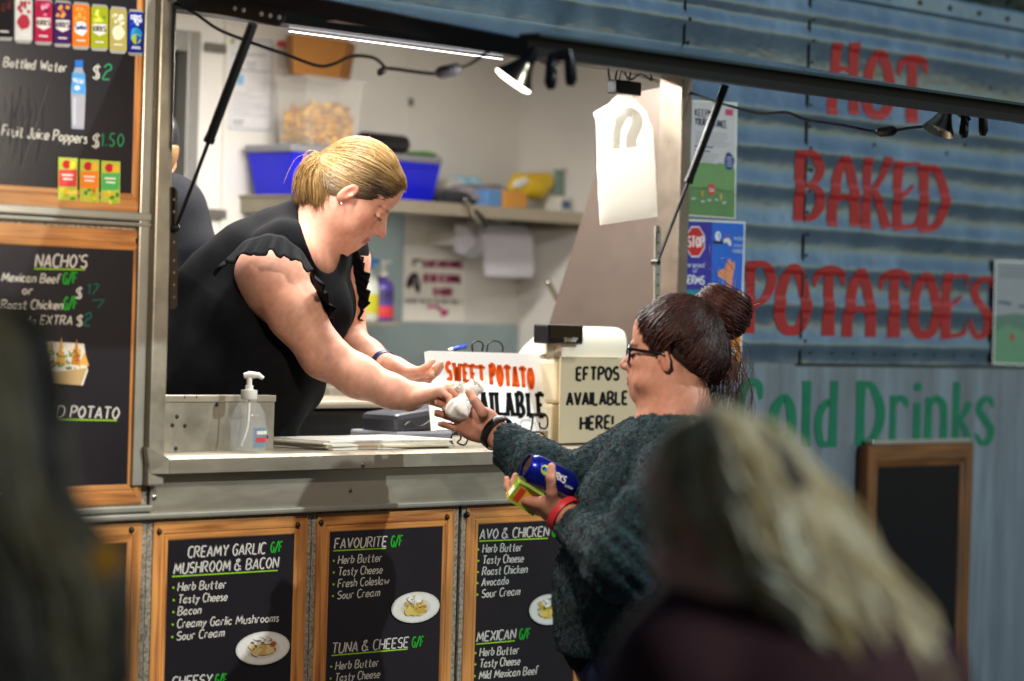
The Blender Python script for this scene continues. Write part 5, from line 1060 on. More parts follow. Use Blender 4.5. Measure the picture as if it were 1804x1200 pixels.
# ---- anatomy
class Head:
    """frame of a head: x forward, y to its left, z up"""
    def __init__(s, c, fwd, up, k): s.c = np.array(c); s.x = nrm(fwd); s.y = nrm(np.cross(up, s.x)); s.z = np.cross(s.x, s.y); s.k = k; s.A = np.array([s.x, s.y, s.z])
    def p(s, x, y, z): return s.c+s.k*(s.x*x+s.y*y+s.z*z)
    def inv(s, v): return ((v-s.c)@s.A.T)/s.k
    def sculpt(s, F, mouth=.0, chub=0.):
        E = lambda c, r, k=.02, op='+': F.ell(s.p(*c), np.array(r)*s.k, s.A, k*s.k, op)
        C = lambda a, b, ra, rb, k=.012, op='+': F.cone(s.p(*a), s.p(*b), ra*s.k, rb*s.k, k*s.k, op)
        E((-.010, 0, .030), (.098, .077, .088)); E((.030, 0, -.035), (.058, .060, .082), .03); E((.042, 0, .045), (.050, .060, .050), .03)
        E((.036, 0, -.082), (.046, .050, .034), .025); E((.076, 0, -.106), (.018, .021, .016), .02)
        for y in (-1, 1):
            E((.048, y*.036, -.048), (.034, .028, .034), .02); E((.0, y*.052, -.065), (.04, .018, .04), .03)
            E((.045, y*.040, -.082), (.03, .022+chub, .025), .02)
        if chub: E((.03, 0, -.115), (.05, .042, .02+chub), .03)
        C((.084, -.034, .002), (.084, .034, .002), .011, .011, .014)
        C((.088, 0, -.006), (.113, 0, -.046), .0075, .0125, .012)
        for y in (-1, 1): E((.103, y*.0115, -.051), (.011, .008, .008), .006); E((.106, y*.006, -.0585), (.005, .0035, .004), .003, '-')
        E((.080, 0, -.078), (.021, .030, .026), .015); E((.082, 0, -.040), (.022, .024, .032), .012)
        for y in (-1, 1):
            E((.100, y*.032, -.018), (.013, .016, .010), .012, '-'); E((.0795, y*.031, -.019), (.0118, .0150, .0108), .003)
            C((.088, y*.018, -.0225), (.086, y*.046, -.0215), .003, .0025, .003)
        E((.0955, 0, -.0795), (.0095, .022, .0058), .004); E((.0925, 0, -.0905), (.0105, .019, .0068), .004)
        C((.104, -.017, -.085+mouth*.3), (.104, .017, -.085+mouth*.3), .0022+mouth, .0022+mouth, .003, '-')
        for y in (-1, 1):
            A2 = np.array([nrm(s.x*.94-s.z*.2-s.y*y*.28), nrm(s.y*y+s.x*.25), nrm(s.z*.97+s.x*-.2)])
            F.ell(s.p(-.008, y*.080, -.022), np.array((.0165, .0075, .030))*s.k, A2, .006*s.k)
            F.ell(s.p(-.003, y*.0885, -.016), np.array((.0105, .006, .0195))*s.k, A2, .003*s.k, '-')
            F.ell(s.p(.002, y*.084, -.024), np.array((.005, .006, .007))*s.k, A2, .003*s.k)
    def tint(s, base, lip, brow, blush):
        base, lip, brow, blush = [np.array(lin(q)) for q in (base, lip, brow, blush)]; nz = noise3(11, 60); nz2 = noise3(5, 220)
        def f(v):
            q = s.inv(v); c = np.tile(base, (len(v), 1))*(1+.07*nz(v)+.05*nz2(v))[:, None]*(1+np.array((.0, -.04, -.05))*noise3(8, 25)(v)[:, None])
            def mixin(m, col): c[:] = c*(1-m[:, None])+col*m[:, None]
            g = lambda x, y, z, a, b, e: np.exp(-(((q[:, 0]-x)/a)**2+((np.abs(q[:, 1])-y)/b)**2+((q[:, 2]-z)/e)**2))
            mixin(.5*g(.07, .045, -.05, .03, .025, .025), blush); mixin(.45*g(.115, 0, -.05, .02, .02, .016), blush); mixin(.5*g(-.008, .085, -.02, .03, .012, .04), blush)
            m = ((q[:, 0] > .084) & (np.abs(q[:, 1]) < .025)); mixin(np.where(m, np.exp(-((q[:, 2]+.085)/.0105)**4), 0)*.85, lip)
            mb = ((q[:, 0] > .06) & (np.abs(q[:, 1]) > .01) & (np.abs(q[:, 1]) < .052)); mixin(np.where(mb, np.exp(-((q[:, 2]-.004+.16*(np.abs(q[:, 1])-.03)**2*20)/.0045)**2), 0)*.75, brow)
            me_ = ((q[:, 0] > .07) & (np.abs(q[:, 1]) > .014) & (np.abs(q[:, 1]) < .05)); mixin(np.where(me_, np.exp(-((q[:, 2]+.0226)/.0030)**2), 0)*.9, brow*.25)
            return np.clip(c, 0, 1)
        return f
def hand(F, w, fwd, back, side, curl, s=1., thumb=None, spread=.06, wr=.026):
    """w wrist, fwd towards the knuckles, back = normal of the back of the hand, side = towards the thumb; curl per finger (three bends)"""
    fwd = nrm(fwd); lat = np.array(side, float); lat = nrm(lat-fwd*(lat@fwd)); nb = np.array(back, float); nb = nrm(nb-fwd*(nb@fwd)-lat*(nb@lat)); A = np.array([fwd, lat, nb])
    F.cone(w, w+fwd*.03*s, wr, .026*s, .015); F.ell(w+fwd*.052*s-nb*.003, np.array((.052, .042, .0155))*s, A, .015); F.ell(w+fwd*.03*s+lat*.022*s-nb*.008, np.array((.032, .018, .016))*s, A, .012); F.ell(w+fwd*.034*s-lat*.026*s-nb*.006, np.array((.036, .015, .015))*s, A, .012)
    tips = []
    for i, (o, L, r, k0) in enumerate(((.030, .074, .0088, .088), (.010, .083, .0090, .093), (-.0105, .077, .0086, .089), (-.030, .060, .0076, .080))):
        b = w+fwd*k0*s+lat*o*s; d = nrm(fwd+lat*(o*spread*18)); a = b-d*.03*s+nb*.001; n2 = nb; pts = [a, b]; rr = [r*1.05*s, r*1.1*s]
        for j, (frac, an) in enumerate(zip((.46, .30, .24), curl[i])):
            t = math.radians(an); d, n2 = nrm(d*math.cos(t)-n2*math.sin(t)), nrm(n2*math.cos(t)+d*math.sin(t))
            b = b+d*L*frac*s; pts.append(b); rr.append(r*s*(1.0, .93, .80)[j])
        F.cone(pts[0], pts[1], rr[0], rr[1], .012)
        for j in range(1, 4): F.cone(pts[j], pts[j+1], rr[j], rr[j+1], .003)
        tips.append((pts[-1], d, n2))
    if thumb is not None:
        tp = [w+fwd*.018*s+lat*.022*s]+[np.array(q) for q in thumb]; F.cone(tp[0], tp[1], .017*s, .0130*s, .014)
        for j in range(1, len(tp)-1): F.cone(tp[j], tp[j+1], (.0122, .0110)[min(j-1, 1)]*s, (.0110, .0088)[min(j-1, 1)]*s, .004)
    return tips
def strands(name, paths, r, cols, m, parent, sides=3, tip=.35):
    """hair: thin tapering tubes; paths (n, k, 3) in the frame, cols (n, k, 3)"""
    p = np.asarray(paths, float); n, k, _ = p.shape
    t = np.gradient(p, axis=1); t /= np.linalg.norm(t, axis=2, keepdims=True)+1e-9
    ref = np.where(np.abs(t[..., 1:2]) > .9, np.array((1., 0, 0)), np.array((0, 1., 0))); a = np.cross(t, ref); a /= np.linalg.norm(a, axis=2, keepdims=True)+1e-9; b = np.cross(t, a)
    tp = np.linspace(0, 1, k); rad = r*np.minimum(1, tip+(1-tip)*np.minimum(tp/.06+.3, (1-tp)/.25+.0)); rad = np.asarray(rad)[None, :, None]
    if np.ndim(r): rad = rad
    v = np.stack([p+rad*(a*math.cos(q)+b*math.sin(q)) for q in np.arange(sides)*2*math.pi/sides], 2)
    V = unloc(v.reshape(-1, 3)).astype(np.float32); i = np.arange(n)[:, None, None]; j = np.arange(k-1)[None, :, None]; q = np.arange(sides)[None, None, :]
    f0 = (i*k+j)*sides+q; f1 = (i*k+j)*sides+(q+1) % sides; F = np.stack([f0, f1, f1+sides, f0+sides], -1).reshape(-1, 4)
    me = bpy.data.meshes.new(name); me.vertices.add(len(V)); me.vertices.foreach_set('co', V.ravel()); me.loops.add(F.size); me.polygons.add(len(F))
    me.loops.foreach_set('vertex_index', F.astype(np.int32).ravel()); me.polygons.foreach_set('loop_start', np.arange(0, F.size, 4, dtype=np.int32)); me.polygons.foreach_set('loop_total', np.full(len(F), 4, np.int32))
    me.update(calc_edges=True); me.polygons.foreach_set('use_smooth', [True]*len(me.polygons)); me.materials.append(m)
    c = np.ones((n*k*sides, 4), np.float32); c[:, :3] = np.repeat(np.asarray(cols, np.float32).reshape(-1, 3), sides, 0); me.color_attributes.new('tint', 'FLOAT_COLOR', 'POINT').data.foreach_set('color', c.ravel())
    o = bpy.data.objects.new(name, me); COL.objects.link(o); return hang(o, parent)
def curve_paths(ctrl, k):
    """ctrl (n, c, 3) -> (n, k, 3) smooth"""
    c = np.asarray(ctrl, float); n, m, _ = c.shape; t = np.linspace(0, m-1, k); i = np.minimum(t.astype(int), m-2); u = (t-i)[None, :, None]
    g = lambda q: c[:, np.clip(q, 0, m-1)]
    a, b, d, e = g(i-1), g(i), g(i+1), g(i+2)
    return .5*((2*b)+(d-a)*u+(2*a-5*b+4*d-e)*u*u+(3*b-a-3*d+e)*u**3)
def mixc(c1, c2, t): return np.array(lin(c1))*(1-t)[..., None]+np.array(lin(c2))*t[..., None]
HAIRLINE = [(0, 29), (18, 25), (28, 10), (40, -9), (54, -26), (66, -34), (76, -26), (86, -6), (98, -4), (108, -20), (120, -40), (150, -48), (180, -50)]
def hairline(az): return np.interp(np.abs(az), [a for a, _ in HAIRLINE], [e for _, e in HAIRLINE])
def pulled_hair(h, n, k, tie, rng, lift=.006, cen=(-.010, 0, .030), rad=(.098, .077, .088), azr=(-178, 178), more=((.042, 0, .045, .0565, .0665, .0565), (.030, 0, -.035, .060, .062, .084), (-.03, 0, 0, .09, .075, .085))):
    """strands lying on the skull from the hairline to the tie (direction in the head frame)"""
    az = rng.uniform(*azr, n); el = hairline(az)+rng.normal(0, 3, n); inner = rng.random(n) < .35; el = np.where(inner, el+rng.uniform(0, 45, n), el)
    az, el = np.radians(az), np.radians(np.minimum(el, 88)); d0 = np.stack([np.cos(el)*np.cos(az), np.cos(el)*np.sin(az), np.sin(el)], 1)
    d1 = nrm(tie)+rng.normal(0, .035, (n, 3)); d1 /= np.linalg.norm(d1, axis=1, keepdims=True)
    om = np.arccos(np.clip((d0*d1).sum(1), -1, 1)); t = np.linspace(0, 1, k)[None, :]; so = np.sin(om)[:, None]+1e-6
    d = (np.sin((1-t)*om[:, None])/so)[..., None]*d0[:, None]+(np.sin(t*om[:, None])/so)[..., None]*d1[:, None]
    L = 1+(lift*(.25+.75*np.minimum(1, t*4))+rng.uniform(-.002, .003, n)[:, None])/.085
    R = 1/np.sqrt(((d/np.array(rad))**2).sum(-1))
    for e in more:                                     # follow the face and the nape where they stand out beyond the skull
        rr = np.array(e[3:]); oc = (np.array(cen)-np.array(e[:3]))/rr; dd = d/rr; A_ = (dd**2).sum(-1); B_ = (dd*oc).sum(-1); C_ = (oc**2).sum()-1; D_ = np.sqrt(np.maximum(B_**2-A_*C_, 0)); R = np.maximum(R, np.where(B_**2-A_*C_ > 0, (-B_+D_)/A_, 0))
    q = np.array(cen)+d*(R+(L-1)*.085)[..., None]
    return h.c+h.k*(q[..., 0:1]*h.x+q[..., 1:2]*h.y+q[..., 2:3]*h.z), np.degrees(az), inner
M['skin_w'] = mat('warm_skin', '#e0a58a', .48, attr='tint', var=.09, vs=55, sss=.05, bump=.12, bs=420, spec=.35)
M['hair'] = mat('hair_strands', '#ffffff', .48, attr='tint', var=.1, vs=60, spec=.55)
M['hair_under'] = mat('hair_under', '#ffffff', .6, attr='tint', var=.3, vs=40, bump=.5, bs=120, bstretch=(1, 1, .2))
M['black_cloth'] = mat('black_cotton', '#101114', .9, var=.25, vs=30, bump=.25, bs=500, spec=.12)
M['charcoal_cloth'] = mat('charcoal_shirt', '#15171c', .9, var=.2, vs=20, bump=.3, bs=300, spec=.2)
M['knit'] = mat('teal_chenille', '#ffffff', .95, attr='tint', var=.35, vs=110, bump=.55, bs=260, voro=True, sheen=.08)
M['wool'] = mat('wool_pile', '#ffffff', .95, attr='tint', var=.1, spec=.1)
M['denim'] = mat('dark_denim', '#1c2a50', .9, var=.3, vs=60, bump=.2, bs=400)
M['maroon'] = mat('maroon_cloth', '#38181e', .9, var=.25, vs=20, bump=.3, bs=200)
M['dark_top'] = mat('black_jacket', '#08090a', .8, var=.3, vs=20, bump=.2, bs=200)
M['gold'] = mat('yellow_clip', '#c98a14', .35, var=.1)
M['lens'] = mat('lens_glass', '#dfe6e8', .03, alpha=.2, var=0, spec=.8)
SK1 = ('#d49a82', '#a5524e', '#6a4a38', '#bf6a58'); 

# ================================================================== the server
D0 = 7.05
t = thing('person', 'woman with a blonde ponytail in a black ruffled dress leaning over the counter', 'person', unloc(np.array([*P(372, 745, D0)[:2], FL])))
H1 = Head(P(630, 333, 7.02), np.array((.788, .02, -.616)), (.616, 0, .788), .95)
sh, el, wr = P(480, 480, 6.88), P(570, 626, 6.84), P(722, 699, 6.82)
sh2, el2, wr2 = P(600, 460, 7.2), P(606, 598, 7.2), P(688, 648, 7.05)
lo = np.array([P(270, 900, 7.1)[0], P(300, 700, 6.6)[1], .49]); hi = np.array([P(850, 700, 6.85)[0], P(600, 700, 7.42)[1], P(640, 225, 7.0)[2]])
F = Field(lo, hi, .0032)
hip = P(372, 720, D0+.02)
for s_ in (-1, 1):
    k0 = hip+np.array((-.02, .1*s_, -.05)); F.chain([k0, k0+np.array((.02, 0, -.35)), np.array([k0[0]-.03, k0[1], FL+.07])], [.1, .075, .045], .03); F.ell(np.array([k0[0]+.03, k0[1], FL+.035]), (.11, .042, .035), None, .02)
F.ell(hip, (.15, .17, .14), None, .05); F.chain([hip, P(450, 580, D0), P(520, 470, D0)], [.15, .14, .11], .05); F.cone(P(495, 455, 6.92), P(590, 445, 7.18), .065, .06, .05)
F.chain([P(530, 425, 7.04), P(575, 395, 7.03), P(600, 375, 7.02)], [.078, .066, .062], .04); F.cone(P(562, 446, 7.04), P(586, 416, 7.03), .042, .042, .03)
H1.sculpt(F, .0008, .006)
F.chain([P(500, 455, 6.93), sh, P(520, 552, 6.855), el, P(632, 664, 6.83), P(690, 690, 6.82), wr], [.066, .072, .061, .050, .0455, .036, .031], .025)
F.cone(P(455, 480, 6.9), P(470, 520, 6.9), .05, .05, .03)
F.chain([P(590, 445, 7.16), sh2, el2, P(645, 628, 7.12), wr2], [.06, .068, .05, .041, .027], .02)
h1t = hand(F, wr, P(786, 682, 6.80)-wr, np.array((.15, -.55, .85)), (0, 1, .1), [(28, 62, 40), (34, 66, 42), (42, 66, 40), (50, 62, 40)], .98, thumb=[P(768, 706, 6.84), P(792, 712, 6.82), P(806, 716, 6.80)], wr=.03)
hand(F, wr2, P(742, 668, 6.98)-wr2, np.array((.1, .35, -.9)), (0, -1, .3), [(18, 30, 20), (20, 34, 20), (24, 36, 22), (30, 40, 24)], .95, thumb=[P(722, 652, 7.0), P(744, 655, 6.97), P(760, 660, 6.95)], wr=.026)
BODY1 = grown('body', F, M['skin_w'], t, H1.tint(*SK1))
# dress
lo = np.array([P(270, 900, 7.1)[0], P(300, 700, 6.55)[1], .9]); hi = np.array([P(680, 700, 7.0)[0], P(600, 700, 7.45)[1], P(640, 320, 7.0)[2]])
F = Field(lo, hi, .0048)
A_, B_, C_ = P(368, 700, D0), P(448, 565, D0), P(528, 452, D0)
F.chain([P(350, 1010, D0), P(355, 850, D0), A_, B_, C_], [.25, .22, .192, .183, .105], .06)
F.ell(P(475, 655, D0-.02), (.13, .17, .13), None, .06); F.ell(P(574, 545, 6.99), (.062, .075, .085), None, .05); F.ell(P(580, 535, 7.13), (.062, .075, .085), None, .05)
F.cone(P(495, 443, 6.9), P(592, 436, 7.2), .078, .07, .05); F.chain([P(395, 500, 7.02), P(440, 458, 7.0), P(505, 415, 7.02), P(548, 385, 7.03)], [.098, .088, .068, .045], .04)
F.ell(P(606, 470, 7.2), (.06, .05, .09), None, .03)
n1, n2 = noise3(21, 9), noise3(22, 26)
ax_ = nrm(C_-A_)
def folds(p):
    q = p-A_; s_ = q@ax_; a = np.arctan2(q[:, 1], q@np.array((.84, 0, -.54)))
    return .0075*np.sin(a*8+3*np.sin(s_*9)+1.3*n1(p))*np.clip(1-np.abs(s_-.02)/.36, 0, 1)+.005*n1(p)+.0035*n2(p)
F.warp(folds)
ld_ = nrm(P(574, 490, 7.0)-P(545, 345, 7.0)); F.ell(P(566, 404, 7.05), (.116, .046, .26), np.array([ld_, nrm(np.cross((0, 1, 0), ld_)), (0, 1, 0)]), .006, '-')
F.cone(P(575, 400, 7.03), P(640, 330, 7.03), .08, .1, .006, '-')
F.chain([P(484, 503, 6.865), P(520, 560, 6.85), el], [.076, .08, .07], .01, '-'); F.ell(P(446, 492, 6.85), (.038, .06, .05), None, .01, '-')
F.chain([P(606, 560, 7.2), el2], [.06, .06], .01, '-')
grown('dress', F, M['black_cloth'], t)
def ruffle(path, outd, wd, waves, amp, nm='sleeve_ruffle', seed=1):
    c = np.array(crom(path, 26)); n = len(c); tt = np.gradient(c, axis=0); tt /= np.linalg.norm(tt, axis=1, keepdims=True); rows = 8; v = []; ph = noise3(seed, 14)(c)
    for i in range(n):
        o = nrm(outd[0]+(np.array(outd[1])-outd[0])*i/n); nn = nrm(np.cross(tt[i], o))
        for j in range(rows):
            q = j/(rows-1); wv = math.sin(i/n*waves*6.28+ph[i]*1.5)*amp*q**1.2
            v.append(c[i]+o*wd*(q-.25)*(1+.15*math.sin(i*.21+seed))+nn*(wv+.2*amp*math.sin(i*.9+ph[i])*q+.006)+tt[i]*.4*wv)
    vv = unloc(np.array(v)); f = [[i*rows+j, i*rows+j+1, (i+1)*rows+j+1, (i+1)*rows+j] for i in range(n-1) for j in range(rows-1)]
    o = mesh_obj(nm, vv, f, M['black_cloth'], t, True); md = o.modifiers.new('thick', 'SOLIDIFY'); md.thickness = .0022; return o
ruffle([P(398, 452, 6.840), P(418, 432, 6.790), P(450, 420, 6.755), P(485, 417, 6.740), P(515, 430, 6.740), P(544, 454, 6.765), P(560, 490, 6.800), P(570, 525, 6.850), P(566, 560, 6.910)], (np.array((-.45, -.45, -.55)), np.array((.55, -.6, -.2))), .070, 12, .0055)
ruffle([P(606, 430, 7.1), P(622, 450, 7.12), P(632, 480, 7.14), P(634, 515, 7.16), P(622, 550, 7.18)], (np.array((.8, -.2, -.2)), np.array((.7, -.3, -.6))), .042, 9, .007, seed=4)
# watch, earring
def band(name, a, b, r, wd, m, parent, th=.0022):
    d = nrm(b-a); mb = MB(); A0 = unloc((a+b)/2-d*wd/2); mb.lathe(A0, unloc(d), [(0, r), (0, r+th), (wd*.15, r+th*1.3), (wd*.85, r+th*1.3), (wd, r+th), (wd, r)], 28); mb.f = mb.f[:-2]; mb.fm = mb.fm[:-2]; return mb.build(name, m, parent, smooth=True, auto=40)
band('watch', P(668, 640, 7.085), P(682, 646, 7.062), .0325, .017, mat('navy_band', '#16204a', .45), t)
mb = MB(); mb.lathe(unloc(H1.p(-.004, -.089, -.052)), unloc(-H1.y), [(0, .001), (.001, .0032), (.003, .0032), (.0045, .001)], 10); mb.build('earring', mat('silver', '#d8d8d8', .15, 1), t, smooth=True)
# hair
rg = np.random.default_rng(3)
F = Field(H1.c-.16, H1.c+.16, .004)
F.ell(H1.p(-.010, 0, .030), np.array((.1005, .0795, .0905))*H1.k, H1.A, .02); 
F.ell(H1.p(-.03, 0, .0), np.array((.09, .075, .085))*H1.k, H1.A, .02)
F.half(H1.p(.078, 0, .055), H1.x*.75-H1.z*.9); F.half(H1.p(.038, 0, -.01), H1.x*.9-H1.z*.55); F.ell(H1.p(0, -.085, -.025), np.array((.03, .03, .045))*H1.k, H1.A, .008, '-'); F.ell(H1.p(0, .085, -.025), np.array((.03, .03, .045))*H1.k, H1.A, .008, '-'); F.half(H1.p(-.09, 0, -.028), -H1.z*.9+H1.x*.5)
def hcol(v):
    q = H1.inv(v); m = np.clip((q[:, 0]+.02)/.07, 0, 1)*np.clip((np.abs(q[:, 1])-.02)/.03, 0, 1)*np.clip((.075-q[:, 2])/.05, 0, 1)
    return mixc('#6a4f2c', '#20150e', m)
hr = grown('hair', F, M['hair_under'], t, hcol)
tie = (-.95, 0, -.26)
NS = 4600; pp, az, inn = pulled_hair(H1, NS, 14, tie, rg, .006)
T = np.linspace(0, 1, 14)[None, :]
q = H1.inv(pp.reshape(-1, 3)).reshape(pp.shape)
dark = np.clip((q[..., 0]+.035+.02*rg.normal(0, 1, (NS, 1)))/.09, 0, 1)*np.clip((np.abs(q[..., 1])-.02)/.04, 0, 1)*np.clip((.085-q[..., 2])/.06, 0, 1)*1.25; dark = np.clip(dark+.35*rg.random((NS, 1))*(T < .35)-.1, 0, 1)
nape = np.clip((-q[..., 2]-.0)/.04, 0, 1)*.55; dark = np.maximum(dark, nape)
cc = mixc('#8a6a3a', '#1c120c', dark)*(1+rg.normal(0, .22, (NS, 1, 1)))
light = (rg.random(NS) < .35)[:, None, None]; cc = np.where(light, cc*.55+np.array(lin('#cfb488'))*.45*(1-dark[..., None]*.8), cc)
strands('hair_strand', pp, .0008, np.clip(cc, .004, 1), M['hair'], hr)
tq = H1.c+H1.k*np.array([(-.098*.9-.004)])*0
tp = H1.p(-.106, 0, .003)
n = 1700; of = rg.normal(0, 1, (n, 3)); j3 = lambda a: rg.normal(0, a, (n, 3)); st = tp+of*.005; m1 = P(554, 290, 7.0)+of*np.array((.009, .013, .010))+j3(.0012); m2 = P(541, 314, 7.0)+of*np.array((.011, .015, .009))+j3(.002); en = P(538, 348, 7.0)+of*np.array((.012, .016, .008))+j3(.005)+np.array((0, 0, 1))*rg.normal(0, .012, (n, 1))
low = rg.random(n) < .28; en[low] = P(566, 366, 6.97)+of[low]*.010+j3(.003)[low]; m2[low] = P(562, 328, 6.97)+of[low]*.009; m1[low] = P(564, 300, 6.98)+of[low]*.007
pt_ = curve_paths(np.stack([st, m1, m2, en], 1), 12)
cc = mixc('#b8945a', '#7d5c30', np.tile(np.linspace(0, 1, 12)[None], (n, 1)))*(1+rg.normal(0, .25, (n, 1, 1))); strands('ponytail', pt_, .0008, np.clip(cc, .01, 1), M['hair'], hr)
mb = MB(); d_ = nrm(P(568, 287, 7)-tp); mb.lathe(unloc(tp-d_*.004), unloc(d_), [(0, .012), (.002, .0175), (.012, .0175), (.014, .012)], 16); mb.build('hair_tie', M['rubber'], hr, smooth=True)
n = 3; az_ = np.radians(rg.uniform(60, 170, n)*rg.choice([-1, 1], n)); s0 = np.array([H1.p(*(np.array((-.01, 0, .03))+np.array((math.cos(a)*.1*math.cos(.6), math.sin(a)*.078, .055+rg.uniform(-.02, .03))))) for a in az_]); s1 = s0+rg.normal(0, .012, (n, 3))+H1.z*.006; s2 = s1+rg.normal(0, .016, (n, 3))
strands('flyaway_hair', curve_paths(np.stack([s0, s1, s2], 1), 7), .0004, np.tile(np.array(lin('#c9a870')), (n, 7, 1)), M['hair'], hr)

# ================================================================== the customer
DC = 6.45
t = thing('person', 'woman with a dark top bun and glasses in a teal jumper reaching to the counter', 'person', unloc(np.array([*P(1140, 1150, DC)[:2], 0.])))
al = math.radians(19); fw_ = np.array((-math.cos(al), math.sin(al), .06)); H2 = Head(P(1182, 617, DC), fw_, (.06, 0, 1), .885)
rs, re, rw = P(1130, 800, 6.62), P(1006, 862, 6.62), P(866, 756, 6.74)
ls, le, lw = P(1190, 835, 6.30), P(1098, 985, 6.27), P(992, 906, 6.43)
lo = np.array([P(765, 700, 6.75)[0], P(1200, 700, 6.1)[1], -.0]); hi = np.array([P(1330, 800, 6.5)[0], P(1100, 700, 6.92)[1], P(1180, 510, DC)[2]])
lo2 = lo.copy(); lo2[2] = .7
F = Field(lo2, hi, .0032)
hip = P(1140, 1150, DC)
F.ell(hip, (.15, .16, .12), None, .05); F.chain([hip, P(1160, 950, DC), P(1185, 830, DC)], [.15, .14, .12], .05); F.cone(P(1195, 820, 6.33), P(1140, 800, 6.6), .06, .06, .05)
F.chain([P(1192, 790, DC), P(1196, 720, DC), P(1196, 680, DC)], [.085, .064, .060], .04); F.cone(P(1160, 752, DC), P(1165, 722, DC), .045, .04, .04)
H2.sculpt(F, .0025, .010)
F.chain([P(1150, 800, 6.58), rs, re, P(930, 815, 6.68), rw], [.06, .06, .046, .041, .030], .02)
F.chain([P(1190, 820, 6.36), ls, le, P(1040, 945, 6.36), lw], [.065, .06, .048, .042, .029], .02)
hand(F, rw, P(800, 728, 6.80)-rw, np.array((.25, .75, -.6)), (-.1, .2, 1), [(18, 34, 26), (22, 36, 26), (24, 38, 28), (24, 40, 30)], .97, thumb=[P(850, 727, 6.70), P(836, 706, 6.70), P(826, 691, 6.71)], wr=.029)
lt = hand(F, lw, P(925, 888, 6.47)-lw, np.array((.1, -.45, -.9)), (-.1, -1, .35), [(22, 40, 26), (12, 30, 22), (8, 26, 20), (10, 30, 24)], .95, thumb=[P(972, 868, 6.395), P(970, 842, 6.385), P(972, 822, 6.39)], wr=.029)
SK2 = ('#bd8670', '#7a3c38', '#1c100c', '#96503f')
grown('body', F, M['skin_w'], t, H2.tint(*SK2))
F = Field(np.array([P(970, 1100, DC)[0], lo[1], 0.]), np.array([P(1330, 1100, DC)[0], hi[1], P(1100, 1140, DC)[2]]), .008)
for s_ in (-1, 1):
    k0 = hip+np.array((0, .09*s_, -.02)); F.chain([k0, k0+np.array((-.01, 0, -.4)), np.array([k0[0]+.02, k0[1], .09])], [.125, .085, .055], .03)
F.ell(hip, (.165, .175, .13), None, .04); grown('jeans', F, M['denim'], t)
F = Field(np.array([hip[0]-.2, hip[1]-.2, -.01]), np.array([hip[0]+.16, hip[1]+.2, .2]), .006)
for s_ in (-1, 1): k0 = hip+np.array((.02, .09*s_, 0)); F.ell(np.array([k0[0]-.05, k0[1], .045]), (.12, .045, .05), None, .02); F.cone(np.array([k0[0], k0[1], .06]), np.array([k0[0], k0[1], .13]), .045, .05, .02)
F.half((0, 0, 0), (0, 0, -1)); grown('shoes', F, M['dark_top'], t)
F = Field(np.array([P(960, 1100, DC)[0], lo[1], .75]), np.array([P(1330, 1100, DC)[0], hi[1], 1.1]), .006)
F.ell(P(1135, 1110, DC), (.185, .19, .16), None, .03); F.half(P(1100, 1182, DC), (0, 0, -1)); grown('black_tee', F, M['black_cloth'], t)
# jumper
F = Field(np.array([P(868, 800, 6.74)[0], lo[1]-.06, P(1100, 1165, DC)[2]]), np.array([P(1345, 800, 6.4)[0], hi[1], P(1180, 715, DC)[2]]), .0042)
F.chain([P(1140, 1125, DC), P(1148, 1040, DC), P(1162, 930, DC), P(1180, 840, DC)], [.192, .2, .185, .15], .06)
F.cone(P(1200, 838, 6.32), P(1137, 812, 6.6), .085, .08, .06); F.chain([P(1192, 825, DC), P(1196, 790, DC)], [.11, .085], .05)
F.chain([rs, re, P(950, 822, 6.66), P(892, 784, 6.72)], [.085, .066, .056, .048], .035)
F.chain([P(1195, 845, 6.28), P(1152, 915, 6.17), P(1102, 992, 6.14), P(1060, 968, 6.25), P(1006, 924, 6.41)], [.092, .088, .080, .066, .044], .016)
F.chain([P(1140, 752, 6.52), P(1100, 800, 6.50), P(1062, 852, 6.43), P(1050, 930, 6.4)], [.020, .019, .018, .017], .012)
k1, k2, k3 = noise3(31, 12), noise3(32, 40), noise3(33, 190)
def knit(p): return .005*k1(p)+.0015*k2(p)+.0032*np.sin(k1(p)*2+p[:, 0]*90+p[:, 2]*120)*np.clip(1.4-np.abs(p[:, 2]-P(1040, 960, 6.35)[2])/.12, 0, 1)+.0011*k3(p)
F.warp(knit)
F.chain([P(1190, 815, DC), P(1196, 720, DC)], [.07, .085], .01, '-'); F.cone(P(1150, 750, DC), P(1165, 790, DC), .05, .045, .01, '-')
F.cone(rw, P(893, 785, 6.72), .034, .036, .004, '-'); F.cone(lw, P(1006, 922, 6.418), .034, .035, .004, '-'); F.half(P(996, 919, 6.425), nrm(lw-P(1060, 968, 6.25))) if False else F.cone(P(975, 895, 6.45), P(993, 908, 6.43), .06, .06, .004, '-')
F.half(P(877, 776, 6.735), nrm(rw-P(950, 822, 6.66))); F.half(P(1100, 1150, DC), (0, 0, -1))
kc = noise3(35, 150)
def kcol(v): return mixc('#071519', '#1b3a42', np.clip(.35+.3*kc(v), 0, 1))
jm = grown('jumper', F, M['knit'], t, kcol)
nv = len(jm.data.vertices); co = np.empty(nv*3, np.float32); jm.data.vertices.foreach_get('co', co); no = np.empty(nv*3, np.float32); jm.data.vertex_normals.foreach_get('vector', no)
rj = np.random.default_rng(77); pk = rj.choice(nv, min(nv, 34000), False); a_ = co.reshape(-1, 3)[pk]@FR.T; b_ = no.reshape(-1, 3)[pk]@FR.T
tg = rj.normal(0, 1, a_.shape); tg -= b_*(tg*b_).sum(1, keepdims=True); tg /= np.linalg.norm(tg, axis=1, keepdims=True); L_ = rj.uniform(.003, .0065, (len(pk), 1))
fz = np.stack([a_-tg*L_*.6, a_+b_*L_*.42, a_+tg*L_*.6+b_*L_*rj.uniform(-.2, .5, (len(pk), 1))], 1)
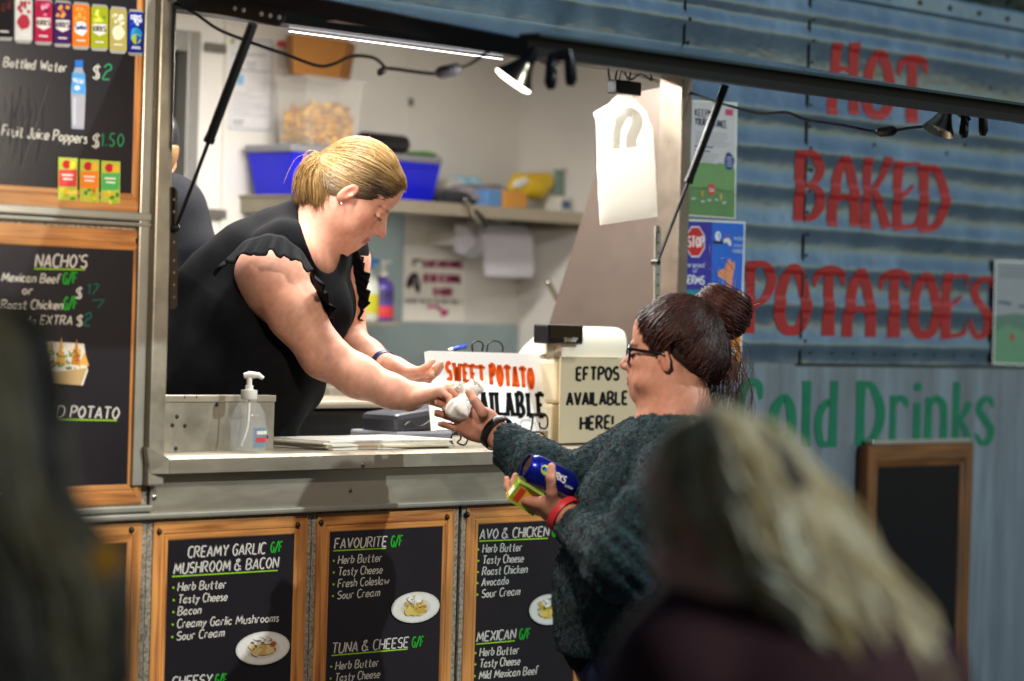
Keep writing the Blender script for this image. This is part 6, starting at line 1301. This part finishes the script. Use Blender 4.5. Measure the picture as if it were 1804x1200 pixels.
strands('wool_pile', curve_paths(fz, 4), .0006, np.repeat(mixc('#06131a', '#2f5a64', rj.random((len(pk), 1))**1.5), 4, 1), M['wool'], jm)
# wrist bands
band('bracelet', P(882, 768, 6.73), P(868, 757, 6.745), .0375, .02, mat('leather_black', '#0c0a09', .3), t, .003)
mb = MB(); q_ = P(872, 765, 6.715); mb.lathe(unloc(q_+np.array((.006, -.03, .008))), unloc(np.array((.2, -.9, .3))), [(0, .004), (.003, .004)], 10); mb.build('bracelet_clasp', M['chrome'], t)
band('wristband', P(1001, 913, 6.424), P(987, 902, 6.437), .0405, .017, mat('red_band', '#d2303a', .45), t)
# glasses
mb = MB()
for y in (-.033, .033):
    a = [H2.p(.108-.25*(abs(q)-.033)**1 if False else .106-(.02 if abs(q) > .05 else 0), q, z) for q, z in ((y-.026, -.001), (y+.026, -.001), (y+.024, -.034), (y-.024, -.034))]
    c = crom([unloc(q) for q in a], 5, True); mb.tube(c+[c[0], c[1]], .0028, 8)
mb.tube([unloc(H2.p(.108, -.008, -.012)), unloc(H2.p(.108, .008, -.012))], .0025, 8)
for y in (-1, 1): mb.tube(crom([unloc(H2.p(*q)) for q in ((.086, y*.060, -.004), (.083, y*.068, -.005), (.04, y*.078, -.008), (.0, y*.083, -.010), (-.018, y*.082, -.02), (-.026, y*.079, -.042))], 5), [.0036]*20+[.0028]*6, 8)
gl = mb.build('glasses', mat('glasses_black', '#070707', .25), t, smooth=True)
for y in (-.033, .033):
    mb = MB(); mb.add([unloc(H2.p(.106-(.02 if abs(q) > .05 else 0), q, z)) for q, z in ((y-.024, -.003), (y+.024, -.003), (y+.022, -.032), (y-.022, -.032))], [[0, 1, 2, 3]]); mb.build('lens', M['lens'], gl)
# hair
rg = np.random.default_rng(9)
F = Field(H2.c-.2, H2.c+.22, .004)
F.ell(H2.p(-.014, 0, .032), np.array((.096, .076, .086))*H2.k, H2.A, .02); F.ell(H2.p(-.050, 0, -.005), np.array((.062, .062, .074))*H2.k, H2.A, .03)
F.half(H2.p(-.03, 0, -.02), -H2.z*.9+H2.x*.55); F.half(H2.p(.068, 0, .055), H2.x*.8-H2.z*.7); F.half(H2.p(.022, 0, .0), H2.x*.9-H2.z*.4); F.ell(H2.p(.005, .087, -.03), np.array((.035, .03, .045))*H2.k, H2.A, .008, '-'); F.ell(H2.p(.005, -.087, -.03), np.array((.035, .03, .045))*H2.k, H2.A, .008, '-')
BN = P(1272, 549, DC+.03); F.cone(P(1225, 592, DC+.02), P(1252, 570, DC+.02), .055, .05, .03); F.ell(BN, (.056, .055, .048), None, .02)
hr = grown('hair', F, M['hair_under'], t, lambda v: np.tile(np.array(lin('#20110d')), (len(v), 1)))
tie = (-.62, 0, .75); n = 2400; HAIRLINE = [(0, 46), (18, 40), (28, 25), (40, 2), (54, -18), (66, -30), (76, -22), (86, -4), (98, -4), (108, -16), (120, -26), (150, -40), (180, -44)]
pp, az, inn = pulled_hair(H2, n, 14, tie, rg, .012, (-.016, 0, .030), (.102, .083, .092), more=((.042, 0, .045, .0565, .0665, .0565), (.030, 0, -.035, .060, .062, .084), (-.055, 0, -.01, .078, .077, .093)))
pp[:, -1] = pp[:, -1]*.5+P(1246, 572, DC+.02)*.5; pp += rg.normal(0, .0016, pp.shape)
def brown(n, k, red): return np.clip((mixc('#120a08', '#461c10', np.clip(rg.random((n, 1))*.8*np.ones((n, k))+red, 0, 1)))*(1+rg.normal(0, .25, (n, 1, 1))), .004, 1)
strands('hair_strand', pp, .0013, brown(n, 14, .08), M['hair'], hr)
n = 800; k = 16; a0 = rg.uniform(0, 6.28, n); tilt = rg.normal(0, .5, (n, 2)); span = rg.uniform(2.2, 4.2, n); rr = rg.uniform(.050, .066, n); hgt = rg.uniform(-.9, .9, n)
aa = a0[:, None]+span[:, None]*np.linspace(0, 1, k)[None]
ring_r = rr[:, None]*np.sqrt(1-(hgt[:, None]*.85)**2); u1, u2, u3 = nrm((.5, 0, .87)), np.array((0., 1, 0)), nrm((.87, 0, -.5))
bp_ = BN+ring_r[..., None]*(np.cos(aa)[..., None]*u3+np.sin(aa)[..., None]*u2)+(hgt*.85*rr)[:, None, None]*u1+(tilt[:, :1, None]*.01*np.sin(aa)[..., None])*u1+rg.normal(0, .001, (n, k, 3))
strands('bun', bp_, .0016, brown(n, k, .35), M['hair'], hr)
n = 90; s0 = P(1262, 600, DC)+rg.normal(0, .014, (n, 3)); s1 = s0+np.array((.03, 0, -.03))+rg.normal(0, .014, (n, 3)); s2 = s1+np.array((.004, 0, -.07))+rg.normal(0, .018, (n, 3)); s3 = s2+np.array((-.012, 0, -.06))+rg.normal(0, .022, (n, 3))
strands('loose_hair', curve_paths(np.stack([s0, s1, s2, s3], 1), 14), .0008, brown(n, 14, .35), M['hair'], hr)
n = 120; s0 = P(1246, 655, DC-.0)+rg.normal(0, .02, (n, 3)); s1 = s0+np.array((.0, -.005, -.04))+rg.normal(0, .012, (n, 3)); s2 = s1+np.array((-.02, 0, -.03))+rg.normal(0, .014, (n, 3))
strands('nape_hair', curve_paths(np.stack([s0, s1, s2], 1), 10), .0006, brown(n, 10, 0), M['hair'], hr)
n = 50; s0 = BN+nrm((.3, 0, .9))*.03+rg.normal(0, .025, (n, 3)); s1 = s0+rg.normal(0, .018, (n, 3))+np.array((0, 0, .012)); s2 = s1+rg.normal(0, .018, (n, 3))
strands('flyaway_hair', curve_paths(np.stack([s0, s1, s2], 1), 8), .0005, brown(n, 8, .4), M['hair'], hr)
# things in hands
t = thing('wrapped_potato', 'white paper wrapped food passed between the two women', 'wrapped food', unloc(P(812, 715, 6.76)))
F = Field(P(812, 705, 6.76)-.085, P(812, 705, 6.76)+.085, .0022)
F.ell(P(808, 722, 6.765), (.030, .03, .026), None, .01); F.ell(P(826, 684, 6.79), (.034, .026, .012), None, .012); F.cone(P(812, 718, 6.77), P(828, 690, 6.785), .02, .018, .012)
kk, k4 = noise3(41, 70), noise3(42, 180); F.warp(lambda p: .0042*np.abs(kk(p))+.0018*k4(p)-.002)
grown('paper_wrap', F, M['paper'], t)
mb = MB(); rr_ = random.Random(4)
for i in range(11):
    b = P(813+i*3.6, 680+rr_.uniform(-3, 3), 6.77+rr_.uniform(0, .03)); tip_ = b+np.array((rr_.uniform(-.012, .012), rr_.uniform(-.01, .01), rr_.uniform(.008, .02))); sd = np.array((rr_.uniform(.008, .014), rr_.uniform(-.008, .008), rr_.uniform(-.003, .003)))
    mb.add([unloc(q) for q in (b-sd, b+sd, tip_, b-sd*.5-np.array((0, .005, .006)))], [[0, 1, 2], [0, 2, 3], [0, 3, 1]])
mb.build('paper_tips', M['paper'], t)
c0, c1 = pt(926, 820, 6.418), pt(1013, 863, 6.455); ca = (c1-c0)/np.linalg.norm(c1-c0); CL = .119
t = thing('drink_can', 'dark blue drink can held on its side by the woman in the teal jumper', 'can', c0)
mb = MB(); mb.lathe(c0, ca, [(.0, .0245), (.0, .027), (.003, .0272), (.005, .0255), (.016, .0328), (.02, .0331), (CL-.014, .0331), (CL-.004, .0265), (CL, .0245)], 36); mb.f = mb.f[:-2]; mb.fm = mb.fm[:-2]; mb.build('can_body', mat('can_blue', '#14239a', .22, .55, var=.1, vs=20), t, smooth=True, auto=35)
mb = MB(); mb.lathe(c0, ca, [(.003, .0255), (.0031, .001)], 30); mb.lathe(c0, ca, [(CL-.001, .0245), (CL-.002, .001)], 30); lid_ = mb.build('can_end', M['chrome'], t, smooth=True, auto=35)
mb = MB(); mb.lathe(c0, ca, [(.012, .0302), (.0125, .0306), (.004, .0262), (.0, .0275), (.0, .0268)], 36); 
e1 = RT-ca*(RT@ca); e2 = np.cross(ca, -FW); e2 /= np.linalg.norm(e2); e3 = np.cross(e2, ca)
if e3@FW > 0: e3 = -e3
def canpt(s_, th, r=.0335): return c0+ca*s_+(e3*math.cos(th)+e2*math.sin(th))*r
def cpatch(poly, col, r): mb2.add([canpt(s_, th, r) for s_, th in poly], [list(range(len(poly)))], 0, lin(col))
sg = 1 if (canpt(0, .5)-canpt(0, 0))@UP > 0 else -1
mb2 = MB()
for (s_, th, rs_, rt, c) in ((.034, .35, .011, .33, '#b5cc2a'), (.037, .22, .008, .25, '#2a8fd0'), (.05, .55, .004, .1, '#dfe6f0')):
    cpatch([(s_+rs_*math.cos(a), sg*(th+rt*math.sin(a))) for a in np.linspace(0, 6.28, 14)[:-1]], c, .0336+random.uniform(0, .0003))
st_, w_ = glyphs('KIRKS'); 
for q in st_:
    v, f = ribbon([(x+.1*y, y) for x, y in q], .22); n0 = len(mb2.v); mb2.add([canpt(.05+x/w_*.034, sg*(.12+y*.42), .0338) for x, y in v], f, 0, lin('#e9edf4'))
st_, w_ = glyphs('LEMON')
for q in st_:
    v, f = ribbon(q, .2); mb2.add([canpt(.088+x/w_*.018, sg*(-.05+y*.14), .0338) for x, y in v], f, 0, lin('#c9d4ea'))
for j in range(7): cpatch([(.066, sg*(-.55-j*.09)), (.108, sg*(-.55-j*.09)), (.108, sg*(-.58-j*.09)), (.066, sg*(-.58-j*.09))], '#aab0c0', .0335)
mb2.build('can_print', M['print'], t, cols=True)
t = thing('juice_box', 'small green and yellow juice carton held under the blue can', 'juice carton', pt(915, 862, 6.48))
jc = pt(909, 863, 6.445); J1 = ca*.9-UP*.1; J1 /= np.linalg.norm(J1); J2 = np.cross(J1, FW*.9+RT*.35); J2 /= np.linalg.norm(J2); J3 = np.cross(J1, J2); JA = np.array([J1, J2, J3]).T
bm = bmesh.new(); bmesh.ops.create_cube(bm, size=1)
for q in bm.verts: q.co = Vector((jc+JA@(np.array(q.co)*np.array((.066, .044, .034))+np.array((.026, 0, 0)))).tolist())
bmesh.ops.bevel(bm, geom=bm.edges[:], offset=.002, segments=2, affect='EDGES'); mb = MB(); mb.bm(bm); mb.build('carton', mat('carton_green', '#a9b83a', .4, var=.35, vs=50), t)
mb = MB(); 
def jq(a, b, c, d, e): return jc+JA@np.array((a, b, c))
x_ = .026-.033-.0006
for (b0, b1, d0, d1, col) in ((-.016, .004, -.013, .011, '#e2dfc8'), (.007, .019, -.013, .012, '#6f9a2a'), (-.0205, -.017, -.013, .013, '#d2402a')):
    mb.add([jc+JA@np.array((x_, b, d)) for b, d in ((b0, d0), (b1, d0), (b1, d1), (b0, d1))], [[0, 1, 2, 3]], 0, lin(col))
s3 = -.017-.0006 if (JA@np.array((0, 0, -1)))@FW < 0 else .017+.0006
for (a0_, a1_, b0, b1, col) in ((.0, .014, -.016, .016, '#d2402a'), (.016, .03, -.018, .016, '#e8b23a'), (.032, .048, -.016, .016, '#d8642a')): mb.add([jc+JA@np.array((a, b, s3)) for a, b in ((a0_, b0), (a1_, b0), (a1_, b1), (a0_, b1))], [[0, 1, 2, 3]], 0, lin(col))
mb.build('carton_print', M['print'], t, cols=True)

# ================================================================== the colleague behind the jamb
DK = 7.55
t = thing('person', 'person in a dark grey shirt seen from behind at the kitchen doorway', 'person', unloc(np.array([*P(250, 600, DK)[:2], FL])))
H3 = Head(P(252, 262, DK), np.array((-.5, .85, 0)), (0, 0, 1), .95)
F = Field(np.array([P(120, 400, DK)[0], P(250, 400, DK-.3)[1], FL-.01]), np.array([P(380, 400, DK)[0], P(250, 400, DK+.3)[1], P(250, 160, DK)[2]]), .0055)
H3.sculpt(F); F.cone(P(252, 300, DK), P(250, 350, DK), .055, .065, .03); F.cone(P(300, 372, DK-.03), P(195, 372, DK+.03), .07, .07, .04); F.chain([P(250, 400, DK), P(255, 520, DK), P(258, 640, DK)], [.13, .12, .14], .05)
F.chain([P(308, 380, DK-.04), P(330, 450, DK-.05), P(338, 470, DK-.06), P(325, 545, DK-.1)], [.055, .046, .045, .032], .02); F.chain([P(195, 380, DK+.04), P(170, 480, DK+.02), P(200, 560, DK-.1)], [.055, .045, .03], .02)
hand(F, P(325, 545, DK-.1), np.array((-.5, -.2, -.7)), (.8, -.3, 0), (0, -.7, .3), [(20, 30, 20)]*4, .95, wr=.028)
for s_ in (-1, 1): k0 = P(258+45*s_, 660, DK); F.chain([k0, np.array([k0[0], k0[1], FL+.4]), np.array([k0[0], k0[1], FL+.06])], [.1, .07, .045], .03)
grown('body', F, M['skin_w'], t, H3.tint(*SK1))
F = Field(np.array([P(120, 400, DK)[0], P(250, 400, DK-.3)[1], FL+.5]), np.array([P(385, 400, DK)[0], P(250, 400, DK+.3)[1], P(250, 290, DK)[2]]), .006)
F.cone(P(303, 366, DK-.03), P(195, 366, DK+.03), .083, .083, .05); F.chain([P(250, 400, DK), P(258, 520, DK), P(262, 720, DK)], [.15, .15, .17], .05); F.chain([P(306, 378, DK-.04), P(332, 436, DK-.05)], [.074, .07], .03); F.chain([P(195, 380, DK+.04), P(178, 440, DK+.03)], [.072, .068], .03)
F.warp(lambda p: .004*n1(p)+.002*n2(p)); F.cone(P(252, 300, DK), P(250, 352, DK), .066, .068, .01, '-'); F.cone(P(334, 446, DK-.05), P(342, 500, DK-.05), .058, .06, .006, '-'); F.half(P(337, 437, DK)+np.array((0, 0, 0)), (.4, 0, -1)) if False else None
grown('shirt', F, M['charcoal_cloth'], t)
F = Field(H3.c-.17, H3.c+.17, .005); F.ell(H3.p(-.012, 0, .032), np.array((.106, .085, .096))*H3.k, H3.A, .02); F.half(H3.p(0, 0, .012), -H3.z+H3.x*.15); grown('cap', F, M['dark_plastic'], t)
F = Field(H3.c-.19, H3.c+.17, .005); F.ell(H3.p(-.03, 0, .0), np.array((.085, .082, .09))*H3.k, H3.A, .02); F.half(H3.p(0, 0, .01), H3.z); F.half(H3.p(.0, 0, 0), H3.x); grown('hair', F, M['hair_under'], t, lambda v: np.tile(np.array(lin('#7a5a34')), (len(v), 1)))

# ================================================================== blurred onlookers in front
def long_hair(t, fam, n, k, r, c1, c2, wav, seed, back=.06, nm='hair_strand', hp=None):
    """strands fanned between two drop lines given as (px, py, D) lists"""
    rg = np.random.default_rng(seed); A_ = np.array([P(*q) for q in fam[0]]); B_ = np.array([P(*q) for q in fam[1]]); s_ = rg.random(n)
    m = len(A_); bul = np.sin(np.clip(s_*1.1-.05, 0, 1)*math.pi)[:, None]*np.minimum(1, np.linspace(.5, 3, m))[None]
    sgn = np.where(rg.random(n) < .72, -1, 1)
    c = A_[None]*(1-s_)[:, None, None]+B_[None]*s_[:, None, None]; c[..., 1] += sgn[:, None]*bul*back*rg.uniform(.8, 1.1, n)[:, None]
    c += rg.normal(0, .004, c.shape)*np.linspace(.3, 1.6, m)[None, :, None]
    p = curve_paths(c, k); ph = rg.uniform(0, 6.28, (n, 1)); clump = np.floor(s_*26)[:, None]*1.7; tt = np.linspace(0, 1, k)[None]
    wv = np.sin(tt*wav*6.28+clump+ph*.15)*.012*tt; wv2 = np.cos(tt*wav*5.1+clump*1.3+ph*.15)*.010*tt
    p[..., 0] += wv; p[..., 1] += wv2
    cl = np.random.default_rng(seed+1).random(40)[(clump/1.7).astype(int)[:, 0]]
    cc = mixc(c1, c2, np.clip(cl[:, None]**1.4*.95+rg.normal(0, .12, (n, 1))+.0*tt, 0, 1))*(1+rg.normal(0, .15, (n, 1, 1)))
    return p, np.clip(cc, .002, 1)
DF = 3.4
t = thing('person', 'out of focus woman with long wavy blonde hair and a maroon top', 'person', unloc(np.array([*P(1390, 1300, DF)[:2], 0.])))
H4 = Head(P(1272, 905, DF), np.array((-.72, .62, -.22)), (-.1, 0, 1), .93)
F = Field(np.array([P(1000, 1200, DF)[0], P(1300, 1200, DF-.35)[1], -.005]), np.array([P(1760, 1200, DF)[0], P(1300, 1200, DF+.35)[1], P(1272, 690, DF)[2]]), .0065)
H4.sculpt(F); F.cone(P(1290, 990, DF), P(1340, 1130, DF), .055, .07, .03); s1_, s2_ = P(1195, 1185, DF-.05), P(1590, 1215, DF+.10); F.cone(s1_, s2_, .06, .06, .06)
ch_ = P(1390, 1300, DF); pv_ = ch_+np.array((0, 0, -.42)); F.chain([ch_, ch_+np.array((0, 0, -.2)), pv_], [.13, .11, .14], .05)
for sp_, e_ in ((s1_, -.06), (s2_, .06)): F.chain([sp_, sp_+np.array((e_, -.02, -.27)), sp_+np.array((e_*.8, .03, -.5))], [.05, .04, .03], .02); hand(F, sp_+np.array((e_*.8, .03, -.5)), (0, .05, -1), (np.sign(e_), 0, 0), (0, 1, 0), [(12, 22, 16)]*4, .93)
for s_ in (-1, 1): k0 = pv_+np.array((.08*s_, 0, -.03)); F.chain([k0, np.array([k0[0], k0[1], .45]), np.array([k0[0], k0[1], .07])], [.1, .065, .042], .03); F.ell(np.array([k0[0]-.03, k0[1]+.03, .035]), (.09, .09, .036), None, .02)
grown('body', F, M['skin_w'], t, H4.tint(*SK1))
F = Field(np.array([P(1000, 1200, DF)[0], P(1300, 1200, DF-.35)[1], pv_[2]-.06]), np.array([P(1760, 1200, DF)[0], P(1300, 1200, DF+.35)[1], P(1272, 950, DF)[2]]), .0065)
F.cone(s1_, s2_, .076, .076, .07); F.chain([ch_, ch_+np.array((0, 0, -.2)), pv_], [.15, .135, .16], .05); F.cone(P(1250, 1130, DF), P(1450, 1120, DF), .07, .07, .05)
for sp_, e_ in ((s1_, -.06), (s2_, .06)): F.chain([sp_, sp_+np.array((e_, -.02, -.27)), sp_+np.array((e_*.8, .03, -.48))], [.07, .056, .046], .03)
F.warp(lambda p: .006*n1(p)+.002*n2(p)); F.cone(P(1290, 990, DF), P(1320, 1090, DF), .06, .066, .01, '-'); grown('maroon_top', F, M['maroon'], t)
F = Field(np.array([pv_[0]-.3, pv_[1]-.25, 0]), np.array([pv_[0]+.3, pv_[1]+.25, pv_[2]+.05]), .008)
for s_ in (-1, 1): k0 = pv_+np.array((.08*s_, 0, -.03)); F.chain([k0, np.array([k0[0], k0[1], .45]), np.array([k0[0], k0[1], .09])], [.12, .08, .06], .03)
F.ell(pv_, (.16, .14, .1), None, .04); grown('trousers', F, M['denim'], t)
F = Field(P(1060, 1250, DF-.25), P(1760, 660, DF+.25), .006)
F.ell(H4.p(-.012, 0, .03), np.array((.100, .080, .090))*H4.k, H4.A, .02); F.chain([P(1300, 870, DF+.03), P(1390, 1000, DF+.04), P(1480, 1110, DF+.06), P(1550, 1210, DF+.07)], [.07, .055, .045, .035], .05)
F.half(H4.p(.055, 0, .04), H4.x*.9-H4.z*.3); F.warp(lambda p: .006*n2(p))
hr = grown('hair', F, M['hair_under'], t, lambda v: np.tile(np.array(lin('#3a2f1c')), (len(v), 1)))
fam = ([(1246, 722, DF), (1180, 762, DF-.02), (1152, 850, DF-.02), (1168, 945, DF-.02), (1235, 1050, DF), (1300, 1180, DF)], [(1262, 716, DF), (1385, 768, DF+.05), (1478, 875, DF+.06), (1556, 985, DF+.06), (1630, 1090, DF+.07), (1690, 1215, DF+.08)])
p, c = long_hair(t, fam, 2200, 26, .0022, '#a58a52', '#fdf3d3', 3.2, 51, .125)
strands('hair_strand', p, .0022, c, M['hair'], hr)
DLF = 3.05
t = thing('person', 'out of focus dark haired woman in front of the NACHO\'S menu board', 'person', unloc(np.array([*P(-60, 1200, DLF)[:2], 0.])))
H5 = Head(P(-75, 712, DLF), np.array((.3, .95, -.05)), (0, 0, 1), .95)
F = Field(np.array([P(-420, 1200, DLF)[0], P(-60, 1200, DLF-.35)[1], -.005]), np.array([P(300, 1200, DLF)[0], P(-60, 1200, DLF+.35)[1], P(-75, 520, DLF)[2]]), .0065)
H5.sculpt(F); F.cone(P(-75, 850, DLF), P(-75, 990, DLF), .055, .07, .03); s1_, s2_ = P(-350, 1080, DLF+.05), P(95, 1120, DLF+.06); F.cone(s1_, s2_, .055, .055, .06); ch_ = P(-85, 1220, DLF); pv_ = ch_+np.array((0, 0, -.42)); F.chain([ch_, ch_+np.array((0, 0, -.2)), pv_], [.12, .11, .14], .05)
for sp_, e_ in ((s1_, -.04), (s2_, .015)): F.chain([sp_, sp_+np.array((e_, -.02, -.27)), sp_+np.array((e_*.8, .05, -.5))], [.05, .04, .03], .02); hand(F, sp_+np.array((e_*.8, .05, -.5)), (0, .05, -1), (np.sign(e_), 0, 0), (0, 1, 0), [(12, 22, 16)]*4, .93)
for s_ in (-1, 1): k0 = pv_+np.array((.08*s_, 0, -.03)); F.chain([k0, np.array([k0[0], k0[1], .45]), np.array([k0[0], k0[1], .07])], [.1, .065, .042], .03); F.ell(np.array([k0[0], k0[1]+.04, .035]), (.045, .11, .036), None, .02)
grown('body', F, M['skin_w'], t, H5.tint(*SK2))
F = Field(np.array([P(-440, 1200, DLF)[0], P(-60, 1200, DLF-.38)[1], 0.08]), np.array([P(320, 1200, DLF)[0], P(-60, 1200, DLF+.38)[1], P(-75, 900, DLF)[2]]), .0075)
F.cone(s1_, s2_, .068, .068, .06); F.chain([ch_, ch_+np.array((0, 0, -.2)), pv_], [.14, .13, .16], .05)
for sp_, e_ in ((s1_, -.04), (s2_, .015)): F.chain([sp_, sp_+np.array((e_, -.02, -.27)), sp_+np.array((e_*.8, .05, -.48))], [.064, .054, .045], .03)
for s_ in (-1, 1): k0 = pv_+np.array((.08*s_, 0, -.03)); F.chain([k0, np.array([k0[0], k0[1], .45]), np.array([k0[0], k0[1], .1])], [.12, .08, .06], .03)
F.cone(P(-75, 880, DLF), P(-75, 990, DLF), .062, .066, .01, '-'); grown('dark_clothes', F, M['dark_top'], t)
F = Field(P(-330, 1250, DLF-.25), P(280, 500, DLF+.25), .006)
F.ell(H5.p(-.012, 0, .03), np.array((.100, .080, .090))*H5.k, H5.A, .02); F.chain([P(-60, 760, DLF), P(-40, 900, DLF), P(0, 1050, DLF-.03), P(40, 1210, DLF-.03)], [.07, .06, .05, .04], .06); F.half(H5.p(.05, 0, .0), H5.x); F.warp(lambda p: .006*n2(p))
hr = grown('hair', F, M['hair_under'], t, lambda v: np.tile(np.array(lin('#0c0a08')), (len(v), 1)))
fam = ([(-80, 530, DLF), (-240, 620, DLF), (-270, 780, DLF-.03), (-250, 920, DLF-.05), (-160, 1060, DLF-.08), (-80, 1230, DLF-.1)], [(-66, 526, DLF), (68, 568, DLF), (108, 740, DLF-.03), (140, 875, DLF-.05), (196, 1010, DLF-.07), (212, 1235, DLF-.08)])
p, c = long_hair(t, fam, 1900, 22, .0022, '#080604', '#5a4f30', 1.6, 61, .125)
strands('hair_strand', p, .0024, c, M['hair'], hr)
mb = MB(); q = pt(186, 985, DLF-.2); bm = bmesh.new(); bmesh.ops.create_cube(bm, size=1)
for v_ in bm.verts: v_.co = Vector((q+RT*(v_.co.x*.024+v_.co.z*.006)+UP*v_.co.z*.03+FW*v_.co.y*.008).tolist())
bmesh.ops.bevel(bm, geom=bm.edges[:], offset=.003, segments=2, affect='EDGES'); mb.bm(bm); mb.build('hair_clip', M['gold'], hr)

# ------------------------------------------------------------------ a dark tree behind the trailer
tb = at(1790, 20, 7.5); t = thing('tree', 'dark leafy tree rising behind the far end of the trailer roof', 'tree', (tb[0], 7.5, 0))
rt_ = np.random.default_rng(91); mb = MB(); base = np.array((tb[0], 7.5, 0.))
mb.tube([base, base+(.1, 0, 1.2), base+(.05, .1, 2.4), base+(.2, .0, 3.6)], [.2, .16, .13, .06], 10)
for k in range(7):
    a = k*.9; p0 = base+(.08, 0, 1.7+.25*k); d = np.array((math.cos(a), math.sin(a), .55)); mb.tube([p0, p0+d*.7, p0+d*1.4+(0, 0, .2)], [.07, .045, .015], 7)
mb.build('trunk', mat('bark', '#2a2118', .9, bump=.5, bs=40), t)
v = []; f = []
cl = [(base+np.array((rt_.normal(0, .9), rt_.normal(0, .7), rt_.uniform(2.2, 5.0))), rt_.uniform(.3, .7)) for _ in range(38)]
for c, r in cl:
    for _ in range(110):
        d = rt_.normal(0, 1, 3); d /= np.linalg.norm(d); p = c+d*r*rt_.random()**.35; u = rt_.normal(0, 1, 3); u /= np.linalg.norm(u); w_ = np.cross(u, d); L_ = rt_.uniform(.05, .1); n = len(v)
        v += [p-u*L_, p+w_*L_*.45, p+u*L_, p-w_*L_*.45]; f.append([n, n+1, n+2, n+3])
mesh_obj('crown', v, f, mat('leaf_green', '#2c4a1c', .6, var=.5, vs=2), t)
